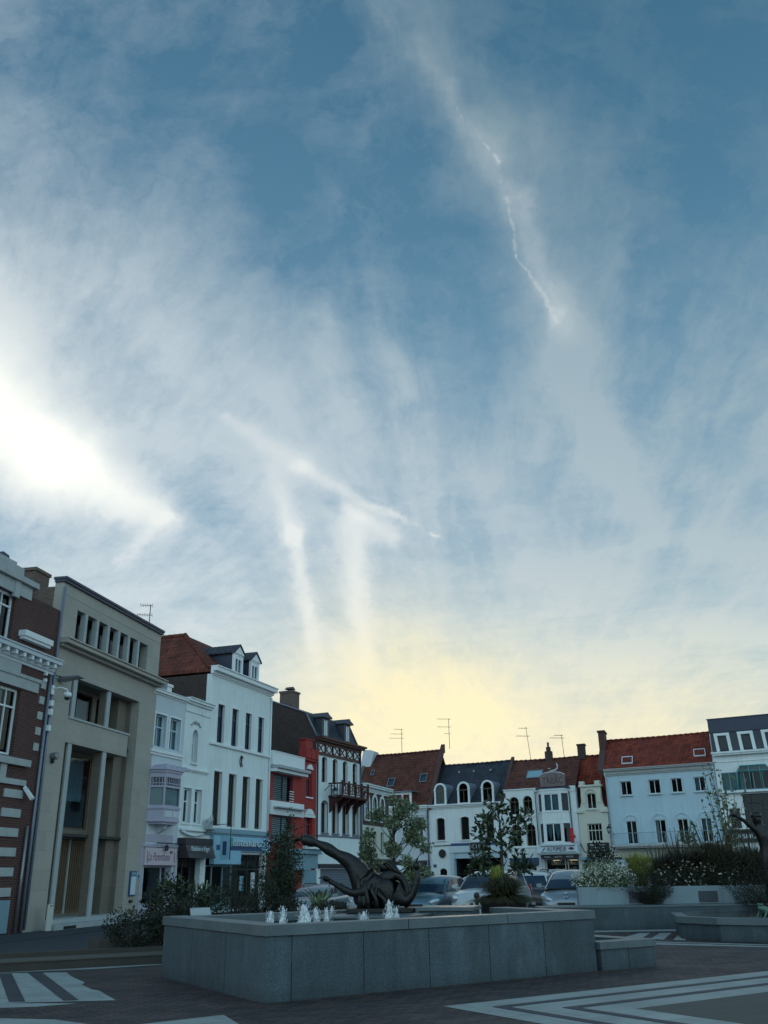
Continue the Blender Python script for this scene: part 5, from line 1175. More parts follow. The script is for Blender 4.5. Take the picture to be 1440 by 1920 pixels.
# balcony
s = MB(); bx0, bx1, by = 1.55, 5.35, -0.95
s.box(bx0, bx1, by, 0.0, 5.98, 6.12); bo = B.part('balcony', s, MAT['paint_maroon'], 0.01)
s = MB(); s.box(bx0, bx1, by - 0.03, by + 0.04, 6.78, 6.86); s.box(bx0, bx0 + 0.07, by + 0.04, 0, 6.78, 6.86); s.box(bx1 - 0.07, bx1, by + 0.04, 0, 6.78, 6.86); s.box(bx0, bx1, by - 0.01, by + 0.03, 6.20, 6.26)
for i in range(5):
    x = bx0 + (bx1 - bx0 - 0.1) * i / 4; s.box(x, x + 0.1, by - 0.04, by + 0.06, 6.12, 6.98)
for i in range(4):
    xa = bx0 + 0.1 + (bx1 - bx0 - 0.1) * i / 4; wv = (bx1 - bx0 - 0.1) / 4 - 0.1
    for j in range(3):
        x = xa + wv * (j + 0.5) / 3; s.box(x - 0.035, x + 0.035, by + 0.0, by + 0.025, 6.26, 6.78)
    for (p, q) in (((xa, 6.26), (xa + wv, 6.78)), ((xa, 6.78), (xa + wv, 6.26))):
        dx, dz = q[0] - p[0], q[1] - p[1]; L = math.hypot(dx, dz); nx, nz = -dz / L * 0.025, dx / L * 0.025
        s.prism_y([(p[0] + nx, p[1] + nz), (p[0] - nx, p[1] - nz), (q[0] - nx, q[1] - nz), (q[0] + nx, q[1] + nz)], by - 0.012, by - 0.002)
for i in range(4): s.box(bx0 + 0.01, bx0 + 0.04, by + 0.12 + i * 0.2, by + 0.18 + i * 0.2, 6.12, 6.78)
B.part('balustrade', s, MAT['paint_maroon'], 0.0, bo)
s = MB()
for x in (bx0 + 0.1, bx0 + 1.25, bx0 + 2.4, bx1 - 0.25): s.prism_x([(0, 5.98), (-0.85, 5.98), (-0.8, 5.85), (-0.3, 5.6), (-0.12, 5.2), (0, 5.1)], x, x + 0.14)
B.part('corbel', s, MAT['paint_maroon'], 0.01, bo)
s = MB(); s.box(0, Wd, -0.06, 0.02, 3.70, 3.80); B.part('string_course', s, MAT['zinc'], 0.005)
s = MB(); s.box(0, Wd, -0.02, 0.0, 2.2, 3.68); B.part('fascia', s, MAT['plaster_white'])
s = MB(); s.box(0.3, 5.7, -0.12, 0.0, 1.95, 2.18); B.part('awning_box', s, MAT['paint_dark'], 0.01)
s = MB(); 
for i in range(18): s.box(0.6, 5.5, 0.20, 0.24, 0.1 + i * 0.1, 0.19 + i * 0.1)
B.part('roller_shutter', s, MAT['zinc'])
pipe(B, [(Wd - 0.1, -0.10, 9.2), (Wd - 0.1, -0.10, 3.9), (Wd - 0.02, -0.10, 0.2)], 0.05, 'lead_dark'); pipe(B, [(0.06, -0.05, 9.2), (0.06, -0.05, 2.2)], 0.05, 'paint_maroon')
def lantern(p, az, lab, grp=None, sc=1.0):
    t = thing('wall_lantern', lab, 'lantern', p, math.radians(90 - az), 'old lanterns on house fronts'); t.scale = (sc,) * 3
    MB().tube([(0, 0, 0.1), (0, -0.35, 0.38), (0, -0.7, 0.36), (0, -0.72, 0.26)], 0.025, 6).build('bracket', MAT['black_metal'], t)
    MB().lathe([(0.02, 0.26), (0.06, 0.24), (0.20, 0.12), (0.21, 0.09)], (0, -0.72, 0), 6).build('cap', MAT['black_metal'], t)
    MB().lathe([(0.18, 0.09), (0.10, -0.28), (0.03, -0.32)], (0, -0.72, 0), 6).build('glass_body', MAT['grey_metal'], t)
    return t
a6 = math.radians(AZ6)
lantern((P6[0] + math.sin(a6) * 0.95 + 0.05, P6[1] + math.cos(a6) * 0.95, 6.25), AZ6, 'black lantern on the white wall left of the maroon balcony')

# ---------------- 7: low brick house with white arched windows
P7 = (-1.85, 62.38); AZ7 = 18.0
B = Bld('arched_brick_house', 'lower brick house with three white-rimmed arched windows beside the balcony house', P7, AZ7, ROW)
Wd = 6.0
ar = [(0.90 + i * 1.6, 1.72 + i * 1.6, 4.95, 6.50, 0.41) for i in range(3)]
lo = [(0.90 + i * 1.6, 1.60 + i * 1.6, 3.0, 4.2, 0.1) for i in range(3)]
s = wall(MB(), 0, Wd, 4.6, 6.75, ar); B.part('wall', s, MAT['brick_red'])
s = wall(MB(), 0, Wd, 0, 4.598, [(0.90, 1.6, 2.9, 4.25), (2.5, 3.2, 2.9, 4.25), (4.1, 4.8, 2.9, 4.25), (0.6, 5.4, 0.1, 1.9)], -0.01, 0.3); B.part('lower_wall', s, MAT['plaster_cream'])
shell(B, Wd, 6.75, 8, 'brick_dark'); floors(B, Wd, 8, [2.6, 4.6])
for o in ar: window(B, *o[:4], r=0.41, y=0.12, fm='paint_white', ft=0.06, mul=(0.5,), tra=(0.55,), surround=0.17, smat='plaster_white', sill=0.08)
for i in range(3): window(B, 0.90 + i * 1.6, 1.6 + i * 1.6, 2.9, 4.25, fm='wood_brown', mul=(), sill=0.06)
s = MB()
for i in range(3): s.prism_y([(1.20 + i * 1.6, 6.6), (1.42 + i * 1.6, 6.6), (1.46 + i * 1.6, 6.86), (1.16 + i * 1.6, 6.86)], -0.09, -0.03)
B.part('keystones', s, MAT['plaster_white'])
cornice(B, -0.0, Wd, 6.72, [(0.10, 0.06), (0.18, 0.12), (0.12, 0.34), (0.08, 0.42)], 'plaster_white')
rf = MB().prism_x([(0.1, 7.2), (3.5, 8.6), (8, 7.2)], 0.0, Wd); B.part('roof', rf, MAT['tiles_brown'])
B.part('shop_awning', MB().box(0.4, 5.7, -0.5, 0, 2.0, 2.5), MAT['paint_dark'], 0.01); shopfront(B, 0.6, 5.4, 0.1, 1.9, fm='paint_dark', bars=(0.33, 0.66), tra=None)
pipe(B, [(0.05, -0.08, 6.9), (0.05, -0.08, 2.2)], 0.05, 'zinc')

# ================================================================== FAR ROW
PR = (3.28, 78.0); AZR = 120.0; SH = -0.2
def pr(u): a = math.radians(AZR); return (PR[0] + math.sin(a) * u, PR[1] + math.cos(a) * u)
def shear(mb, k=SH):
    mb.v = [(x + k * max(0.0, y - 0.3), y, z) for x, y, z in mb.v]; return mb
def rshell(B, w_, h_, dep, mat):
    s = MB(); s.box(0, 0.2, 0.3, dep, 0, h_); s.box(w_ - 0.2, w_, 0.3, dep, 0, h_); s.box(0.2, w_ - 0.2, dep - 0.2, dep, 0, h_); s.box(0.2, w_ - 0.2, 0.3, dep - 0.2, h_ - 0.2, h_ - 0.01)
    B.part('side_walls', shear(s), MAT[mat]); f = MB()
    f.box(0.21, w_ - 0.21, 2.5, 2.6, 0, h_ - 0.25)
    for z in (2.9, 5.4):
        if z < h_ - 0.6: f.box(0.21, w_ - 0.21, 0.31, 2.5, z - 0.1, z)
    B.part('floor_slabs', shear(f), MAT['interior'])
def rroof(B, x0, x1, z0, zr, dep, mat, yf=-0.05, yr=4.0, sag=0.04):
    s = MB(); nx = max(4, int((x1 - x0) / 0.9)); rows = [(yf, z0), (yr * 0.5, (z0 + zr) / 2 - 0.03), (yr, zr), (dep + 0.1, z0)]
    rnd = random.Random(int(x0 * 10 + zr * 7)); o = []
    for i in range(nx + 1):
        x = x0 + (x1 - x0) * i / nx; q = sag * math.sin(PI * i / nx) + rnd.uniform(-0.012, 0.012)
        for (y, z) in rows: s.v.append((x, y, z - q * (1 if y == yr else 0.3)))
        for (y, z) in rows: s.v.append((x, y, z - 0.14 - q))
    for i in range(nx):
        a, b = i * 8, (i + 1) * 8
        for k in range(3):
            s.f.append((a + k, b + k, b + k + 1, a + k + 1)); s.m.append(0); s.sm.append(False)
            s.f.append((a + 4 + k + 1, b + 4 + k + 1, b + 4 + k, a + 4 + k)); s.m.append(0); s.sm.append(False)
        s.f.append((a + 4, b + 4, b, a)); s.m.append(0); s.sm.append(False); s.f.append((a + 3, b + 3, b + 7, a + 7)); s.m.append(0); s.sm.append(False)
    for (a, fl) in ((0, 1), (nx * 8, 0)):
        for k in range(3):
            f = (a + k, a + k + 1, a + 5 + k, a + 4 + k); s.f.append(f if fl else f[::-1]); s.m.append(0); s.sm.append(False)
    ro = B.part('roof', shear(s), MAT[mat])
    r = MB(); nr = int((x1 - x0) / 0.42)
    for i in range(nr):
        xa = x0 + (x1 - x0) * i / nr; q = sag * math.sin(PI * i / nr)
        r.tube([(xa, yr, zr + 0.0 - q + rnd.uniform(-0.01, 0.01)), (xa + (x1 - x0) / nr + 0.04, yr, zr + 0.025 - q)], [0.09, 0.11], 8)
    B.part('ridge_tiles', shear(r), MAT[mat], parent=ro)
    return ro
def slope(z0, zr, yr, z): return -0.05 + (z - z0) / (zr - z0) * (yr + 0.05)      # depth of the roof surface at height z
def skylight(B, ro, x0, x1, za, zb, z0, zr, yr, mat='glass', fm='grey_metal', fill=None, name='skylight'):
    ya, yb = slope(z0, zr, yr, za), slope(z0, zr, yr, zb); t_ = 0.06
    nrm = Vector((0, -(zr - z0), yr)).normalized() * 0.07
    def strip(mb, xa, xb, q0, q1, lift):
        P = lambda x, q: Vector((x, ya + (yb - ya) * q, za + (zb - za) * q)) + nrm * lift
        a, b, c, d = P(xa, q0), P(xb, q0), P(xb, q1), P(xa, q1); e = nrm * 0.9
        mb.add([a - e, b - e, c - e, d - e, a, b, c, d], [(0, 3, 2, 1), (4, 5, 6, 7), (0, 1, 5, 4), (1, 2, 6, 5), (2, 3, 7, 6), (3, 0, 4, 7)])
    f = MB(); q = t_ / (zb - za)
    strip(f, x0, x0 + t_, 0, 1, 1.0); strip(f, x1 - t_, x1, 0, 1, 1.0); strip(f, x0 + t_, x1 - t_, 0, q, 1.01); strip(f, x0 + t_, x1 - t_, 1 - q, 1, 1.01)
    o = B.part(name, shear(f), MAT[fm], parent=ro)
    g = MB(); strip(g, x0 + t_, x1 - t_, q, 1 - q, 0.6); B.part('pane', shear(g), MAT[fill or mat], parent=ro)
    return o

# ---------------- 8: steep brown roof
B = Bld('steep_roof_house', 'white house under a very steep brown tile roof with two small roof windows', pr(-7.2), AZR, ROWR)
W8 = 7.15
ops = [(3.2, 4.0, 3.8, 5.6, 0.2), (5.80, 6.62, 3.8, 5.6, 0.2), (0.8, 1.6, 3.8, 5.6, 0.2), (0.3, 6.8, 0.1, 2.45)]
s = wall(MB(), 0, W8, 0, 6.55, ops); B.part('wall', s, MAT['plaster_grey']); rshell(B, W8, 6.5, 9, 'brick_dark')
for o in ops[:3]: window(B, *o[:4], r=0.2, y=0.14, ft=0.07, mul=(0.5,), tra=(0.66,), surround=0.12, smat='plaster_white', sill=0.1, curtain=[(0.0, 0.55, 0.0, 0.65, 'curtain')])
cornice(B, 0, W8, 6.42, [(0.12, 0.08), (0.14, 0.22), (0.10, 0.30)], 'paint_white')
s = MB(); s.box(5.5, 6.9, -0.05, 0.0, 6.0, 6.1); s.box(5.4, 7.0, -0.08, 0.0, 5.86, 5.92); s.box(0, W8, -0.07, 0, 2.55, 2.68); B.part('mouldings', s, MAT['plaster_grey'])
ro = rroof(B, -0.3, W8 + 0.15, 6.65, 11.6, 9, 'tiles_brown')
vg = MB().prism_x([(-0.15, 6.7), (4.0, 11.75), (4.4, 12.15), (4.4, 11.4), (4.0, 11.3), (-0.15, 6.4)], W8 + 0.0, W8 + 0.38); B.part('raised_gable', shear(vg), MAT['brick_red'], parent=ro)
vg = MB().prism_x([(-0.15, 6.7), (4.1, 11.8), (4.1, 11.3), (-0.15, 6.4)], -0.55, -0.25); B.part('verge', shear(vg), MAT['brick_old'], parent=ro)
s = MB(); s.prism_y([(-0.75, 10.55), (0.25, 10.35), (0.75, 11.9), (0.35, 12.05), (-0.45, 12.1), (-0.5, 11.8)], 3.2, 4.4); B.part('chimney', shear(s), MAT['plaster_grey'], 0.02, ro)
skylight(B, ro, 2.6, 3.3, 8.55, 9.3, 6.65, 11.6, 4.0); skylight(B, ro, 5.75, 6.45, 8.75, 9.5, 6.65, 11.6, 4.0)
skylight(B, ro, 0.6, 0.95, 9.7, 10.2, 6.65, 11.6, 4.0)
d = MB(); d.box(3.2, 5.6, 0.0, 1.6, 6.75, 7.85); B.part('dormer', d, MAT['tiles_brown'], 0, ro)
s = wall(MB(), 3.15, 5.65, 6.72, 7.9, [(3.35, 3.95, 6.85, 7.7), (4.1, 4.7, 6.85, 7.7), (4.85, 5.45, 6.85, 7.7)], -0.06, 0.0); B.part('dormer_front', s, MAT['paint_white'], 0, ro)
B.part('dormer_pane', MB().box(3.3, 5.5, 0.02, 0.03, 6.82, 7.75), MAT['glass'], 0, ro); B.part('dormer_roof', MB().box(3.05, 5.75, -0.25, 1.7, 7.9, 7.98), MAT['zinc'], 0.01, ro)
shopfront(B, 0.3, 6.8, 0.1, 2.45, fm='paint_dark', bars=(0.25, 0.5, 0.75), tra=None)
s = MB().box(0.2, 6.9, -0.5, 0.0, 2.2, 2.5); B.part('awning_box', s, MAT['paint_dark'], 0.01)
s = MB(); s.prism_x([(0, 2.2), (-0.5, 2.2), (-1.0, 1.75), (-1.0, 1.68), (0, 2.1)], 1.2, 5.2); B.part('awning', s, MAT['paint_white'], 0.0)
pipe(B, [(7.12, -0.1, 6.4), (7.12, -0.1, 0.1)], 0.055, 'lead_dark')

# ---------------- 9: slate roof with three round-headed dormers
B = Bld('slate_roof_house', 'white house with a dark slate roof and three round-headed white dormers', pr(0.0), AZR, ROWR)
W9 = 6.68
ops = [(0.66, 1.42, 4.02, 5.72, 0.12), (2.82, 3.58, 4.0, 5.74, 0.12), (4.98, 5.72, 4.0, 5.74, 0.12), (0.82, 1.46, 0.1, 1.92, 0.2), (2.0, 6.2, 0.1, 2.95)]
s = wall(MB(), 0, W9, 0, 6.5, ops); B.part('wall', s, MAT['plaster_white']); rshell(B, W9, 6.5, 8, 'brick_dark')
for o in ops[:3]: window(B, *o[:4], r=0.12, y=0.16, fm='wood_brown', ft=0.06, mul=(), sill=0.1, smat='paint_white', surround=0.05, curtain=[(0.02, 0.98, 0.0, 0.98, 'rust_panel')])
window(B, 0.82, 1.46, 0.1, 1.92, r=0.2, y=0.12, fm='paint_dark', ft=0.06, mul=(0.5,), name='door')
s = MB().lathe([(0.34, -0.03), (0.36, 0.0), (0.30, 0.01)], (1.12, 0, 3.0), 20, axis='y'); B.part('round_window', s, MAT['black_metal'])
s = MB().arc(1.12, 3.0, 0.33, 0.39, 0, 2 * PI, -0.045, 0.0, 20); B.part('round_surround', s, MAT['plaster_grey'])
cornice(B, 0, W9, 6.42, [(0.10, 0.06), (0.12, 0.16), (0.10, 0.26)], 'paint_white')
ro = rroof(B, 0.0, W9, 6.72, 10.25, 8, 'tiles_slate')
for i in range(3):
    cx = 1.09 + i * 2.11; xa, xb = cx - 0.40, cx + 0.40; zt, zs_ = 8.36, 7.9
    f = MB(); f.box(xa - 0.14, xa, -0.02, 0.10, 6.78, zs_); f.box(xb, xb + 0.14, -0.02, 0.10, 6.78, zs_); f.box(xa - 0.14, xb + 0.14, -0.06, 0.10, 6.72, 6.80)
    f.arc(cx, zs_, 0.40, 0.54, 0, PI, -0.021, 0.10, 14)
    f.box(xa - 0.17, xa + 0.02, -0.05, 0.08, 7.84, 7.91); f.box(xb - 0.02, xb + 0.17, -0.05, 0.08, 7.84, 7.91)
    dr = B.part('dormer', f, MAT['paint_white'], 0, ro)
    g = MB(); g.box(xa, xb, 0.06, 0.07, 6.8, zs_); g.prism_y([(cx + 0.4 * math.cos(PI * k / 12), zs_ + 0.4 * math.sin(PI * k / 12)) for k in range(13)], 0.06, 0.07); B.part('dormer_pane', g, MAT['glass'], 0, ro)
    g = MB(); g.box(xa, xb, 0.03, 0.055, zs_ - 0.14, zs_ - 0.08); g.box(cx - 0.02, cx + 0.02, 0.03, 0.055, 6.8, zs_ - 0.08); B.part('dormer_bars', g, MAT['wood_brown'], 0, ro)
    g = MB()
    for k in range(12):
        t0, t1 = PI * k / 12, PI * (k + 1) / 12; R_ = 0.5; y1 = 1.2 + 0.9
        g.quad((cx + R_ * math.cos(t0), 0.10, zs_ + R_ * math.sin(t0)), (cx + R_ * math.cos(t1), 0.10, zs_ + R_ * math.sin(t1)), (cx + R_ * math.cos(t1), y1, zs_ + R_ * math.sin(t1)), (cx + R_ * math.cos(t0), y1, zs_ + R_ * math.sin(t0)))
    g.box(xa - 0.10, xa - 0.02, 0.10, 1.5, 6.9, zs_); g.box(xb + 0.02, xb + 0.10, 0.10, 1.5, 6.9, zs_); B.part('dormer_roof', g, MAT['zinc'], 0, ro)
s = MB()
for x in (2.0, 3.35, 4.9): y_ = slope(6.72, 10.25, 4, 9.5); s.box(x - 0.08, x + 0.08, y_ - 0.12, y_ + 0.1, 9.45, 9.6)
B.part('roof_vents', shear(s), MAT['grey_metal'], 0, ro)
s = MB(); s.box(1.9, 6.5, -0.05, 0.0, 3.55, 3.75); B.part('dark_band', s, MAT['shop_navy'], 0)
s = MB(); s.box(1.85, 6.55, -0.14, 0.0, 3.05, 3.54); B.part('shop_fascia', s, MAT['letter_pale'], 0.01)
sg = B.part('shop_sign', MB().box(3.62, 4.82, -0.22, 0, 3.12, 3.80), MAT['grey_metal'], 0.02)
B.part('sign_face', MB().box(3.72, 4.72, -0.235, -0.22, 3.20, 3.72), MAT['black_metal'], 0, sg)
text('lettering', 'C I C', MAT['letter_pale'], sg, 4.22, 3.32, 0.8, 0.3, -0.24, 0.008)
s = MB(); s.box(1.85, 2.15, -0.10, 0.35, 0, 3.04); s.box(6.2, 6.5, -0.10, 0.35, 0, 3.04); s.box(2.15, 6.2, -0.02, 0.4, 2.62, 3.04); B.part('blue_frame', s, MAT['plaster_blue'], 0.01)
shopfront(B, 2.15, 6.2, 0.1, 2.62, y=0.5, fm='paint_dark', bars=(0.34, 0.67), tra=0.55)
s = MB(); s.box(0.25, 0.42, -0.08, 0.0, 3.78, 3.88); s.box(0.28, 0.55, -0.02, 0, 2.0, 2.22); B.part('small_plates', s, MAT['shop_navy'])
pipe(B, [(0.35, -0.05, 3.6), (1.9, -0.05, 3.62)], 0.03, 'black_metal', 'cable')

# ---------------- 10: white house with paired round-headed windows
B = Bld('arched_pairs_house', 'smooth white house with two pairs of round-headed windows between slate roof and tobacco shop', pr(6.70), AZR, ROWR)
W10 = 2.72; a0 = 6.70
ops = [(7.10 - a0, 7.92 - a0, 5.72, 7.02, 0.4), (8.25 - a0, 9.03 - a0, 5.72, 7.05, 0.39), (7.15 - a0, 7.95 - a0, 3.40, 4.98, 0.4), (8.36 - a0, 9.14 - a0, 3.40, 4.98, 0.39), (0.5, 2.3, 0.1, 2.2)]
s = wall(MB(), 0, W10, 0, 7.52, ops); B.part('wall', s, MAT['plaster_white']); rshell(B, W10, 7.5, 8, 'brick_dark')
for o in ops[:4]: window(B, *o[:4], r=o[4], y=0.2, fm='wood_brown', ft=0.05, tra=(0.72,), mul=(0.5,))
s = MB(); s.box(-0.02, W10 + 0.02, -0.08, 0.3, 7.52, 7.60); s.box(0.2, 2.7, -0.06, 0, 5.54, 5.60); s.box(0.2, 2.7, -0.06, 0, 3.26, 3.33); B.part('coping', s, MAT['paint_white'], 0.01)
ro = rroof(B, 0.0, 5.9, 7.62, 10.15, 8, 'tiles_brown', yf=0.12)
skylight(B, ro, 1.6, 2.95, 8.45, 9.15, 7.45, 10.15, 4.0, fm='grey_metal', fill='blind_sky_teal')
vg = MB().prism_x([(-0.05, 7.3), (4.0, 10.45), (4.3, 10.6), (4.3, 10.0), (-0.05, 7.0)], -0.12, 0.14); B.part('raised_gable', shear(vg), MAT['brick_red'], parent=ro)
s = MB(); s.box(2.95, 3.55, 3.7, 4.3, 9.9, 10.75); s.box(3.08, 3.42, 3.8, 4.2, 10.75, 11.1); B.part('chimney', shear(s), MAT['brick_dark'], 0.01, ro)
s = MB().lathe([(0.12, 11.1), (0.08, 11.2), (0.1, 11.4), (0.06, 11.5)], (3.25 - 0.74, 4.0, 0), 8); B.part('chimney_pot', s, MAT['brick_dark'], 0, ro)
s = MB(); s.box(5.75, 6.35, 3.7, 4.5, 9.9, 11.0); s.box(5.7, 6.42, 3.65, 4.55, 11.0, 11.12); B.part('chimney', shear(s), MAT['brick_dark'], 0.01, ro)
s = MB(); s.box(0.3, 2.55, -0.3, 0.0, 2.05, 2.55); B.part('awning_box', s, MAT['shop_navy'], 0.01); shopfront(B, 0.5, 2.3, 0.1, 2.05, fm='paint_dark', tra=None)
pipe(B, [(2.62, -0.05, 7.4), (2.66, -0.05, 3.3)], 0.03, 'lead_dark')

# ---------------- 11: tobacco shop
T0 = 9.44
B = Bld('tobacco_shop', 'narrow pale house with a projecting bay over the tobacconist sign', pr(T0), AZR, ROWR, cat='shop')
WT = 3.15
ops = [(0.55, 2.1, 5.86, 7.02), (0.62, 2.15, 3.6, 4.92), (0.25, 2.9, 0.1, 2.55)]
bp = -0.55
s = wall(MB(), 0, WT, 0, 7.5, [(0.3, 2.5, 3.6, 7.1), (0.25, 2.9, 0.1, 2.55)]); B.part('wall', s, MAT['plaster_grey']); rshell(B, WT, 7.45, 8, 'brick_dark')
bay2 = [(0.10, 0.0), (0.55, bp), (2.15, bp), (2.62, 0.0)]
s = MB()
for z0, z1 in ((3.42, 3.60), (4.94, 5.80), (7.08, 7.30)): s.prism_z(bay2, z0, z1)
sc_b = lambda k: [(1.36 + (p[0] - 1.36) * k, p[1] * k if p[1] else 0) for p in bay2]
s.prism_z(sc_b(1.06), 5.72, 5.80); s.prism_z(sc_b(1.08), 7.30, 7.42); s.prism_z(sc_b(1.04), 4.92, 4.99)
for z0, z1 in ((3.6, 4.94), (5.8, 7.08)):
    s.box(0.55, 0.72, bp, bp + 0.12, z0, z1); s.box(1.98, 2.15, bp, bp + 0.12, z0, z1)
    s.box(0.10, 0.2, -0.12, 0, z0, z1); s.box(2.52, 2.62, -0.12, 0, z0, z1)
bo = B.part('bay_window', s, MAT['plaster_white'], 0.006)
f = MB(); g = MB(); cu_ = MB()
for z0, z1 in ((3.6, 4.94), (5.8, 7.08)):
    f.box(0.72, 0.80, bp + 0.02, bp + 0.08, z0, z1); f.box(1.90, 1.98, bp + 0.02, bp + 0.08, z0, z1); f.box(1.31, 1.39, bp + 0.02, bp + 0.08, z0, z1); f.box(0.8, 1.9, bp + 0.02, bp + 0.08, z0, z0 + 0.07); f.box(0.8, 1.9, bp + 0.02, bp + 0.08, z1 - 0.07, z1)
    g.quad((0.76, bp + 0.06, z0), (1.95, bp + 0.06, z0), (1.95, bp + 0.06, z1), (0.76, bp + 0.06, z1))
    g.quad((0.12, -0.06, z0), (0.55, bp + 0.05, z0), (0.55, bp + 0.05, z1), (0.12, -0.06, z1)); g.quad((2.15, bp + 0.05, z0), (2.6, -0.06, z0), (2.6, -0.06, z1), (2.15, bp + 0.05, z1))
cu_.quad((0.78, bp + 0.14, 5.85), (1.92, bp + 0.14, 5.85), (1.92, bp + 0.14, 7.05), (0.78, bp + 0.14, 7.05))
for cx in (1.04, 1.63):
    cu_.add([(cx - 0.22, bp + 0.14, 4.9), (cx + 0.22, bp + 0.14, 4.9), (cx + 0.16, bp + 0.14, 4.3), (cx, bp + 0.14, 3.75), (cx - 0.16, bp + 0.14, 4.3)], [(4, 3, 2, 1, 0)])
B.part('frame', f, MAT['paint_white'], 0, bo); B.part('pane', g, MAT['glass'], 0, bo); B.part('curtain', cu_, MAT['blind_sky_teal'], 0, bo)
s = MB(); s.box(2.66, 3.15, -0.1, 0.02, 7.2, 7.6); s.box(2.70, 3.12, -0.04, 0.02, 3.6, 7.2); s.box(-0.1, 0.12, -0.14, 0.02, 7.3, 7.55); B.part('pilaster', s, MAT['plaster_white'], 0.01)
pipe(B, [(2.64, -0.12, 7.2), (2.66, -0.12, 3.7)], 0.035, 'lead_dark')
s = MB(); s.box(0.05, 2.75, -0.35, 0.2, 7.42, 7.55); B.part('roof_edge', s, MAT['lead_dark'], 0.01)
plain('old_sign', (0.20, 0.15, 0.15), 0.8, 0.45, 4.0, streak=0.4, bmp=0.2)
sg = B.part('roof_sign', MB().prism_y([(0.42, 7.62), (2.40, 7.62), (2.42, 8.42), (2.02, 8.60), (1.4, 8.66), (0.8, 8.62), (0.38, 8.46)], -0.12, 0.04), MAT['old_sign'], 0.01)
text('lettering', 'TABAC', MAT['rust_panel'], sg, 1.41, 7.80, 1.65, 0.50, -0.13, 0.015)
cv = MB(); P_ = [(0.4, 8.5), (0.8, 8.66), (1.4, 8.70), (2.02, 8.64), (2.42, 8.46)]
cv.tube([(x, -0.05, z) for x, z in P_], 0.035, 6); B.part('sign_moulding', cv, MAT['plaster_grey'], 0, sg)
cg = MB(); cg.tube([(1.15, -0.05, 8.72), (1.35, -0.05, 8.78), (1.7, -0.05, 8.82), (1.86, -0.05, 8.95), (1.88, -0.05, 9.15), (1.80, -0.05, 9.35)], [0.03, 0.05, 0.07, 0.06, 0.045, 0.02], 7); cg.tube([(1.1, -0.05, 8.96), (1.3, -0.05, 8.97)], 0.03, 5)
B.part('pipe_emblem', cg, MAT['plaster_grey'], 0, sg)
sg = B.part('shop_fascia', MB().prism_x([(0, 3.44), (-0.62, 3.40), (-0.70, 2.84), (-0.62, 2.72), (0, 2.72)], -0.02, 3.12), MAT['letter_pale'], 0.01)
text('lettering', 'AU FUMEUR', MAT['letter_plum'], sg, 1.52, 2.96, 1.50, 0.30, -0.705, 0.012)
s = MB(); s.box(0.25, 2.95, -0.712, -0.66, 2.88, 2.91); s.box(0.25, 2.95, -0.705, -0.62, 3.32, 3.345)
s.prism_y([(2.42, 3.13), (2.66, 3.24), (2.90, 3.13), (2.66, 3.02)], -0.71, -0.66); s.tube([(0.38, -0.70, 2.98), (0.48, -0.70, 3.06), (0.6, -0.70, 3.22)], 0.03, 5)
B.part('sign_device', s, MAT['letter_plum'], 0, sg)
s = MB(); s.box(0.15, 2.95, -0.45, 0.0, 2.45, 2.70); B.part('dark_fascia', s, MAT['paint_dark'], 0.01)
plain('lamp_warm', (0.9, 0.7, 0.45), 0.5, 0, bmp=0)
for i, wd in enumerate(('TABAC', 'LOTO', 'PRESSE')): text('lettering', wd, MAT['letter_pale'], B.e, 0.65 + i * 0.88, 2.52, 0.56, 0.12, -0.456, 0.006)
shopfront(B, 0.25, 2.9, 0.1, 2.45, fm='plaster_cream', bars=(0.58, 0.66), tra=None, riser=0.3)
pst = B.part('poster', MB().box(0.45, 1.75, 0.2, 0.24, 1.15, 1.72), MAT['letter_pale'])
text('lettering', 'CIGARETTE', MAT['letter_dark'], B.e, 1.1, 1.50, 1.0, 0.14, 0.195, 0.004); text('lettering', 'ELECTRONIQUE', MAT['letter_dark'], B.e, 1.1, 1.28, 1.15, 0.14, 0.195, 0.004)
shv = MB()
for i in range(4): shv.box(0.4, 2.8, 0.9, 1.1, 0.5 + i * 0.5, 0.53 + i * 0.5)
rnd = random.Random(4)
for i in range(4):
    for j in range(14): shv.box(0.45 + j * 0.165, 0.45 + j * 0.165 + rnd.uniform(0.06, 0.13), 0.88, 0.98, 0.53 + i * 0.5, 0.53 + i * 0.5 + rnd.uniform(0.15, 0.35))
B.part('shop_shelves', shv, MAT['plaster_cream'])
m, n, bs = new_mat('lamp_lit'); bs.inputs['Emission Color'].default_value = (1.0, 0.78, 0.5, 1); bs.inputs['Emission Strength'].default_value = 1.1; bs.inputs['Base Color'].default_value = (0.8, 0.7, 0.5, 1)
B.part('ceiling_lamp', MB().box(0.7, 1.0, 0.6, 1.6, 2.32, 2.36).box(2.0, 2.3, 0.6, 1.6, 2.32, 2.36), MAT['lamp_lit'])
B.part('red_sign', MB().box(2.66, 2.92, -0.72, -0.60, 3.50, 4.55).prism_y([(2.92, 4.0), (2.99, 4.06), (3.06, 4.0), (3.06, 3.88), (2.99, 3.82), (2.92, 3.88)], -0.70, -0.62), MAT['red_sign'], 0.008)

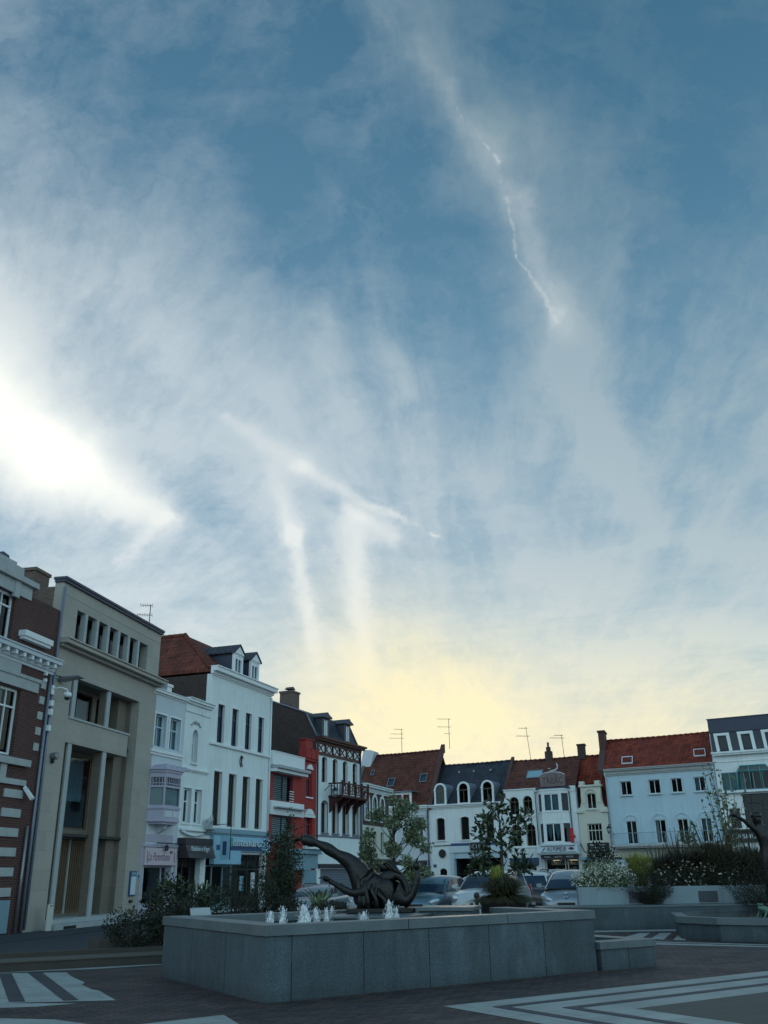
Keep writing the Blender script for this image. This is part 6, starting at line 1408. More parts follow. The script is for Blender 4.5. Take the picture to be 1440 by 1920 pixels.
# ---------------- 12: small cream house with a big wall dormer
Y0 = 12.62
B = Bld('cream_dormer_house', 'small cream house with a tall scrolled wall dormer in a red-brown roof', pr(Y0), AZR, ROWR)
W12 = 2.28
ops = [(0.62, 1.72, 3.58, 4.82), (0.1, 2.1, 0.1, 2.3)]
s = wall(MB(), 0, W12, 0, 5.66, ops); B.part('wall', s, MAT['plaster_cream']); rshell(B, W12, 5.6, 8, 'brick_dark')
window(B, 0.62, 1.72, 3.58, 4.82, y=0.14, fm='plaster_cream', ft=0.06, mul=(0.5, 0.25, 0.75), tra=(0.62,))
s = wall(MB(), 0.36, 1.90, 5.66, 7.45, [(0.74, 1.48, 5.86, 7.0, 0.1)], -0.02, 0.28); B.part('wall_dormer', s, MAT['plaster_cream'])
window(B, 0.74, 1.48, 5.86, 7.0, r=0.1, y=0.12, fm='paint_white', ft=0.06, mul=(0.5,), sill=0.1, smat='plaster_cream')
s = MB(); s.box(0.24, 2.0, -0.14, 0.3, 7.45, 7.58); s.box(0.30, 0.66, -0.12, 0.24, 7.58, 7.86); s.box(1.50, 1.90, -0.12, 0.24, 7.58, 7.86); s.box(0.36, 0.66, -0.08, -0.021, 6.3, 7.0); s.box(1.56, 1.88, -0.08, -0.021, 6.3, 7.0)
s.box(-0.1, 0.45, -0.16, 0.1, 5.60, 5.72); s.box(1.80, 2.36, -0.16, 0.1, 5.60, 5.72)
s.arc(1.11, 6.82, 0.42, 0.50, 0.5, PI - 0.5, -0.10, -0.02, 8)
for sx, cx in ((-1, 0.36), (1, 1.90)):
    s.prism_y([(cx, 5.74), (cx + sx * 0.42, 5.74), (cx + sx * 0.36, 5.92), (cx + sx * 0.14, 6.02), (cx + sx * 0.04, 6.35), (cx, 6.6)], -0.015, 0.24)
B.part('dormer_trim', s, MAT['plaster_cream'], 0.01)
B.part('dormer_side', shear(MB().box(0.40, 1.86, 0.28, 2.3, 5.66, 7.5)), MAT['tiles_brown'])
ro = rroof(B, -0.2, W12 + 0.05, 5.72, 10.15, 8, 'tiles_red', yr=4.0, yf=0.30)
sg = B.part('shop_fascia', MB().box(0.55, 2.15, -0.16, 0.0, 2.78, 3.48), MAT['black_metal'], 0.01)
for i, (a, b) in enumerate(((0.75, 1.95), (0.85, 1.85), (0.7, 2.0))):
    s = MB(); rnd = random.Random(i); x = a
    while x < b: L_ = rnd.uniform(0.04, 0.12); s.box(x, min(x + L_, b), -0.168, -0.16, 3.30 - i * 0.2, 3.37 - i * 0.2); x += L_ + 0.03
    B.part('sign_line', s, MAT['letter_pale'], 0, sg)
s = MB(); s.box(0.05, 2.2, -0.5, 0.0, 2.3, 2.5); s.box(0.3, 2.2, -0.55, -0.05, 2.02, 2.14); B.part('awning_box', s, MAT['paint_teal'], 0.01); shopfront(B, 0.1, 2.1, 0.1, 2.1, fm='paint_dark', tra=None)
pipe(B, [(0.0, -0.06, 3.5), (0.25, -0.06, 2.9), (0.6, -0.06, 2.75)], 0.03, 'black_metal', 'cable')

# ---------------- 13: long pale blue house
B0 = 14.95
B = Bld('blue_house', 'long pale blue house with four arched balcony doors under a bright red tile roof', pr(B0), AZR, ROWR)
W13 = 7.95
xs_ = [(1.10, 1.92), (3.18, 4.02), (4.80, 5.58), (6.42, 7.20)]
up = [(a, b, 6.70, 7.68) for a, b in xs_]; lo = [(a + 0.10, b + 0.06, 3.30, 4.90) for a, b in xs_]
ops = up + lo + [(0.9, 3.2, 0.1, 2.35), (4.6, 5.9, 0.1, 2.35), (6.2, 7.6, 0.1, 2.35)]
s = wall(MB(), 0, W13, 0, 8.2, ops); B.part('wall', s, MAT['plaster_blue']); rshell(B, W13, 8.2, 8, 'brick_dark')
for o in up: window(B, *o, y=0.10, ft=0.05, mul=(0.5,), sill=0.14, smat='plaster_blue', surround=0.07, curtain=[(0.1, 0.5, 0.0, 1.0, 'blind_sky_teal')] if o[0] > 6 else None)
for i, o in enumerate(lo):
    window(B, *o, y=0.10, ft=0.05, mul=(0.5,), name='balcony_door', curtain=[(0.0, 0.3, 0.0, 1.0, 'curtain')] if i == 1 else ([(0.1, 0.9, 0.5, 1.0, 'blind_sky_teal')] if i == 3 else None))
    s = MB(); cx = (o[0] + o[1]) / 2; rr_ = 0.66; s.arc(cx, 4.72, rr_ - 0.12, rr_, 0, PI, -0.05, 0.0, 16); s.box(cx - rr_, cx - rr_ + 0.12, -0.05, 0.0, 3.3, 4.72); s.box(cx + rr_ - 0.12, cx + rr_, -0.05, 0.0, 3.3, 4.72)
    B.part('blind_arch', s, MAT['plaster_blue'], 0.008)
cornice(B, 0, W13, 8.12, [(0.10, 0.08), (0.22, 0.14), (0.10, 0.30), (0.06, 0.36)], 'stone_trim')
s = MB(); s.box(0.25, W13 + 0.2, -0.95, 0.0, 3.12, 3.28); s.box(0.3, W13 + 0.1, -0.85, 0.0, 3.02, 3.12); bl_ = B.part('balcony', s, MAT['stone_trim'], 0.01)
s = MB(); s.box(0.3, W13 + 0.15, -0.92, -0.89, 4.02, 4.06); s.box(0.3, W13 + 0.15, -0.92, -0.89, 3.32, 3.35)
for i in range(5): s.box(0.3 + i * 1.94, 0.34 + i * 1.94, -0.92, -0.88, 3.28, 4.05)
for i in range(60): s.box(0.4 + i * 0.128, 0.41 + i * 0.128, -0.91, -0.90, 3.34, 4.02)
s.box(0.3, 0.33, -0.9, 0, 4.02, 4.06); B.part('railing', s, MAT['paint_teal'], 0, bl_)
s = MB(); s.box(0.0, W13, -0.08, 0.0, 2.42, 2.98); s.box(0.0, W13, -0.14, 0.0, 2.36, 2.44); B.part('shop_fascia', s, MAT['plaster_cream'], 0.01)
shopfront(B, 0.9, 3.2, 0.1, 2.35, fm='paint_teal', bars=(0.5,), tra=None); shopfront(B, 4.6, 5.9, 0.1, 2.35, fm='paint_teal', bars=(), tra=None); shopfront(B, 6.2, 7.6, 0.1, 2.35, fm='paint_teal', bars=(0.5,), tra=None)
ro = rroof(B, -0.05, W13, 8.55, 11.2, 8, 'tiles_red')
for x, za in ((1.25, 8.95), (6.6, 9.15)): skylight(B, ro, x, x + 0.85, za, za + 0.62, 8.55, 11.2, 4, fm='plaster_grey', fill='tiles_red', name='hatch_frame')
s = MB(); s.prism_x([(-0.02, 8.6), (2.6, 10.4), (2.6, 11.75), (4.3, 11.75), (4.3, 9.0), (-0.02, 8.3)], -0.55, -0.05); s.box(-0.62, 0.02, 2.5, 4.4, 11.75, 11.87); B.part('chimney', shear(s), MAT['brick_red'], 0.01, ro)
s = MB().prism_x([(-0.1, 8.6), (4.0, 11.35), (6.5, 11.35), (8, 8.6)], W13 - 0.02, W13 + 0.25); B.part('party_wall', shear(s), MAT['plaster_grey'], 0, ro)
pipe(B, [(0.05, -0.3, 8.3), (0.08, -0.08, 8.0), (0.12, -0.08, 3.2)], 0.045, 'plaster_blue'); pipe(B, [(W13 - 0.05, -0.3, 8.3), (W13 - 0.05, -0.08, 8.0), (W13 - 0.05, -0.08, 3.3)], 0.045, 'plaster_blue')
q = pr(B0 + 0.15); lantern((q[0] - 0.05, q[1] - 0.05, 4.35), AZR, 'black lantern between the cream house and the pale blue house', sc=0.95)

# ---------------- 14: glass-bay house at the right edge
M0 = 22.94
B = Bld('glass_bay_house', 'white house with dark mansard storey and green glazed bays at the right edge', pr(M0), AZR, ROWR)
W14 = 6.5
ops = [(0.35, 4.6, 6.62, 7.85), (1.55, 4.6, 4.15, 6.35), (0.55, 1.25, 4.12, 5.44), (0.3, 6.2, 0.1, 2.6)]
s = wall(MB(), 0, W14, 0, 9.0, ops); B.part('wall', s, MAT['plaster_white']); rshell(B, W14, 9.0, 8, 'brick_dark')
s = MB(); s.box(0, W14, -0.30, 0.1, 9.0, 9.12); s.box(-0.05, W14, -0.38, 0.1, 9.12, 9.25); s.box(0.3, W14, -0.05, 0, 8.55, 8.60); s.box(0.2, W14, -0.3, 0.0, 6.45, 6.60); B.part('cornice', s, MAT['plaster_white'], 0.01)
s = MB(); s.box(0.0, W14, 0.05, 0.35, 9.25, 10.62); B.part('mansard', s, MAT['slate_wall']); s = MB().box(-0.05, W14, -0.05, 7, 10.62, 11.55); s.box(-0.1, W14, -0.1, 7.1, 11.55, 11.62); B.part('attic_band', s, MAT['lead_dark'], 0.01)
for i in range(4):
    x = 0.45 + i * 1.6; f = MB(); f.prism_y([(x - 0.12, 9.3), (x + 0.10, 9.3), (x + 0.02, 10.55), (x - 0.20, 10.55)], -0.10, 0.05); f.prism_y([(x + 0.72, 9.3), (x + 0.94, 9.3), (x + 0.86, 10.55), (x + 0.64, 10.55)], -0.10, 0.05); f.box(x - 0.2, x + 0.86, -0.11, 0.05, 10.38, 10.56)
    B.part('window_surround', f, MAT['paint_white'], 0.008)
    window(B, x + 0.05, x + 0.68, 9.36, 10.36, y=-0.05, fm='black_metal', ft=0.06, mul=(), curtain=None)
window(B, 0.35, 4.6, 6.62, 7.85, y=-0.02, fm='paint_teal', ft=0.05, mul=(0.13, 0.245, 0.36, 0.5, 0.64, 0.8), tra=(), curtain=[(0.0, 0.36, 0.0, 1.0, 'shop_green')])
s = MB(); s.prism_y([(1.5, 7.85), (1.75, 8.2), (3.4, 8.2), (3.7, 7.85)], -0.25, 0.0); B.part('bay_hood', s, MAT['glass'], 0); 
s = MB(); s.tube([(1.45, -0.27, 6.62), (1.5, -0.27, 7.85), (1.75, -0.27, 8.22), (3.4, -0.27, 8.22), (3.7, -0.27, 7.85), (3.75, -0.27, 6.62)], 0.04, 6); s.tube([(2.3, -0.27, 6.6), (2.3, -0.27, 8.22)], 0.025, 5); s.tube([(3.0, -0.27, 6.6), (3.0, -0.27, 8.22)], 0.025, 5); s.tube([(1.5, -0.27, 7.85), (3.7, -0.27, 7.85)], 0.025, 5); B.part('bay_frame', s, MAT['shop_green'], 0)
window(B, 1.55, 4.6, 4.15, 6.35, y=0.05, fm='black_metal', ft=0.06, mul=(0.17, 0.4, 0.65), tra=(0.72,))
window(B, 0.55, 1.25, 4.12, 5.44, y=0.08, fm='wood_brown', ft=0.06, mul=())
sg = B.part('shop_fascia', MB().box(0.1, 3.2, -0.14, 0.0, 3.22, 3.92).box(0.05, 6.3, -0.22, 0.0, 3.92, 4.06), MAT['black_metal'], 0.01)
text('lettering', 'CASHU', MAT['letter_pale'], sg, 1.3, 3.46, 1.6, 0.28, -0.146, 0.008)
shopfront(B, 0.3, 6.2, 0.1, 2.6, fm='paint_dark', bars=(0.33, 0.66), tra=None)

# aerials on the roofs: top-level things on the ridges
def aerial(x, y, z0, z1, lab, arms, lean=0.0):
    t = thing('tv_aerial', lab, 'aerial', (x, y, z0), 0.2, 'television aerials on the roofs')
    h = z1 - z0; MB().tube([(0, 0, 0), (lean, 0, h)], 0.022, 6).build('mast', MAT['antenna_metal'], t)
    for i, (q, L_, n_) in enumerate(arms):
        a = MB(); z = h * q; xx = lean * q; a.tube([(xx - L_ * 0.85, 0, z), (xx + L_ * 0.15, 0, z)], 0.013, 5)
        for k in range(n_): u = -L_ * 0.85 + L_ * k / (n_ - 1); a.tube([(xx + u, -0.28, z), (xx + u, 0.28, z)], 0.009, 4)
        a.build('antenna_array', MAT['antenna_metal'], t)
    return t
aerial(-10.35, 38.6, 11.6, 12.75, 'three-armed aerial at the right end of the stone building roof', [(0.98, 0.5, 6), (0.6, 0.62, 7), (0.2, 0.45, 4)])
aerial(1.25, 82.2, 11.5, 13.55, 'aerial with stacked arms on the left of the steep brown roof', [(0.98, 0.8, 7), (0.78, 1.1, 8), (0.6, 1.3, 8)])
aerial(5.35, 80.3, 11.5, 14.1, 'tall aerial on the right end of the steep brown roof', [(0.98, 1.2, 8), (0.72, 1.2, 8), (0.5, 0.5, 4)])
aerial(11.9, 77.8, 10.2, 12.9, 'tall leaning aerial over the paired-arch house', [(0.96, 0.7, 6), (0.72, 1.1, 8)], -0.25)
aerial(14.4, 76.2, 10.1, 12.0, 'short aerial between two chimneys above the tobacconist', [(0.97, 0.7, 6), (0.86, 1.2, 8)], -0.1)
# street light arm and crossing cables

# ================================================================== VEHICLES
def paint(name, c, met=0.5, rough=0.28):
    m, n, bs = new_mat(name); bs.inputs['Base Color'].default_value = (*c, 1); bs.inputs['Metallic'].default_value = met; bs.inputs['Roughness'].default_value = rough
    bs.inputs['Coat Weight'].default_value = 0.6; bs.inputs['Coat Roughness'].default_value = 0.06
    oc = n.node('ShaderNodeTexCoord').outputs['Object']; n.put(bs.inputs['Base Color'], n.vm('SCALE', c, scale=n.rng(n.noise(oc, 2.5, 5, 0.65), 0.2, 0.8, 0.78, 1.08)))
    return m
paint('car_silver', (0.27, 0.31, 0.34)); paint('car_bluegrey', (0.11, 0.19, 0.24)); paint('car_white', (0.52, 0.56, 0.58), 0.0); paint('car_black', (0.02, 0.02, 0.025), 0.1)
paint('car_green', (0.20, 0.30, 0.28)); paint('chrome', (0.6, 0.62, 0.64), 1.0, 0.15)
m, n, bs = new_mat('car_glass'); bs.inputs['Base Color'].default_value = (0.012, 0.03, 0.055, 1); bs.inputs['Roughness'].default_value = 0.05; bs.inputs['Specular IOR Level'].default_value = 0.45
plain('rubber', (0.02, 0.02, 0.02), 0.8, 0.1, bmp=0); plain('plate', (0.55, 0.56, 0.55), 0.5, 0.05, bmp=0)
m, n, bs = new_mat('lamp_glass'); bs.inputs['Base Color'].default_value = (0.45, 0.50, 0.53, 1); bs.inputs['Roughness'].default_value = 0.12; bs.inputs['Metallic'].default_value = 0.5
plain('tail_red', (0.35, 0.01, 0.01), 0.25, 0.0, bmp=0)
def car(name, label, loc, heading, mat, L=3.8, Wd=1.66, H=1.54, kind='hatch', lamp='slant', logo=None, plate='', grp='cars parked behind the fountain', rack=False, white_roof=False):
    """car with its nose towards local -y; body, glazing and lamps are separate parts"""
    t = thing(name, label, 'car', (loc[0], loc[1], 0), heading, grp)
    hw = Wd / 2
    # stations: (y, half width, z top of lower body)
    if kind == 'small': st = [(-0.50, 0.55, 0.62), (-0.485, 0.80, 0.80), (-0.42, 0.95, 0.93), (-0.30, 0.99, 1.02), (-0.20, 1.0, 1.06), (0.10, 1.0, 1.10), (0.40, 0.98, 1.12), (0.485, 0.90, 1.05), (0.50, 0.72, 0.80)]
    else: st = [(-0.50, 0.60, 0.58), (-0.49, 0.84, 0.70), (-0.44, 0.95, 0.84), (-0.34, 0.99, 0.96), (-0.23, 1.0, 1.03), (0.0, 1.0, 1.05), (0.28, 1.0, 1.08), (0.45, 0.96, 1.08), (0.49, 0.88, 0.98), (0.50, 0.72, 0.72)]
    k = H / 1.54
    mb = MB(); rings = []
    for (y, w_, zt) in st:
        yy = y * L; w = hw * w_; zt = zt * k
        rings.append([(-w * 0.86, yy, 0.20), (-w * 0.98, yy, 0.36), (-w, yy, 0.55), (-w * 0.995, yy, (0.55 + zt) / 2 + 0.03), (-w * 0.95, yy, zt - 0.05), (-w * 0.84, yy, zt), (-w * 0.4, yy, zt + 0.045), (0, yy, zt + 0.055),
                      (w * 0.4, yy, zt + 0.045), (w * 0.84, yy, zt), (w * 0.95, yy, zt - 0.05), (w * 0.995, yy, (0.55 + zt) / 2 + 0.03), (w, yy, 0.55), (w * 0.98, yy, 0.36), (w * 0.86, yy, 0.20)])
    m_ = len(rings[0]); vs = [p for r in rings for p in r]; fs = []
    for i in range(len(rings) - 1):
        for j in range(m_ - 1): fs.append((i * m_ + j, i * m_ + j + 1, (i + 1) * m_ + j + 1, (i + 1) * m_ + j))
        fs.append((i * m_ + m_ - 1, i * m_, (i + 1) * m_, (i + 1) * m_ + m_ - 1))
    fs.append(tuple(range(m_ - 1, -1, -1))); fs.append(tuple(range((len(rings) - 1) * m_, len(rings) * m_)))
    mb.add(vs, fs, 0, True)
    body = mb.build('body', mat, t, fix=True); sb = body.modifiers.new('s', 'SUBSURF'); sb.levels = 1; sb.render_levels = 2
    # cabin: front screen base/top, rear top/base
    zb, zr_ = 1.02 * k, H
    if kind == 'small': yfb, yft, yrt, yrb = -0.27, -0.13, 0.36, 0.46
    elif kind == 'mpv': yfb, yft, yrt, yrb = -0.33, -0.12, 0.40, 0.485
    elif kind == 'van': yfb, yft, yrt, yrb = -0.36, -0.22, 0.47, 0.495
    else: yfb, yft, yrt, yrb = -0.27, -0.07, 0.32, 0.46
    sec = [(yfb, 0.90, zb, 0.90, zb - 0.02), ((yfb + yft) / 2, 0.885, zb, 0.80, (zb + zr_) / 2 + 0.03), (yft, 0.88, zb, 0.70, zr_ - 0.05), (yft + 0.10, 0.88, zb, 0.72, zr_ - 0.005), (0.15, 0.88, zb, 0.73, zr_), (yrt, 0.86, zb, 0.70, zr_ - 0.03), ((yrt * 0.45 + yrb * 0.55), 0.85, zb, 0.75, zr_ - 0.22), (yrb, 0.83, zb, 0.80, zb)]
    vs = []; cab = MB()
    for (y, wb, z0, wt, z1) in sec:
        yy = y * L; a = hw * wb; b = hw * wt
        vs += [(-a, yy, z0 - 0.06), (-b - (a - b) * 0.45, yy, z0 + (z1 - z0) * 0.55), (-b, yy, z1 - 0.05 * (z1 > z0)), (-b * 0.8, yy, z1), (0, yy, z1 + 0.03 * (z1 > z0 + 0.1)), (b * 0.8, yy, z1), (b, yy, z1 - 0.05 * (z1 > z0)), (b + (a - b) * 0.45, yy, z0 + (z1 - z0) * 0.55), (a, yy, z0 - 0.06)]
    fs = []
    for i in range(len(sec) - 1):
        for j in range(8): fs.append((i * 9 + j, i * 9 + j + 1, (i + 1) * 9 + j + 1, (i + 1) * 9 + j))
    cab.add(vs, fs, 0, True); cab.build('cabin', MAT['car_white'] if white_roof else mat, t, fix=True)
    # glazing as thin shells just outside the cabin
    def pt(y, side, q):      # point on the cabin side
        for i in range(len(sec) - 1):
            if sec[i][0] <= y <= sec[i + 1][0]:
                f = (y - sec[i][0]) / (sec[i + 1][0] - sec[i][0]); s0 = [sec[i][n_] + (sec[i + 1][n_] - sec[i][n_]) * f for n_ in range(5)]
                a = hw * s0[1]; b = hw * s0[3]; z = s0[2] + (s0[4] - s0[2]) * q
                return (side * (b + (a - b) * (1 - q) * 0.95 + 0.012 + (a - b) * 0.02), y * L, z)
    gl = MB(); g = MB()
    yA, yB = yfb + 0.045, yrb - 0.06
    for sd in (-1, 1):
        g = MB()
        cuts = [yA, yft + 0.06, (yft + yrt) / 2 + 0.01, yrt + 0.0, yB]
        for i in range(3):
            y0, y1 = cuts[i] + 0.008, cuts[i + 1] - 0.008; n_ = 6; P = []
            for j in range(n_ + 1):
                y = y0 + (y1 - y0) * j / n_; P.append((pt(y, sd, 0.10), pt(y, sd, 0.84)))
            for j in range(n_):
                f_ = [P[j][0], P[j + 1][0], P[j + 1][1], P[j][1]]; g.quad(*(f_ if sd > 0 else f_[::-1]))
        g.build('side_window', MAT['car_glass'], t)
    def screen(nm, ya, za, wa, yb, zb_, wb_, sgn):
        s_ = MB(); nn_ = 8; P = []
        for r_ in range(5):
            q = r_ / 4; y = ya + (yb - ya) * q; z = za + (zb_ - za) * q + 0.02 * math.sin(PI * q); w = wa + (wb_ - wa) * q
            for c_ in range(nn_ + 1):
                u = -1 + 2 * c_ / nn_; P.append((w * u, y * L + sgn * (0.03 + 0.05 * (1 - u * u)), z))
        for r_ in range(4):
            for c_ in range(nn_):
                a = r_ * (nn_ + 1) + c_; f_ = (a, a + 1, a + nn_ + 2, a + nn_ + 1); s_.add([P[i] for i in f_], [(0, 1, 2, 3)] if sgn < 0 else [(3, 2, 1, 0)], 0, True)
        s_.build(nm, MAT['car_glass'], t)
    screen('windscreen', yfb - 0.002, zb + 0.02, hw * 0.82, yft - 0.015, zr_ - 0.10, hw * 0.64, -1)
    screen('rear_window', yrb + 0.002, zb + 0.08, hw * 0.72, yrt + 0.012, zr_ - 0.10, hw * 0.62, 1)
    # bumpers, grille, lamps, plate
    f = -0.5 * L
    b_ = MB(); b_.prism_z([(-hw * 0.93, f + 0.30), (-hw * 0.82, f + 0.02), (-hw * 0.45, f - 0.06), (hw * 0.45, f - 0.06), (hw * 0.82, f + 0.02), (hw * 0.93, f + 0.30)], 0.40, 0.55)
    b_.build('bumper', mat, t, 0.02); b_ = MB(); b_.prism_z([(-hw * 0.93, -f - 0.25), (-hw * 0.8, -f + 0.02), (hw * 0.8, -f + 0.02), (hw * 0.93, -f - 0.25)], 0.40, 0.58); b_.build('bumper', mat, t, 0.02)
    MB().prism_z([(-hw * 0.5, f + 0.0), (-hw * 0.5, f - 0.068), (hw * 0.5, f - 0.068), (hw * 0.5, f + 0.0)], 0.26, 0.39).build('lower_grille', MAT['black_metal'], t, 0.005)
    MB().prism_z([(-hw * 0.32, f + 0.1), (-hw * 0.32, f - 0.03), (hw * 0.32, f - 0.03), (hw * 0.32, f + 0.1)], 0.60, 0.665).build('grille', MAT['black_metal'], t, 0.005)
    for sd in (-1, 1):
        h = MB()
        if lamp == 'round':
            h.lathe([(0.02, -0.07), (0.10, -0.05), (0.135, 0.0), (0.135, 0.14)], (sd * hw * 0.70, f + 0.09, 0.80 * k), 14, axis='y')
            h.lathe([(0.02, -0.05), (0.07, -0.04), (0.085, 0.0), (0.085, 0.10)], (sd * hw * 0.74, f + 0.06, 0.57 * k), 12, axis='y')
        else:
            c = Vector((sd * hw * 0.70, f + 0.13, 0.725 * k)); vs = []; fs = []
            for i in range(7):
                for j in range(12):
                    a = 2 * PI * j / 12; q = i / 6; r = math.sin(q * PI / 2)
                    x = c.x + 0.23 * r * math.cos(a); z = c.z + (0.085 + 0.05 * (math.cos(a) * sd + 1) / 2) * r * math.sin(a) + 0.05 * r * math.cos(a) * sd; vs.append((x, c.y - 0.10 * math.cos(q * PI / 2) + 0.14 * r * max(0, math.cos(a) * sd) + 0.0, z))
            for i in range(6):
                for j in range(12): fs.append((i * 12 + j, i * 12 + (j + 1) % 12, (i + 1) * 12 + (j + 1) % 12, (i + 1) * 12 + j))
            h.add(vs, fs, 0, True)
        h.build('headlight', MAT['lamp_glass'], t)
        tl = MB().prism_y([(sd * hw * 0.72, 0.80 * k), (sd * hw * 0.93, 0.80 * k), (sd * hw * 0.86, 1.12 * k), (sd * hw * 0.76, 1.12 * k)], -f - 0.14, -f + 0.005); tl.build('tail_light', MAT['tail_red'], t, 0.01)
        mr = MB(); mr.tube([(sd * hw * 0.86, (yfb + 0.08) * L, 1.06 * k), (sd * (hw + 0.10), (yfb + 0.07) * L, 1.09 * k)], 0.025, 6); mr.prism_y([(sd * (hw + 0.02), 1.03 * k), (sd * (hw + 0.20), 1.06 * k), (sd * (hw + 0.20), 1.16 * k), (sd * (hw + 0.04), 1.17 * k)], (yfb + 0.05) * L, (yfb + 0.08) * L); mr.build('wing_mirror', mat, t, 0.02)
        for yy in (f + 0.72, -f - 0.68):
            MB().lathe([(0.22, -0.10), (0.30, -0.09), (0.305, 0.0), (0.30, 0.08), (0.2, 0.085)], (sd * (hw - 0.08), yy, 0.30), 20, axis='x').build('wheel', MAT['rubber'], t)
            MB().lathe([(0.19, -0.012), (0.19, 0.0), (0.06, 0.012), (0.02, 0.02)] if sd > 0 else [(0.02, -0.02), (0.06, -0.012), (0.19, 0.0), (0.19, 0.012)], (sd * (hw + 0.012), yy, 0.30), 14, axis='x').build('wheel_rim', MAT['grey_metal'], t)
    p = MB().box(-0.26, 0.26, f - 0.085, f - 0.072, 0.42, 0.53).build('number_plate', MAT['plate'], t)
    if plate: text('plate_lettering', plate, MAT['letter_dark'], p, 0, 0.445, 0.42, 0.06, f - 0.088, 0.003)
    if logo == 'diamond':
        s = MB(); c = (0, 0.83 * k)
        for a, b in (((0, 0.11), (0.075, 0)), ((0.075, 0), (0, -0.11)), ((0, -0.11), (-0.075, 0)), ((-0.075, 0), (0, 0.11))):
            s.tube([(c[0] + a[0], f + 0.06, c[1] + a[1]), (c[0] + b[0], f + 0.06, c[1] + b[1])], 0.018, 5)
        s.build('badge', MAT['chrome'], t)
    elif logo == 'ring': MB().arc(0, 0.75 * k, 0.05, 0.085, 0, 2 * PI, f - 0.02, f + 0.04, 14).build('badge', MAT['chrome'], t)
    elif logo == 'moustache':
        s = MB(); s.tube([(-0.35, f + 0.02, 0.66), (0, f - 0.03, 0.64), (0.35, f + 0.02, 0.66)], 0.02, 6); s.arc(0, 0.66, 0.0, 0.07, 0, 2 * PI, f - 0.05, f, 12); s.build('badge', MAT['chrome'], t)
    MB().box(-hw * 0.8, hw * 0.8, (yfb - 0.012) * L - 0.03, (yfb - 0.012) * L + 0.02, zb - 0.005, zb + 0.03).build('wipers', MAT['black_metal'], t)
    if rack: 
        s = MB()
        for sd in (-1, 1): s.tube([(sd * hw * 0.6, -0.05 * L, H - 0.04), (sd * hw * 0.6, 0.0, H + 0.05), (sd * hw * 0.6, 0.3 * L, H + 0.04), (sd * hw * 0.6, 0.34 * L, H - 0.05)], 0.02, 6)
        s.build('roof_rails', MAT['black_metal'], t)
    return t
R_ = math.radians
car('parked_car', 'blue-grey rounded hatchback parked just right of the bronze sculpture', (1.55, 33.6), R_(-24), MAT['car_bluegrey'], 3.7, 1.62, 1.50, 'hatch', plate='421 AKT 59')
car('parked_car', 'white compact car with round headlights behind the dark potted plant', (3.35, 32.2), R_(-24), MAT['car_white'], 4.1, 1.72, 1.63, 'small', 'round', 'moustache', plate='CW-858-YH')
car('parked_car', 'silver people carrier with a diamond badge left of the white flowering bush', (6.15, 33.0), R_(-18), MAT['car_silver'], 3.85, 1.70, 1.61, 'mpv', logo='diamond', plate='CF-165-JH')
car('parked_car', 'low teal-tinted car half hidden beside the yucca at the left of the bronze', (-2.75, 37.4), R_(-16), MAT['car_silver'], 4.2, 1.75, 1.24, 'hatch', rack=True)
t_ = car('parked_car', 'dark city car with pale roof and ring badge left of the silver car', (5.80, 39.4), R_(-18), MAT['car_black'], 3.0, 1.58, 1.54, 'small', 'slant', 'ring', white_roof=True)
car('parked_car', 'white car seen between the bronze figure and the blue-grey hatchback', (-0.05, 38.3), R_(-30), MAT['car_white'], 4.0, 1.70, 1.42, 'hatch')
car('parked_car', 'small distant pale green hatchback behind the white compact car', (4.35, 50.0), R_(-24), MAT['car_green'], 3.8, 1.65, 1.42, 'hatch')
car('parked_car', 'distant white estate car right of the blue-grey hatchback', (3.75, 46.0), R_(-22), MAT['car_white'], 3.8, 1.65, 1.30, 'hatch')
car('parked_car', 'pale van-like car behind the dark city car', (6.35, 50.0), R_(-22), MAT['car_silver'], 4.4, 1.75, 1.72, 'van')
car('parked_car', 'grey people carrier at the left shoulder of the silver car', (6.55, 45.5), R_(-22), MAT['car_bluegrey'], 4.2, 1.7, 1.62, 'mpv', rack=True)
car('parked_car', 'white car glimpsed behind the pale flowering bush on the right', (11.6, 46.0), R_(70), MAT['car_white'], 4.3, 1.8, 1.86, 'van')

# bollard
def bollard(x, y, lab):
    t = thing('bollard', lab, 'bollard', (x, y, 0))
    MB().lathe([(0.10, 0.0), (0.10, 0.06), (0.075, 0.09), (0.06, 0.2), (0.055, 0.82), (0.075, 0.84), (0.075, 0.88), (0.05, 0.90)], (0, 0, 0), 14).build('post', MAT['black_metal'], t)
    MB().lathe([(0.04, 0.90), (0.078, 0.95), (0.085, 1.0), (0.06, 1.06), (0.01, 1.08)], (0, 0, 0), 14).build('ball_top', MAT['black_metal'], t)
bollard(2.42, 27.5, 'black ball-topped bollard in front of the white compact car')
# pale board / bench back on the left behind the fountain
t = thing('info_plinth', 'small slanted grey panel standing behind the left corner of the fountain', 'panel', (-4.22, 20.9, -0.12), R_(15))
MB().prism_x([(-0.2, 0.98), (0.25, 1.10), (0.25, 1.05), (-0.2, 0.93)], 0, 0.42).build('panel', MAT['stone_trim'], t, 0.005); MB().box(0.22, 0.30, 0, 0.08, 0, 1.0).build('post', MAT['black_metal'], t)

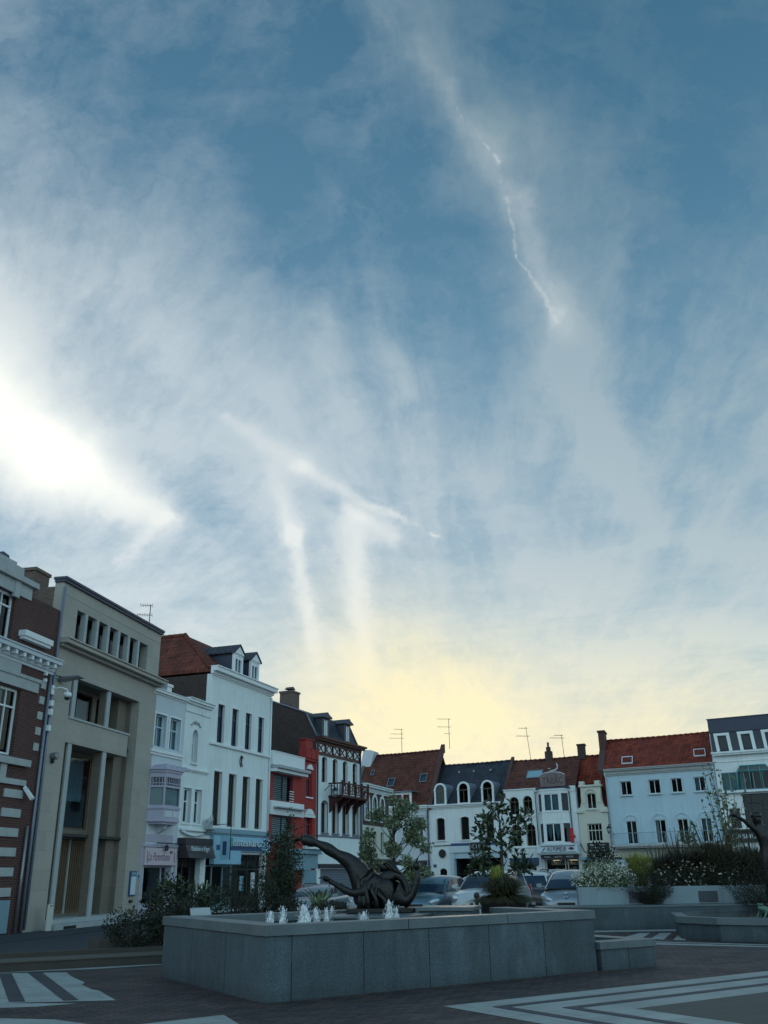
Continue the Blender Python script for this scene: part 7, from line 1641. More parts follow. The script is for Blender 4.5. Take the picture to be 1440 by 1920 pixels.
# ================================================================== BRONZES
def skin(name, pts, edges, rads, mat, parent=None, levels=2, root=0):
    me = bpy.data.meshes.new(name); me.from_pydata(pts, edges, []); me.materials.append(mat)
    o = bpy.data.objects.new(name, me); C.objects.link(o)
    if parent: o.parent = parent
    sk = o.modifiers.new('skin', 'SKIN'); sk.use_smooth_shade = True
    for i, r in enumerate(rads):
        v = me.skin_vertices[0].data[i]; v.radius = (r, r) if not isinstance(r, tuple) else r; v.use_root = (i == root)
    ss = o.modifiers.new('sub', 'SUBSURF'); ss.levels = levels; ss.render_levels = levels
    dg = bpy.context.evaluated_depsgraph_get(); dg.update()
    m2 = bpy.data.meshes.new_from_object(o.evaluated_get(dg)); o.modifiers.clear(); o.data = m2
    for p in m2.polygons: p.use_smooth = True
    return o
def chains(chs):
    """chs: lists of (x, y, z, r) joined where the first entry repeats an earlier point name"""
    P = []; E = []; Rr = []; names = {}
    for ch in chs:
        prev = None
        for q in ch:
            if isinstance(q, str): prev = names[q]; continue
            nm = None
            if isinstance(q[0], str): nm, q = q[0], q[1:]
            P.append(q[:3]); Rr.append(q[3]); i = len(P) - 1
            if nm: names[nm] = i
            if prev is not None: E.append((prev, i))
            prev = i
    return P, E, Rr
# reclining, twisting bronze nude: one leg thrown up to the left, torso arched back to the right.
# built in its own frame; x to the right, z up, metres
P, E, Rr = chains([
    [('hip', -0.46, 0.0, 0.72, 0.24), ('waist', -0.26, 0.02, 0.48, 0.22), ('rib', 0.02, 0.0, 0.38, 0.26), ('chest', 0.26, 0.02, 0.27, 0.21), (0.42, 0.0, 0.18, 0.12), (0.50, 0.0, 0.08, 0.09)],
    # raised leg: thigh, knee, calf, ankle, heel, toes
    ['hip', (-0.62, -0.04, 0.88, 0.17), (-0.78, -0.06, 0.97, 0.14), (-0.91, -0.08, 1.03, 0.095), (-1.02, -0.08, 1.10, 0.125), (-1.13, -0.08, 1.17, 0.115), (-1.25, -0.08, 1.225, 0.070), (-1.33, -0.08, 1.25, 0.075), (-1.40, -0.09, 1.27, 0.12), (-1.50, -0.09, 1.31, 0.115), (-1.62, -0.10, 1.325, 0.10)],
    ['hip', (-0.47, 0.12, 0.48, 0.18), (-0.46, 0.16, 0.26, 0.16), (-0.42, 0.16, 0.08, 0.15)],
    ['hip', (-0.42, -0.12, 0.46, 0.16), (-0.40, -0.16, 0.22, 0.14), (-0.36, -0.18, 0.03, 0.13)],
    # low arm reaching to the left
    ['waist', (-0.44, -0.24, 0.34, 0.11), (-0.60, -0.30, 0.33, 0.075), (-0.76, -0.30, 0.40, 0.075), (-0.88, -0.30, 0.47, 0.055), (-0.98, -0.30, 0.53, 0.05), (-1.05, -0.30, 0.57, 0.065)],
    # shoulder, thrown-back head, arm laid over it
    ['rib', ('sh', 0.02, 0.10, 0.58, 0.13), ('neck', 0.02, 0.12, 0.70, 0.09), (0.02, 0.12, 0.79, 0.115), (0.06, 0.12, 0.84, 0.09)],
    ['sh', (0.18, 0.08, 0.66, 0.11), (0.32, 0.06, 0.62, 0.085), (0.42, 0.04, 0.50, 0.075), (0.46, 0.0, 0.34, 0.08), (0.46, 0.0, 0.18, 0.08)],
    # forearm rising to the open hand at the right
    ['chest', (0.44, -0.14, 0.16, 0.10), (0.56, -0.18, 0.30, 0.075), (0.62, -0.2, 0.46, 0.065), (0.66, -0.2, 0.62, 0.06), (0.65, -0.18, 0.74, 0.045)],
    ['waist', (-0.20, 0.05, 0.24, 0.24), (-0.20, 0.05, 0.02, 0.24)],
    ['rib', (0.08, 0.0, 0.16, 0.22), (0.10, 0.0, -0.02, 0.22)],
])
t = thing('bronze_sculpture', 'dark bronze figure lying back with one leg flung up to the left above the fountain', 'sculpture', (-0.12, 19.0, 0.93), 0)
skin('figure', P, E, Rr, MAT['bronze'], t)
def hand(parent, base, d, up, mat, s=1.0, curl=0.35):
    """palm and five separate fingers growing from base along d"""
    d = Vector(d).normalized(); up = Vector(up).normalized(); sd = d.cross(up).normalized(); base = Vector(base)
    mb = MB(); mb.tube([base, base + d * 0.05 * s, base + d * 0.10 * s], [0.035 * s, 0.048 * s, 0.042 * s], 8)
    for i, (off, L_) in enumerate(((-0.034, 0.07), (-0.012, 0.085), (0.011, 0.08), (0.032, 0.062))):
        a = base + d * 0.09 * s + sd * off * s; p = [a]; dd = d.copy()
        for j in range(3): dd = (dd - up * curl).normalized(); p.append(p[-1] + dd * L_ * s * (0.45, 0.32, 0.25)[j])
        mb.tube(p, [0.012 * s, 0.011 * s, 0.010 * s, 0.006 * s], 6)
    a = base + d * 0.03 * s - sd * 0.04 * s; mb.tube([a, a + (d - sd) * 0.035 * s, a + (d * 1.6 - sd) * 0.04 * s], [0.014 * s, 0.012 * s, 0.007 * s], 6)
    return mb.build('hand', mat, parent)
hand(t, (-1.04, -0.30, 0.57), (-1, 0, 0.45), (0.4, 0, 1), MAT['bronze'], 1.2)
hand(t, (0.65, -0.18, 0.73), (-0.15, 0, 1.0), (-1, 0, 0.1), MAT['bronze'], 1.35)
tm = MB()
for i in range(5): tm.tube([(-1.62, -0.16 + i * 0.03, 1.33 - 0.006 * i), (-1.70, -0.165 + i * 0.032, 1.325 - 0.008 * i), (-1.735, -0.165 + i * 0.032, 1.31 - 0.008 * i)], [0.022 - i * 0.002, 0.02 - i * 0.002, 0.01], 6)
tm.build('toes', MAT['bronze'], t)
hr = MB(); rnd = random.Random(5)
for i in range(14):
    a = rnd.uniform(-0.8, 0.8); hr.tube([(0.0 + 0.07 * math.cos(a * 2), 0.12 + 0.1 * a, 0.84), (0.10 + 0.04 * math.sin(i), 0.12 + 0.12 * a, 0.87 - 0.02 * (i % 3)), (0.22, 0.1 + 0.13 * a, 0.79 - 0.03 * (i % 4)), (0.34, 0.1 + 0.12 * a, 0.66)], [0.03, 0.045, 0.04, 0.02], 6)
hr.build('hair', MAT['bronze'], t)
fc = MB(); fc.tube([(-0.08, 0.0, 0.79), (-0.115, -0.02, 0.77), (-0.085, -0.02, 0.745)], [0.016, 0.018, 0.010], 6); fc.tube([(-0.07, -0.01, 0.72), (-0.07, 0.05, 0.715)], 0.011, 6); fc.lathe([(0.010, -0.01), (0.015, 0.0), (0.010, 0.01)], (-0.075, 0.0, 0.82), 8); fc.build('face_features', MAT['bronze'], t)
MB().prism_z([(-0.72, -0.30), (0.30, -0.36), (0.60, -0.2), (0.60, 0.26), (-0.66, 0.3)], -0.03, 0.06).build('bronze_base', MAT['bronze'], t, 0.02)
dr_ = MB()      # folds of cloth falling from the hips
for i in range(4):
    a = i * 0.13; dr_.tube([(-0.50 + a, -0.19, 0.72 - 0.10 * i), (-0.48 + a, -0.26, 0.46 - 0.05 * i), (-0.46 + a * 1.2, -0.28, 0.22), (-0.46 + a * 1.3, -0.25, 0.0)], [0.02, 0.045, 0.04, 0.06], 7)
dr_.build('drapery', MAT['bronze'], t)
# standing bronze youth at the right edge, on the pool
P, E, Rr = chains([
    [('pel', 0, 0, 1.05, 0.17), ('wst', 0.0, 0, 1.25, 0.135), ('chs', -0.02, 0, 1.50, 0.18), ('shl', -0.04, 0, 1.66, 0.14), ('nck', -0.08, 0, 1.76, 0.075), (-0.12, 0, 1.86, 0.13), (-0.13, 0, 1.97, 0.125), (-0.12, 0, 2.05, 0.07)],
    ['pel', (-0.09, 0, 0.85, 0.125), (-0.11, -0.04, 0.50, 0.085), (-0.10, 0.0, 0.25, 0.07), (-0.10, 0.04, 0.06, 0.05), (-0.14, -0.12, 0.03, 0.045)],
    ['pel', (0.10, 0, 0.85, 0.125), (0.14, 0.02, 0.50, 0.085), (0.16, 0.12, 0.26, 0.07), (0.17, 0.16, 0.08, 0.05), (0.18, 0.0, 0.03, 0.045)],
    ['shl', (-0.22, 0, 1.66, 0.08), (-0.36, -0.02, 1.76, 0.062), (-0.48, -0.04, 1.86, 0.05), (-0.60, -0.05, 1.93, 0.045), (-0.70, -0.06, 1.98, 0.04)],
    ['shl', (0.16, 0, 1.66, 0.09), (0.32, 0, 1.72, 0.065), (0.45, 0, 1.80, 0.055), (0.58, 0, 1.92, 0.045)],
])
t = thing('bronze_statue', 'dark standing bronze youth with raised arms at the right edge among the planter bushes', 'statue', (11.22, 28.85, 0.64), 0.15)
o = skin('figure', P, E, Rr, MAT['bronze'], t); t.scale = (1.22,) * 3
hand(t, (-0.70, -0.06, 1.98), (-1, 0, 0.3), (-0.3, 0, 1), MAT['bronze'], 1.1); hand(t, (0.58, 0, 1.92), (1, 0, 0.9), (-0.6, 0, 1), MAT['bronze'], 1.1)
fc = MB(); fc.tube([(-0.20, -0.08, 1.97), (-0.235, -0.11, 1.935), (-0.215, -0.09, 1.915)], [0.014, 0.02, 0.014], 6); fc.tube([(-0.20, -0.11, 1.875), (-0.15, -0.12, 1.872)], 0.012, 5); fc.lathe([(0.01, -0.008), (0.017, 0), (0.01, 0.008)], (-0.17, -0.115, 1.965), 8); fc.lathe([(0.01, -0.008), (0.017, 0), (0.01, 0.008)], (-0.235, -0.07, 1.965), 8); fc.build('face_features', MAT['bronze'], t)
MB().lathe([(0.135, 0.0), (0.14, 0.05), (0.11, 0.12), (0.03, 0.15)], (-0.12, 0.02, 1.94), 14).build('hair', MAT['bronze'], t)
MB().prism_z([(-0.3, -0.3), (0.35, -0.3), (0.35, 0.35), (-0.3, 0.35)], -0.05, 0.03).build('base', MAT['bronze'], t, 0.01)
# green frog spout on the pool rim
P, E, Rr = chains([[('b', 0, 0, 0.10, 0.10), (-0.09, 0, 0.16, 0.095), (-0.19, 0, 0.20, 0.07), (-0.26, 0, 0.19, 0.035)], ['b', (0.08, 0, 0.07, 0.08), (0.14, 0, 0.05, 0.04)],
    ['b', (0.04, -0.11, 0.07, 0.05), (-0.06, -0.15, 0.10, 0.035), (0.03, -0.17, 0.03, 0.025), (-0.07, -0.19, 0.015, 0.02)], ['b', (0.04, 0.11, 0.07, 0.05), (-0.06, 0.15, 0.10, 0.035), (0.03, 0.17, 0.03, 0.025), (-0.07, 0.19, 0.015, 0.02)]])
t = thing('frog_figure', 'small green bronze frog sitting on the rim of the right pool', 'figurine', (8.84, 23.25, 0.52), 0.4); t.scale = (1.05,) * 3
skin('body', P, E, Rr, MAT['bronze_green'], t)
for sy in (-1, 1):
    MB().lathe([(0.01, -0.03), (0.03, -0.015), (0.03, 0.015), (0.01, 0.03)], (-0.19, sy * 0.045, 0.265), 10).build('eye', MAT['bronze_green'], t)
    MB().tube([(-0.12, sy * 0.08, 0.14), (-0.17, sy * 0.11, 0.07), (-0.21, sy * 0.11, 0.01), (-0.26, sy * 0.12, 0.008)], [0.03, 0.022, 0.018, 0.014], 6).build('front_leg', MAT['bronze_green'], t)

# ================================================================== PLANTS
def leaf(mb, p, d, up, L_, w_, mi=0, bend=0.25):
    d = d.normalized(); s = d.cross(up); s = s.normalized() if s.length > 1e-5 else Vector((1, 0, 0)); n_ = s.cross(d)
    a = p; b = p + d * L_ * 0.5 + s * w_ * 0.5 - n_ * 0.0; c = p + d * L_ - n_ * (-bend * L_ * -1); e = p + d * L_ * 0.5 - s * w_ * 0.5
    mb.add([a, b, c, e], [(0, 1, 2, 3)], mi)
def rdir(rnd, zmin=-1.0):
    while True:
        v = Vector((rnd.uniform(-1, 1), rnd.uniform(-1, 1), rnd.uniform(-1, 1)))
        if 0.05 < v.length <= 1 and v.z / v.length >= zmin: return v.normalized()
def tree(name, label, p, h, trunk_r, fork, clusters, nl, L_, w_, lmat, seed, lean=(0, 0), cl_r=0.35, cat='tree', group=None, vr=0.6):
    """trunk with limbs to every leaf cluster; clusters = (dx, dy, z, r)"""
    rnd = random.Random(seed); t = thing(name, label, cat, p, rnd.uniform(-0.1, 0.1), group)
    tr_ = MB(); top = Vector((lean[0], lean[1], h)); fk = Vector((lean[0] * 0.4, lean[1] * 0.4, fork))
    tr_.tube([(0, 0, -0.1), (0.02, 0, fork * 0.5), fk, fk.lerp(top, 0.5) + Vector((0.04, 0, 0)), top], [trunk_r * 1.2, trunk_r, trunk_r * 0.85, trunk_r * 0.5, trunk_r * 0.15], 8)
    cr = MB()
    for (dx, dy, z, r) in clusters:
        c = Vector((dx, dy, z)); q = min(0.95, max(0.0, (z - fork) / max(h - fork, 0.1) - 0.25)); st = fk.lerp(top, q)
        mid = st.lerp(c, 0.5) + Vector((rnd.uniform(-0.1, 0.1), rnd.uniform(-0.1, 0.1), -0.12 * (c - st).length))
        tr_.tube([st, mid, c], [trunk_r * 0.36, trunk_r * 0.24, trunk_r * 0.1], 5)
        for k in range(5):
            e = c + rdir(rnd, -0.5) * r * 0.8; tr_.tube([mid.lerp(c, rnd.uniform(0.3, 1)), e], [trunk_r * 0.12, trunk_r * 0.04], 4, caps=False)
        for k in range(int(nl * (r / cl_r) ** 2)):
            dd = rdir(rnd); pp = c + Vector((dd.x, dd.y, dd.z * vr / 0.6 * 0.8)) * r * rnd.random() ** 0.45
            leaf(cr, pp, (dd * 0.6 + rdir(rnd)), rdir(rnd), L_ * rnd.uniform(0.7, 1.3), w_ * rnd.uniform(0.7, 1.3), bend=0.2)
    tr_.build('trunk', MAT['bark'], t); cr.build('crown', MAT[lmat], t)
    return t
# bushy tree in front of the corner
rnd = random.Random(11); cl = []
for i in range(40):
    a = rnd.uniform(0, 2 * PI); q = rnd.random() ** 0.5; z = rnd.uniform(0.7, 3.7); wd = 0.95 * (1 - ((z - 2.0) / 2.4) ** 2) ** 0.5
    cl.append((q * wd * math.cos(a) * 1.05, q * wd * math.sin(a) * 0.8, z, rnd.uniform(0.22, 0.36)))
cl += [(-1.0, 0, 1.25, 0.22), (-1.15, 0.1, 1.0, 0.15), (1.1, 0, 3.2, 0.25), (1.25, 0.1, 2.4, 0.2), (1.2, 0.0, 1.6, 0.25), (-0.8, 0.1, 2.9, 0.25), (0.5, 0, 3.9, 0.25), (0.1, 0.1, 4.05, 0.2), (0.85, 0, 3.75, 0.2)]
tree('leafy_tree', 'bushy small-leaved tree in front of the low brick house, behind the bronze figure', (0.05, 34.0, 0), 3.9, 0.06, 0.6, cl, 270, 0.12, 0.07, 'leaf_mid', 21, (0.1, 0))
cl = [(-0.55, 0.1, 2.75, 0.17), (-0.35, -0.1, 2.95, 0.17), (-0.12, 0.1, 3.12, 0.17), (-0.62, 0.0, 2.52, 0.15), (-0.42, 0.1, 2.3, 0.15), (0.1, 0.0, 3.2, 0.15), (0.45, 0.1, 2.95, 0.16), (0.62, 0.0, 2.7, 0.15), (0.35, -0.1, 2.45, 0.16), (0.15, 0.1, 2.75, 0.15),
      (-0.15, 0, 2.45, 0.16), (0.75, 0.1, 3.0, 0.14), (0.6, 0, 1.75, 0.24), (0.45, 0.1, 1.95, 0.18), (0.3, 0, 1.62, 0.14), (-0.55, 0.1, 1.95, 0.26), (-0.72, 0.1, 1.7, 0.22), (-0.35, 0, 1.6, 0.2), (0.05, 0.0, 2.15, 0.12), (-0.25, 0.1, 3.35, 0.10), (0.15, 0.1, 3.5, 0.08)]
# potted magnolia with a dark tub and grasses
tree('magnolia_tree', 'thin-stemmed magnolia with large dark leaves growing out of the dark pot', (3.02, 26.0, 0.0), 3.4, 0.055, 1.5, cl, 34, 0.19, 0.085, 'leaf_magnolia', 31, (-0.05, 0), 0.17)
t = thing('plant_pot', 'large dark tapering pot full of grasses in front of the white compact car', 'plant pot', (2.93, 25.6, 0))
MB().lathe([(0.50, 0.0), (0.52, 0.03), (0.60, 0.85), (0.63, 0.87), (0.63, 0.95), (0.58, 0.95), (0.56, 0.90), (0.0, 0.89)], (0, 0, 0), 28).build('tub', MAT['paint_dark'], t)
def tuft(mb, c, n_, h, spread, rnd, w_=0.012, droop=0.5, mi=0):
    for i in range(n_):
        a = rnd.uniform(0, 2 * PI); r = spread * rnd.random() ** 0.6; hh = h * rnd.uniform(0.55, 1.1); d = Vector((math.cos(a), math.sin(a), 0)); s = Vector((-d.y, d.x, 0)) * w_
        p0 = Vector(c) + d * r * 0.25; p1 = p0 + d * r * 0.45 + Vector((0, 0, hh * 0.6)); p2 = p0 + d * r + Vector((0, 0, hh * (1 - droop * r / max(spread, 0.01) * 0.4))); p3 = p2 + d * r * 0.4 - Vector((0, 0, hh * 0.15 * droop))
        mb.add([p0 - s, p0 + s, p1 + s, p1 - s, p2 + s * 0.6, p2 - s * 0.6, p3], [(0, 1, 2, 3), (3, 2, 4, 5), (5, 4, 6)], mi)
rnd = random.Random(3); mb = MB()
tuft(mb, (0.02, 0, 0.78), 1500, 0.40, 0.75, rnd, 0.012, 1.6); tuft(mb, (0.02, 0, 0.80), 2600, 0.75, 0.50, rnd, 0.011, 0.9); tuft(mb, (-0.12, 0, 0.9), 500, 0.85, 0.20, rnd, 0.009, 0.3, 1)
mb.build('grass', [MAT['leaf_grass'], MAT['leaf_yellow']], t)
def shrub(name, label, p, rx, ry, rz, n_, L_, w_, mats, seed, stems=14, cat='shrub', fl=0, group=None, zc=None, hollow=0.35):
    """stems carrying many small leaves spread through an uneven volume"""
    rnd = random.Random(seed); t = thing(name, label, cat, p, 0, group); st = MB(); lf = MB(); zc = rz if zc is None else zc
    lobes = [(rdir(rnd, -0.3), rnd.uniform(0.12, 0.4)) for _ in range(9)]
    for i in range(stems):
        d = rdir(rnd, 0.1); e = Vector((d.x * rx * 0.85, d.y * ry * 0.85, zc + d.z * rz * 0.85)); st.tube([(d.x * 0.06, d.y * 0.06, 0), e * 0.5 + Vector((0, 0, 0.05)), e], [0.02, 0.013, 0.005], 5)
    for i in range(n_):
        d = rdir(rnd); bump_ = 1.0
        for (ld, am) in lobes: bump_ += am * max(0.0, d.dot(ld) - 0.72) * 3 - am * 0.06
        r = bump_ * (hollow + (1 - hollow) * rnd.random() ** 0.5)
        pp = Vector((d.x * rx * r, d.y * ry * r, max(0.02, zc + d.z * rz * r)))
        leaf(lf, pp, d * 0.5 + rdir(rnd) + Vector((0, 0, 0.3)), rdir(rnd), L_ * rnd.uniform(0.6, 1.3), w_ * rnd.uniform(0.7, 1.2), rnd.choice(range(len(mats) - (1 if fl else 0))) if len(mats) > 1 else 0)
    st.build('stems', MAT['bark'], t); lf.build('foliage', [MAT[m_] for m_ in (mats[:-1] if fl else mats)], t)
    if fl:
        f = MB()
        for i in range(fl):
            d = rdir(rnd, -0.2); r = rnd.uniform(0.85, 1.15); c = Vector((d.x * rx * r, d.y * ry * r, zc + d.z * rz * r)); s = rnd.uniform(0.012, 0.026)
            for k in range(3): leaf(f, c, rdir(rnd), rdir(rnd), s * 2.2, s * 1.6)
        f.build('blossom', MAT[mats[-1]], t)
    return t
G1 = 'shrubs in the bed on the left'
shrub('conical_shrub', 'tall dark cone-shaped evergreen in front of the red house', (-3.05, 27.2, 0), 0.50, 0.5, 1.5, 5200, 0.085, 0.045, ['leaf_dark', 'leaf_dark', 'leaf_tree'], 41, 20, 'evergreen', group=None, zc=1.35, hollow=0.2)
shrub('conical_shrub', 'pointed tip plant rising behind the dark cone-shaped evergreen', (-2.95, 27.9, 0), 0.28, 0.3, 1.45, 1500, 0.08, 0.045, ['leaf_dark', 'leaf_tree'], 42, 10, 'evergreen', zc=1.75, hollow=0.1)
shrub('leafy_shrub', 'leafy shrub below the pink shop sign at the left end of the bed', (-5.05, 22.4, 0.1), 0.5, 0.5, 0.78, 1700, 0.11, 0.05, ['leaf_dark', 'leaf_dark', 'leaf_tree'], 43, 16, group=G1)
shrub('low_shrub', 'low dark mound hanging over the brown edging at the far left of the bed', (-5.45, 20.9, 0.1), 0.62, 0.5, 0.42, 2600, 0.06, 0.03, ['leaf_dark'], 44, 10, group=G1)
shrub('low_shrub', 'dark rounded shrub touching the left corner of the fountain', (-4.65, 21.3, 0.1), 0.6, 0.5, 0.52, 2300, 0.08, 0.04, ['leaf_dark', 'leaf_dark', 'leaf_brown'], 45, 14, group=G1)
shrub('leafy_shrub', 'loose shrub with upright leaves below the dark shop blind', (-4.35, 23.0, 0.2), 0.5, 0.6, 0.62, 1500, 0.12, 0.04, ['leaf_dark', 'leaf_tree'], 46, 18, group=G1)
shrub('dense_shrub', 'dense dark shrub below the pale blue shop fascia', (-3.85, 24.6, 0.1), 0.62, 0.6, 0.85, 4200, 0.05, 0.02, ['leaf_dark', 'leaf_dark', 'leaf_brown'], 47, 16, group=G1)
shrub('leafy_shrub', 'low leafy shrub between the dense dark shrub and the evergreen cone', (-3.35, 25.6, 0.1), 0.5, 0.5, 0.68, 2400, 0.08, 0.035, ['leaf_dark', 'leaf_brown', 'leaf_tree'], 48, 12, group=G1)
shrub('low_shrub', 'low dark foliage at the foot of the evergreen cone', (-2.75, 25.5, 0.1), 0.55, 0.5, 0.5, 2600, 0.08, 0.035, ['leaf_dark', 'leaf_brown'], 49, 12, group=G1)
# strappy plants
def strap(name, label, p, n_, h, sp, mat, seed, w_=0.035, group=None, droop=0.5, cat='plant'):
    rnd = random.Random(seed); t = thing(name, label, cat, p, 0, group); mb = MB(); tuft(mb, (0, 0, 0), n_, h, sp, rnd, w_, droop)
    if cat == 'grass clump': tuft(mb, (0, 0, 0.1), 90, h * 1.35, sp * 1.1, rnd, w_ * 1.3, 0.15)
    mb.build('leaves', MAT[mat], t)
    MB().lathe([(0.05, -0.1), (0.07, 0.02), (0.05, 0.08)], (0, 0, 0), 8).build('stem', MAT['bark'], t); return t
strap('yucca', 'yucca with stiff pale leaves between the low car and the bronze figure', (-1.95, 27.0, 0.75), 34, 0.55, 0.5, 'leaf_pale', 51, 0.03)
strap('agave_plant', 'drooping strap-leaved plant behind the left rim of the fountain', (-2.95, 23.6, 0.55), 60, 0.45, 0.62, 'leaf_brown', 52, 0.02)
strap('tall_grass', 'upright pale-leaved plant in front of the optician window', (-4.55, 24.0, 0.6), 26, 0.95, 0.35, 'leaf_pale', 53, 0.02)
strap('tall_grass', 'pale-leaved plant at the foot of the notice case', (-5.5, 23.2, 0.25), 30, 0.9, 0.35, 'leaf_pale', 54, 0.025)
shrub('low_shrub', 'dark mound below the yucca behind the back rim', (-1.7, 26.6, 0.1), 0.75, 0.5, 0.45, 2400, 0.06, 0.03, ['leaf_dark', 'leaf_brown'], 55, 10)
t = thing('planter_box', 'dark low planter end at the left of the shrub bed', 'planter', (-6.0, 20.55, 0), R_(26))
MB().box(0, 0.06, 0, 1.2, 0.0, 0.42).box(0.06, 2.6, 0.0, 0.06, 0.0, 0.42).build('side', MAT['corten'], t, 0.004); MB().box(0.06, 2.5, 0.06, 1.2, 0.0, 0.36).build('soil', MAT['bark'], t)
# bed on the right planter
GR = 'plants on the raised planter'
shrub('flowering_bush', 'pale flowering bush at the left end of the raised planter wall', (6.55, 29.95, 0.85), 0.92, 0.6, 0.50, 7000, 0.08, 0.026, ['leaf_pale', 'leaf_tree', 'leaf_pale', 'flower_white'], 61, 30, 'bush', 750, GR, zc=0.42)
shrub('hanging_bush', 'dark bush spilling down over the raised planter wall', (7.75, 29.25, 0.62), 0.60, 0.42, 0.52, 6500, 0.05, 0.018, ['leaf_dark', 'leaf_dark', 'leaf_brown'], 62, 16, 'bush', 0, GR, zc=0.42)
t = strap('yellow_grass', 'yellow-green tuft of grass rising behind the dark hanging bush', (7.80, 30.5, 0.95), 1100, 1.10, 0.42, 'leaf_yellow', 63, 0.008, GR, 0.3, 'grass tuft')
shrub('flowering_bush', 'sparse white-dotted bush right of the yellow-green grass', (9.2, 30.3, 0.8), 1.15, 0.7, 0.55, 7000, 0.06, 0.02, ['leaf_dark', 'leaf_brown', 'leaf_tree', 'flower_white'], 64, 40, 'bush', 170, GR, zc=0.42)
for i, (x, y, h, sp, n_, lb) in enumerate([(9.2, 31.0, 1.30, 0.7, 2200, 'tall feathery grass behind the white-dotted bush'), (10.3, 30.9, 1.50, 0.9, 3000, 'tallest brown-green grass clump near the middle of the raised bed'), (11.3, 30.5, 1.35, 0.8, 2400, 'dark grass clump left of the bronze youth'), (8.55, 31.0, 1.0, 0.45, 900, 'thin grass clump just right of the yellow-green tuft')]):
    strap('tall_grass', lb, (x, y, 0.85), n_, h, sp, 'leaf_grass' if i != 0 else 'leaf_brown', 70 + i, 0.008, GR, 0.5, 'grass clump')
shrub('hanging_bush', 'broad dark bush sloping down over the right end of the planter wall', (11.0, 28.5, 0.35), 1.35, 0.6, 0.85, 11000, 0.055, 0.02, ['leaf_dark', 'leaf_dark', 'leaf_brown'], 75, 26, 'bush', 0, GR, zc=0.6)
shrub('flowering_bush', 'dark bush with pinkish specks in front of the tall grasses', (10.3, 30.2, 0.8), 0.9, 0.5, 0.5, 4200, 0.05, 0.02, ['leaf_dark', 'leaf_brown', 'flower_white'], 76, 20, 'bush', 90, GR, zc=0.4)
# slender saplings in front of the blue house and by the cream house
def sapling(name, label, p, h, n_, seed, spread, lm='leaf_mid', L_=0.16):
    rnd = random.Random(seed); t = thing(name, label, 'sapling', p, 0); st = MB(); lf = MB()
    for i in range(n_):
        a = rnd.uniform(0, 2 * PI); e = Vector((math.cos(a) * spread * rnd.random(), math.sin(a) * 0.4 * spread, h * rnd.uniform(0.6, 1.0))); m_ = e * 0.5 + Vector((rnd.uniform(-0.1, 0.1), 0, 0.1))
        st.tube([(0, 0, 0), m_, e], [0.018, 0.011, 0.004], 4)
        for k in range(24):
            q = rnd.uniform(0.35, 1.0); b = (Vector((0, 0, 0)).lerp(m_, q * 2) if q < 0.5 else m_.lerp(e, q * 2 - 1)); leaf(lf, b, rdir(rnd) + Vector((0, 0, 0.2)), rdir(rnd), L_ * rnd.uniform(0.6, 1.2), L_ * 0.5)
    st.build('stem', MAT['bark'], t); lf.build('leaves', MAT[lm], t); return t
sapling('sapling', 'slender many-stemmed sapling with sparse leaves before the glass-bay house', (11.3, 32.2, 0.9), 4.3, 15, 81, 1.25)
sapling('sapling', 'low sparse sapling in front of the blue house balcony', (10.1, 32.3, 0.9), 2.3, 7, 82, 0.5)
shrub('leafy_shrub', 'dark leafy shrub hiding the foot of the cream dormer house', (7.25, 33.5, 0.5), 0.6, 0.5, 0.9, 1500, 0.11, 0.06, ['leaf_dark', 'leaf_brown'], 83, 12, zc=1.1)

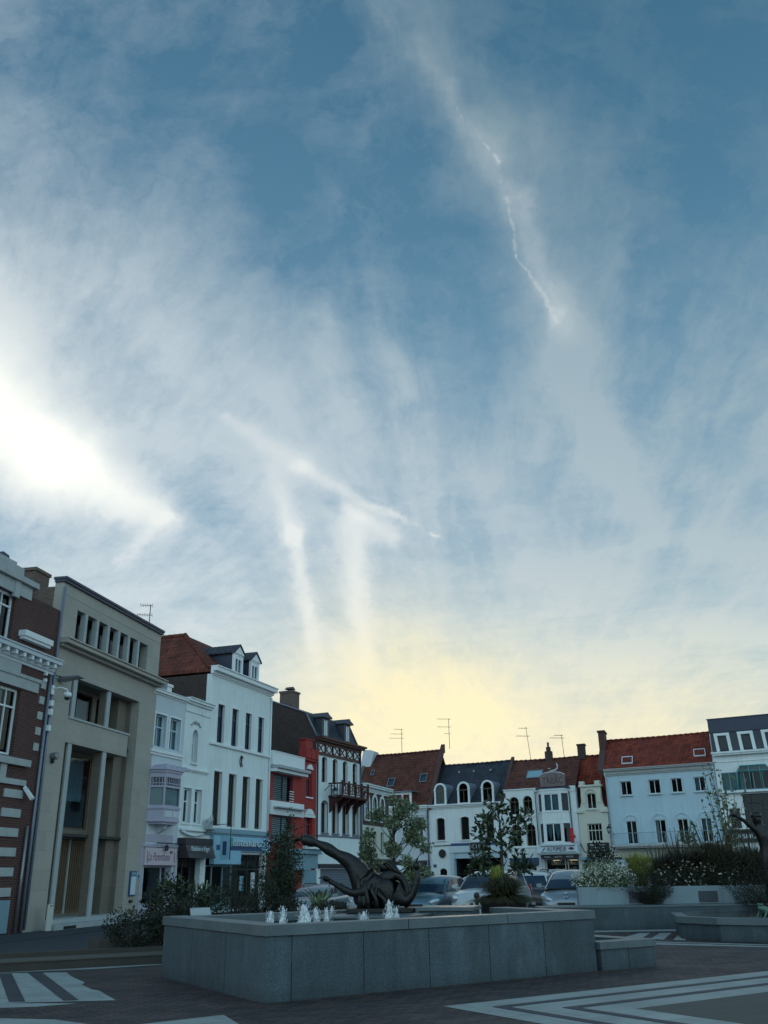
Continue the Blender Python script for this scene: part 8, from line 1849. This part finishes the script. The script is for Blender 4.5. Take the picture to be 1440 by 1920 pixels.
# fallen leaves along the foot of the fountain
rnd = random.Random(9); mb = MB()
for i in range(420):
    q = rnd.random(); a, b = ((V2(FB), V2(FC)) if i % 3 else (V2(FA), V2(FB))); d_ = (b - a).normalized(); nn = Vector((d_.y, -d_.x)); p_ = a.lerp(b, q) + nn * (0.03 + abs(rnd.gauss(0, 0.30)))
    an = rnd.uniform(0, 6.28); L_ = rnd.uniform(0.015, 0.04); leaf(mb, Vector((p_.x, p_.y, 0.016)), Vector((math.cos(an), math.sin(an), 0.25)), Vector((0, 0, 1)), L_, L_ * 0.6)
tag(mb.build('fallen_leaves', MAT['fallen_leaf']), 'small dry leaves scattered along the foot of the fountain wall', 'leaves', kind='stuff')
# loose pieces of one kind become parts of their own
def split(src, new):
    for o in [q for q in bpy.data.objects if q.name.split('.')[0] == src and q.type == 'MESH']:
        bm = bmesh.new(); bm.from_mesh(o.data); bm.faces.ensure_lookup_table(); seen = set(); groups = []
        for f in bm.faces:
            if f.index in seen: continue
            st = [f]; seen.add(f.index); g = []
            while st:
                h = st.pop(); g.append(h.index)
                for e in h.edges:
                    for k in e.link_faces:
                        if k.index not in seen: seen.add(k.index); st.append(k)
            groups.append(g)
        bm.free()
        me = o.data; mods = [(m_.width, m_.segments) for m_ in o.modifiers]
        if len(groups) > 1:
            first = None; kids = list(o.children)
            for g in groups:
                mb = MB(); mp_ = {}
                for fi in g:
                    f = me.polygons[fi]
                    for v in f.vertices:
                        if v not in mp_: mp_[v] = len(mb.v); mb.v.append(tuple(me.vertices[v].co))
                    mb.f.append(tuple(mp_[v] for v in f.vertices)); mb.m.append(f.material_index); mb.sm.append(f.use_smooth)
                q_ = mb.build(new, list(me.materials), o.parent, mods[0][0] if mods else 0.0); first = first or q_
            for k_ in kids: k_.parent = first
            bpy.data.objects.remove(o)
for a_, b_ in (('modillions', 'modillion'), ('corbel', 'corbel'), ('keystones', 'keystone'), ('quoins', 'quoin'), ('junction_boxes', 'junction_box'), ('roof_vents', 'roof_vent'), ('vent', 'vent'), ('ceiling_lamp', 'ceiling_lamp'), ('small_plates', 'small_plate'), ('stone_bands', 'stone_band'), ('awning_box', 'awning_box'), ('canopy', 'canopy'), ('white_band', 'white_band'), ('window_hood', 'window_hood'), ('hair', 'hair_lock')):
    if a_ != 'hair': split(a_, b_)
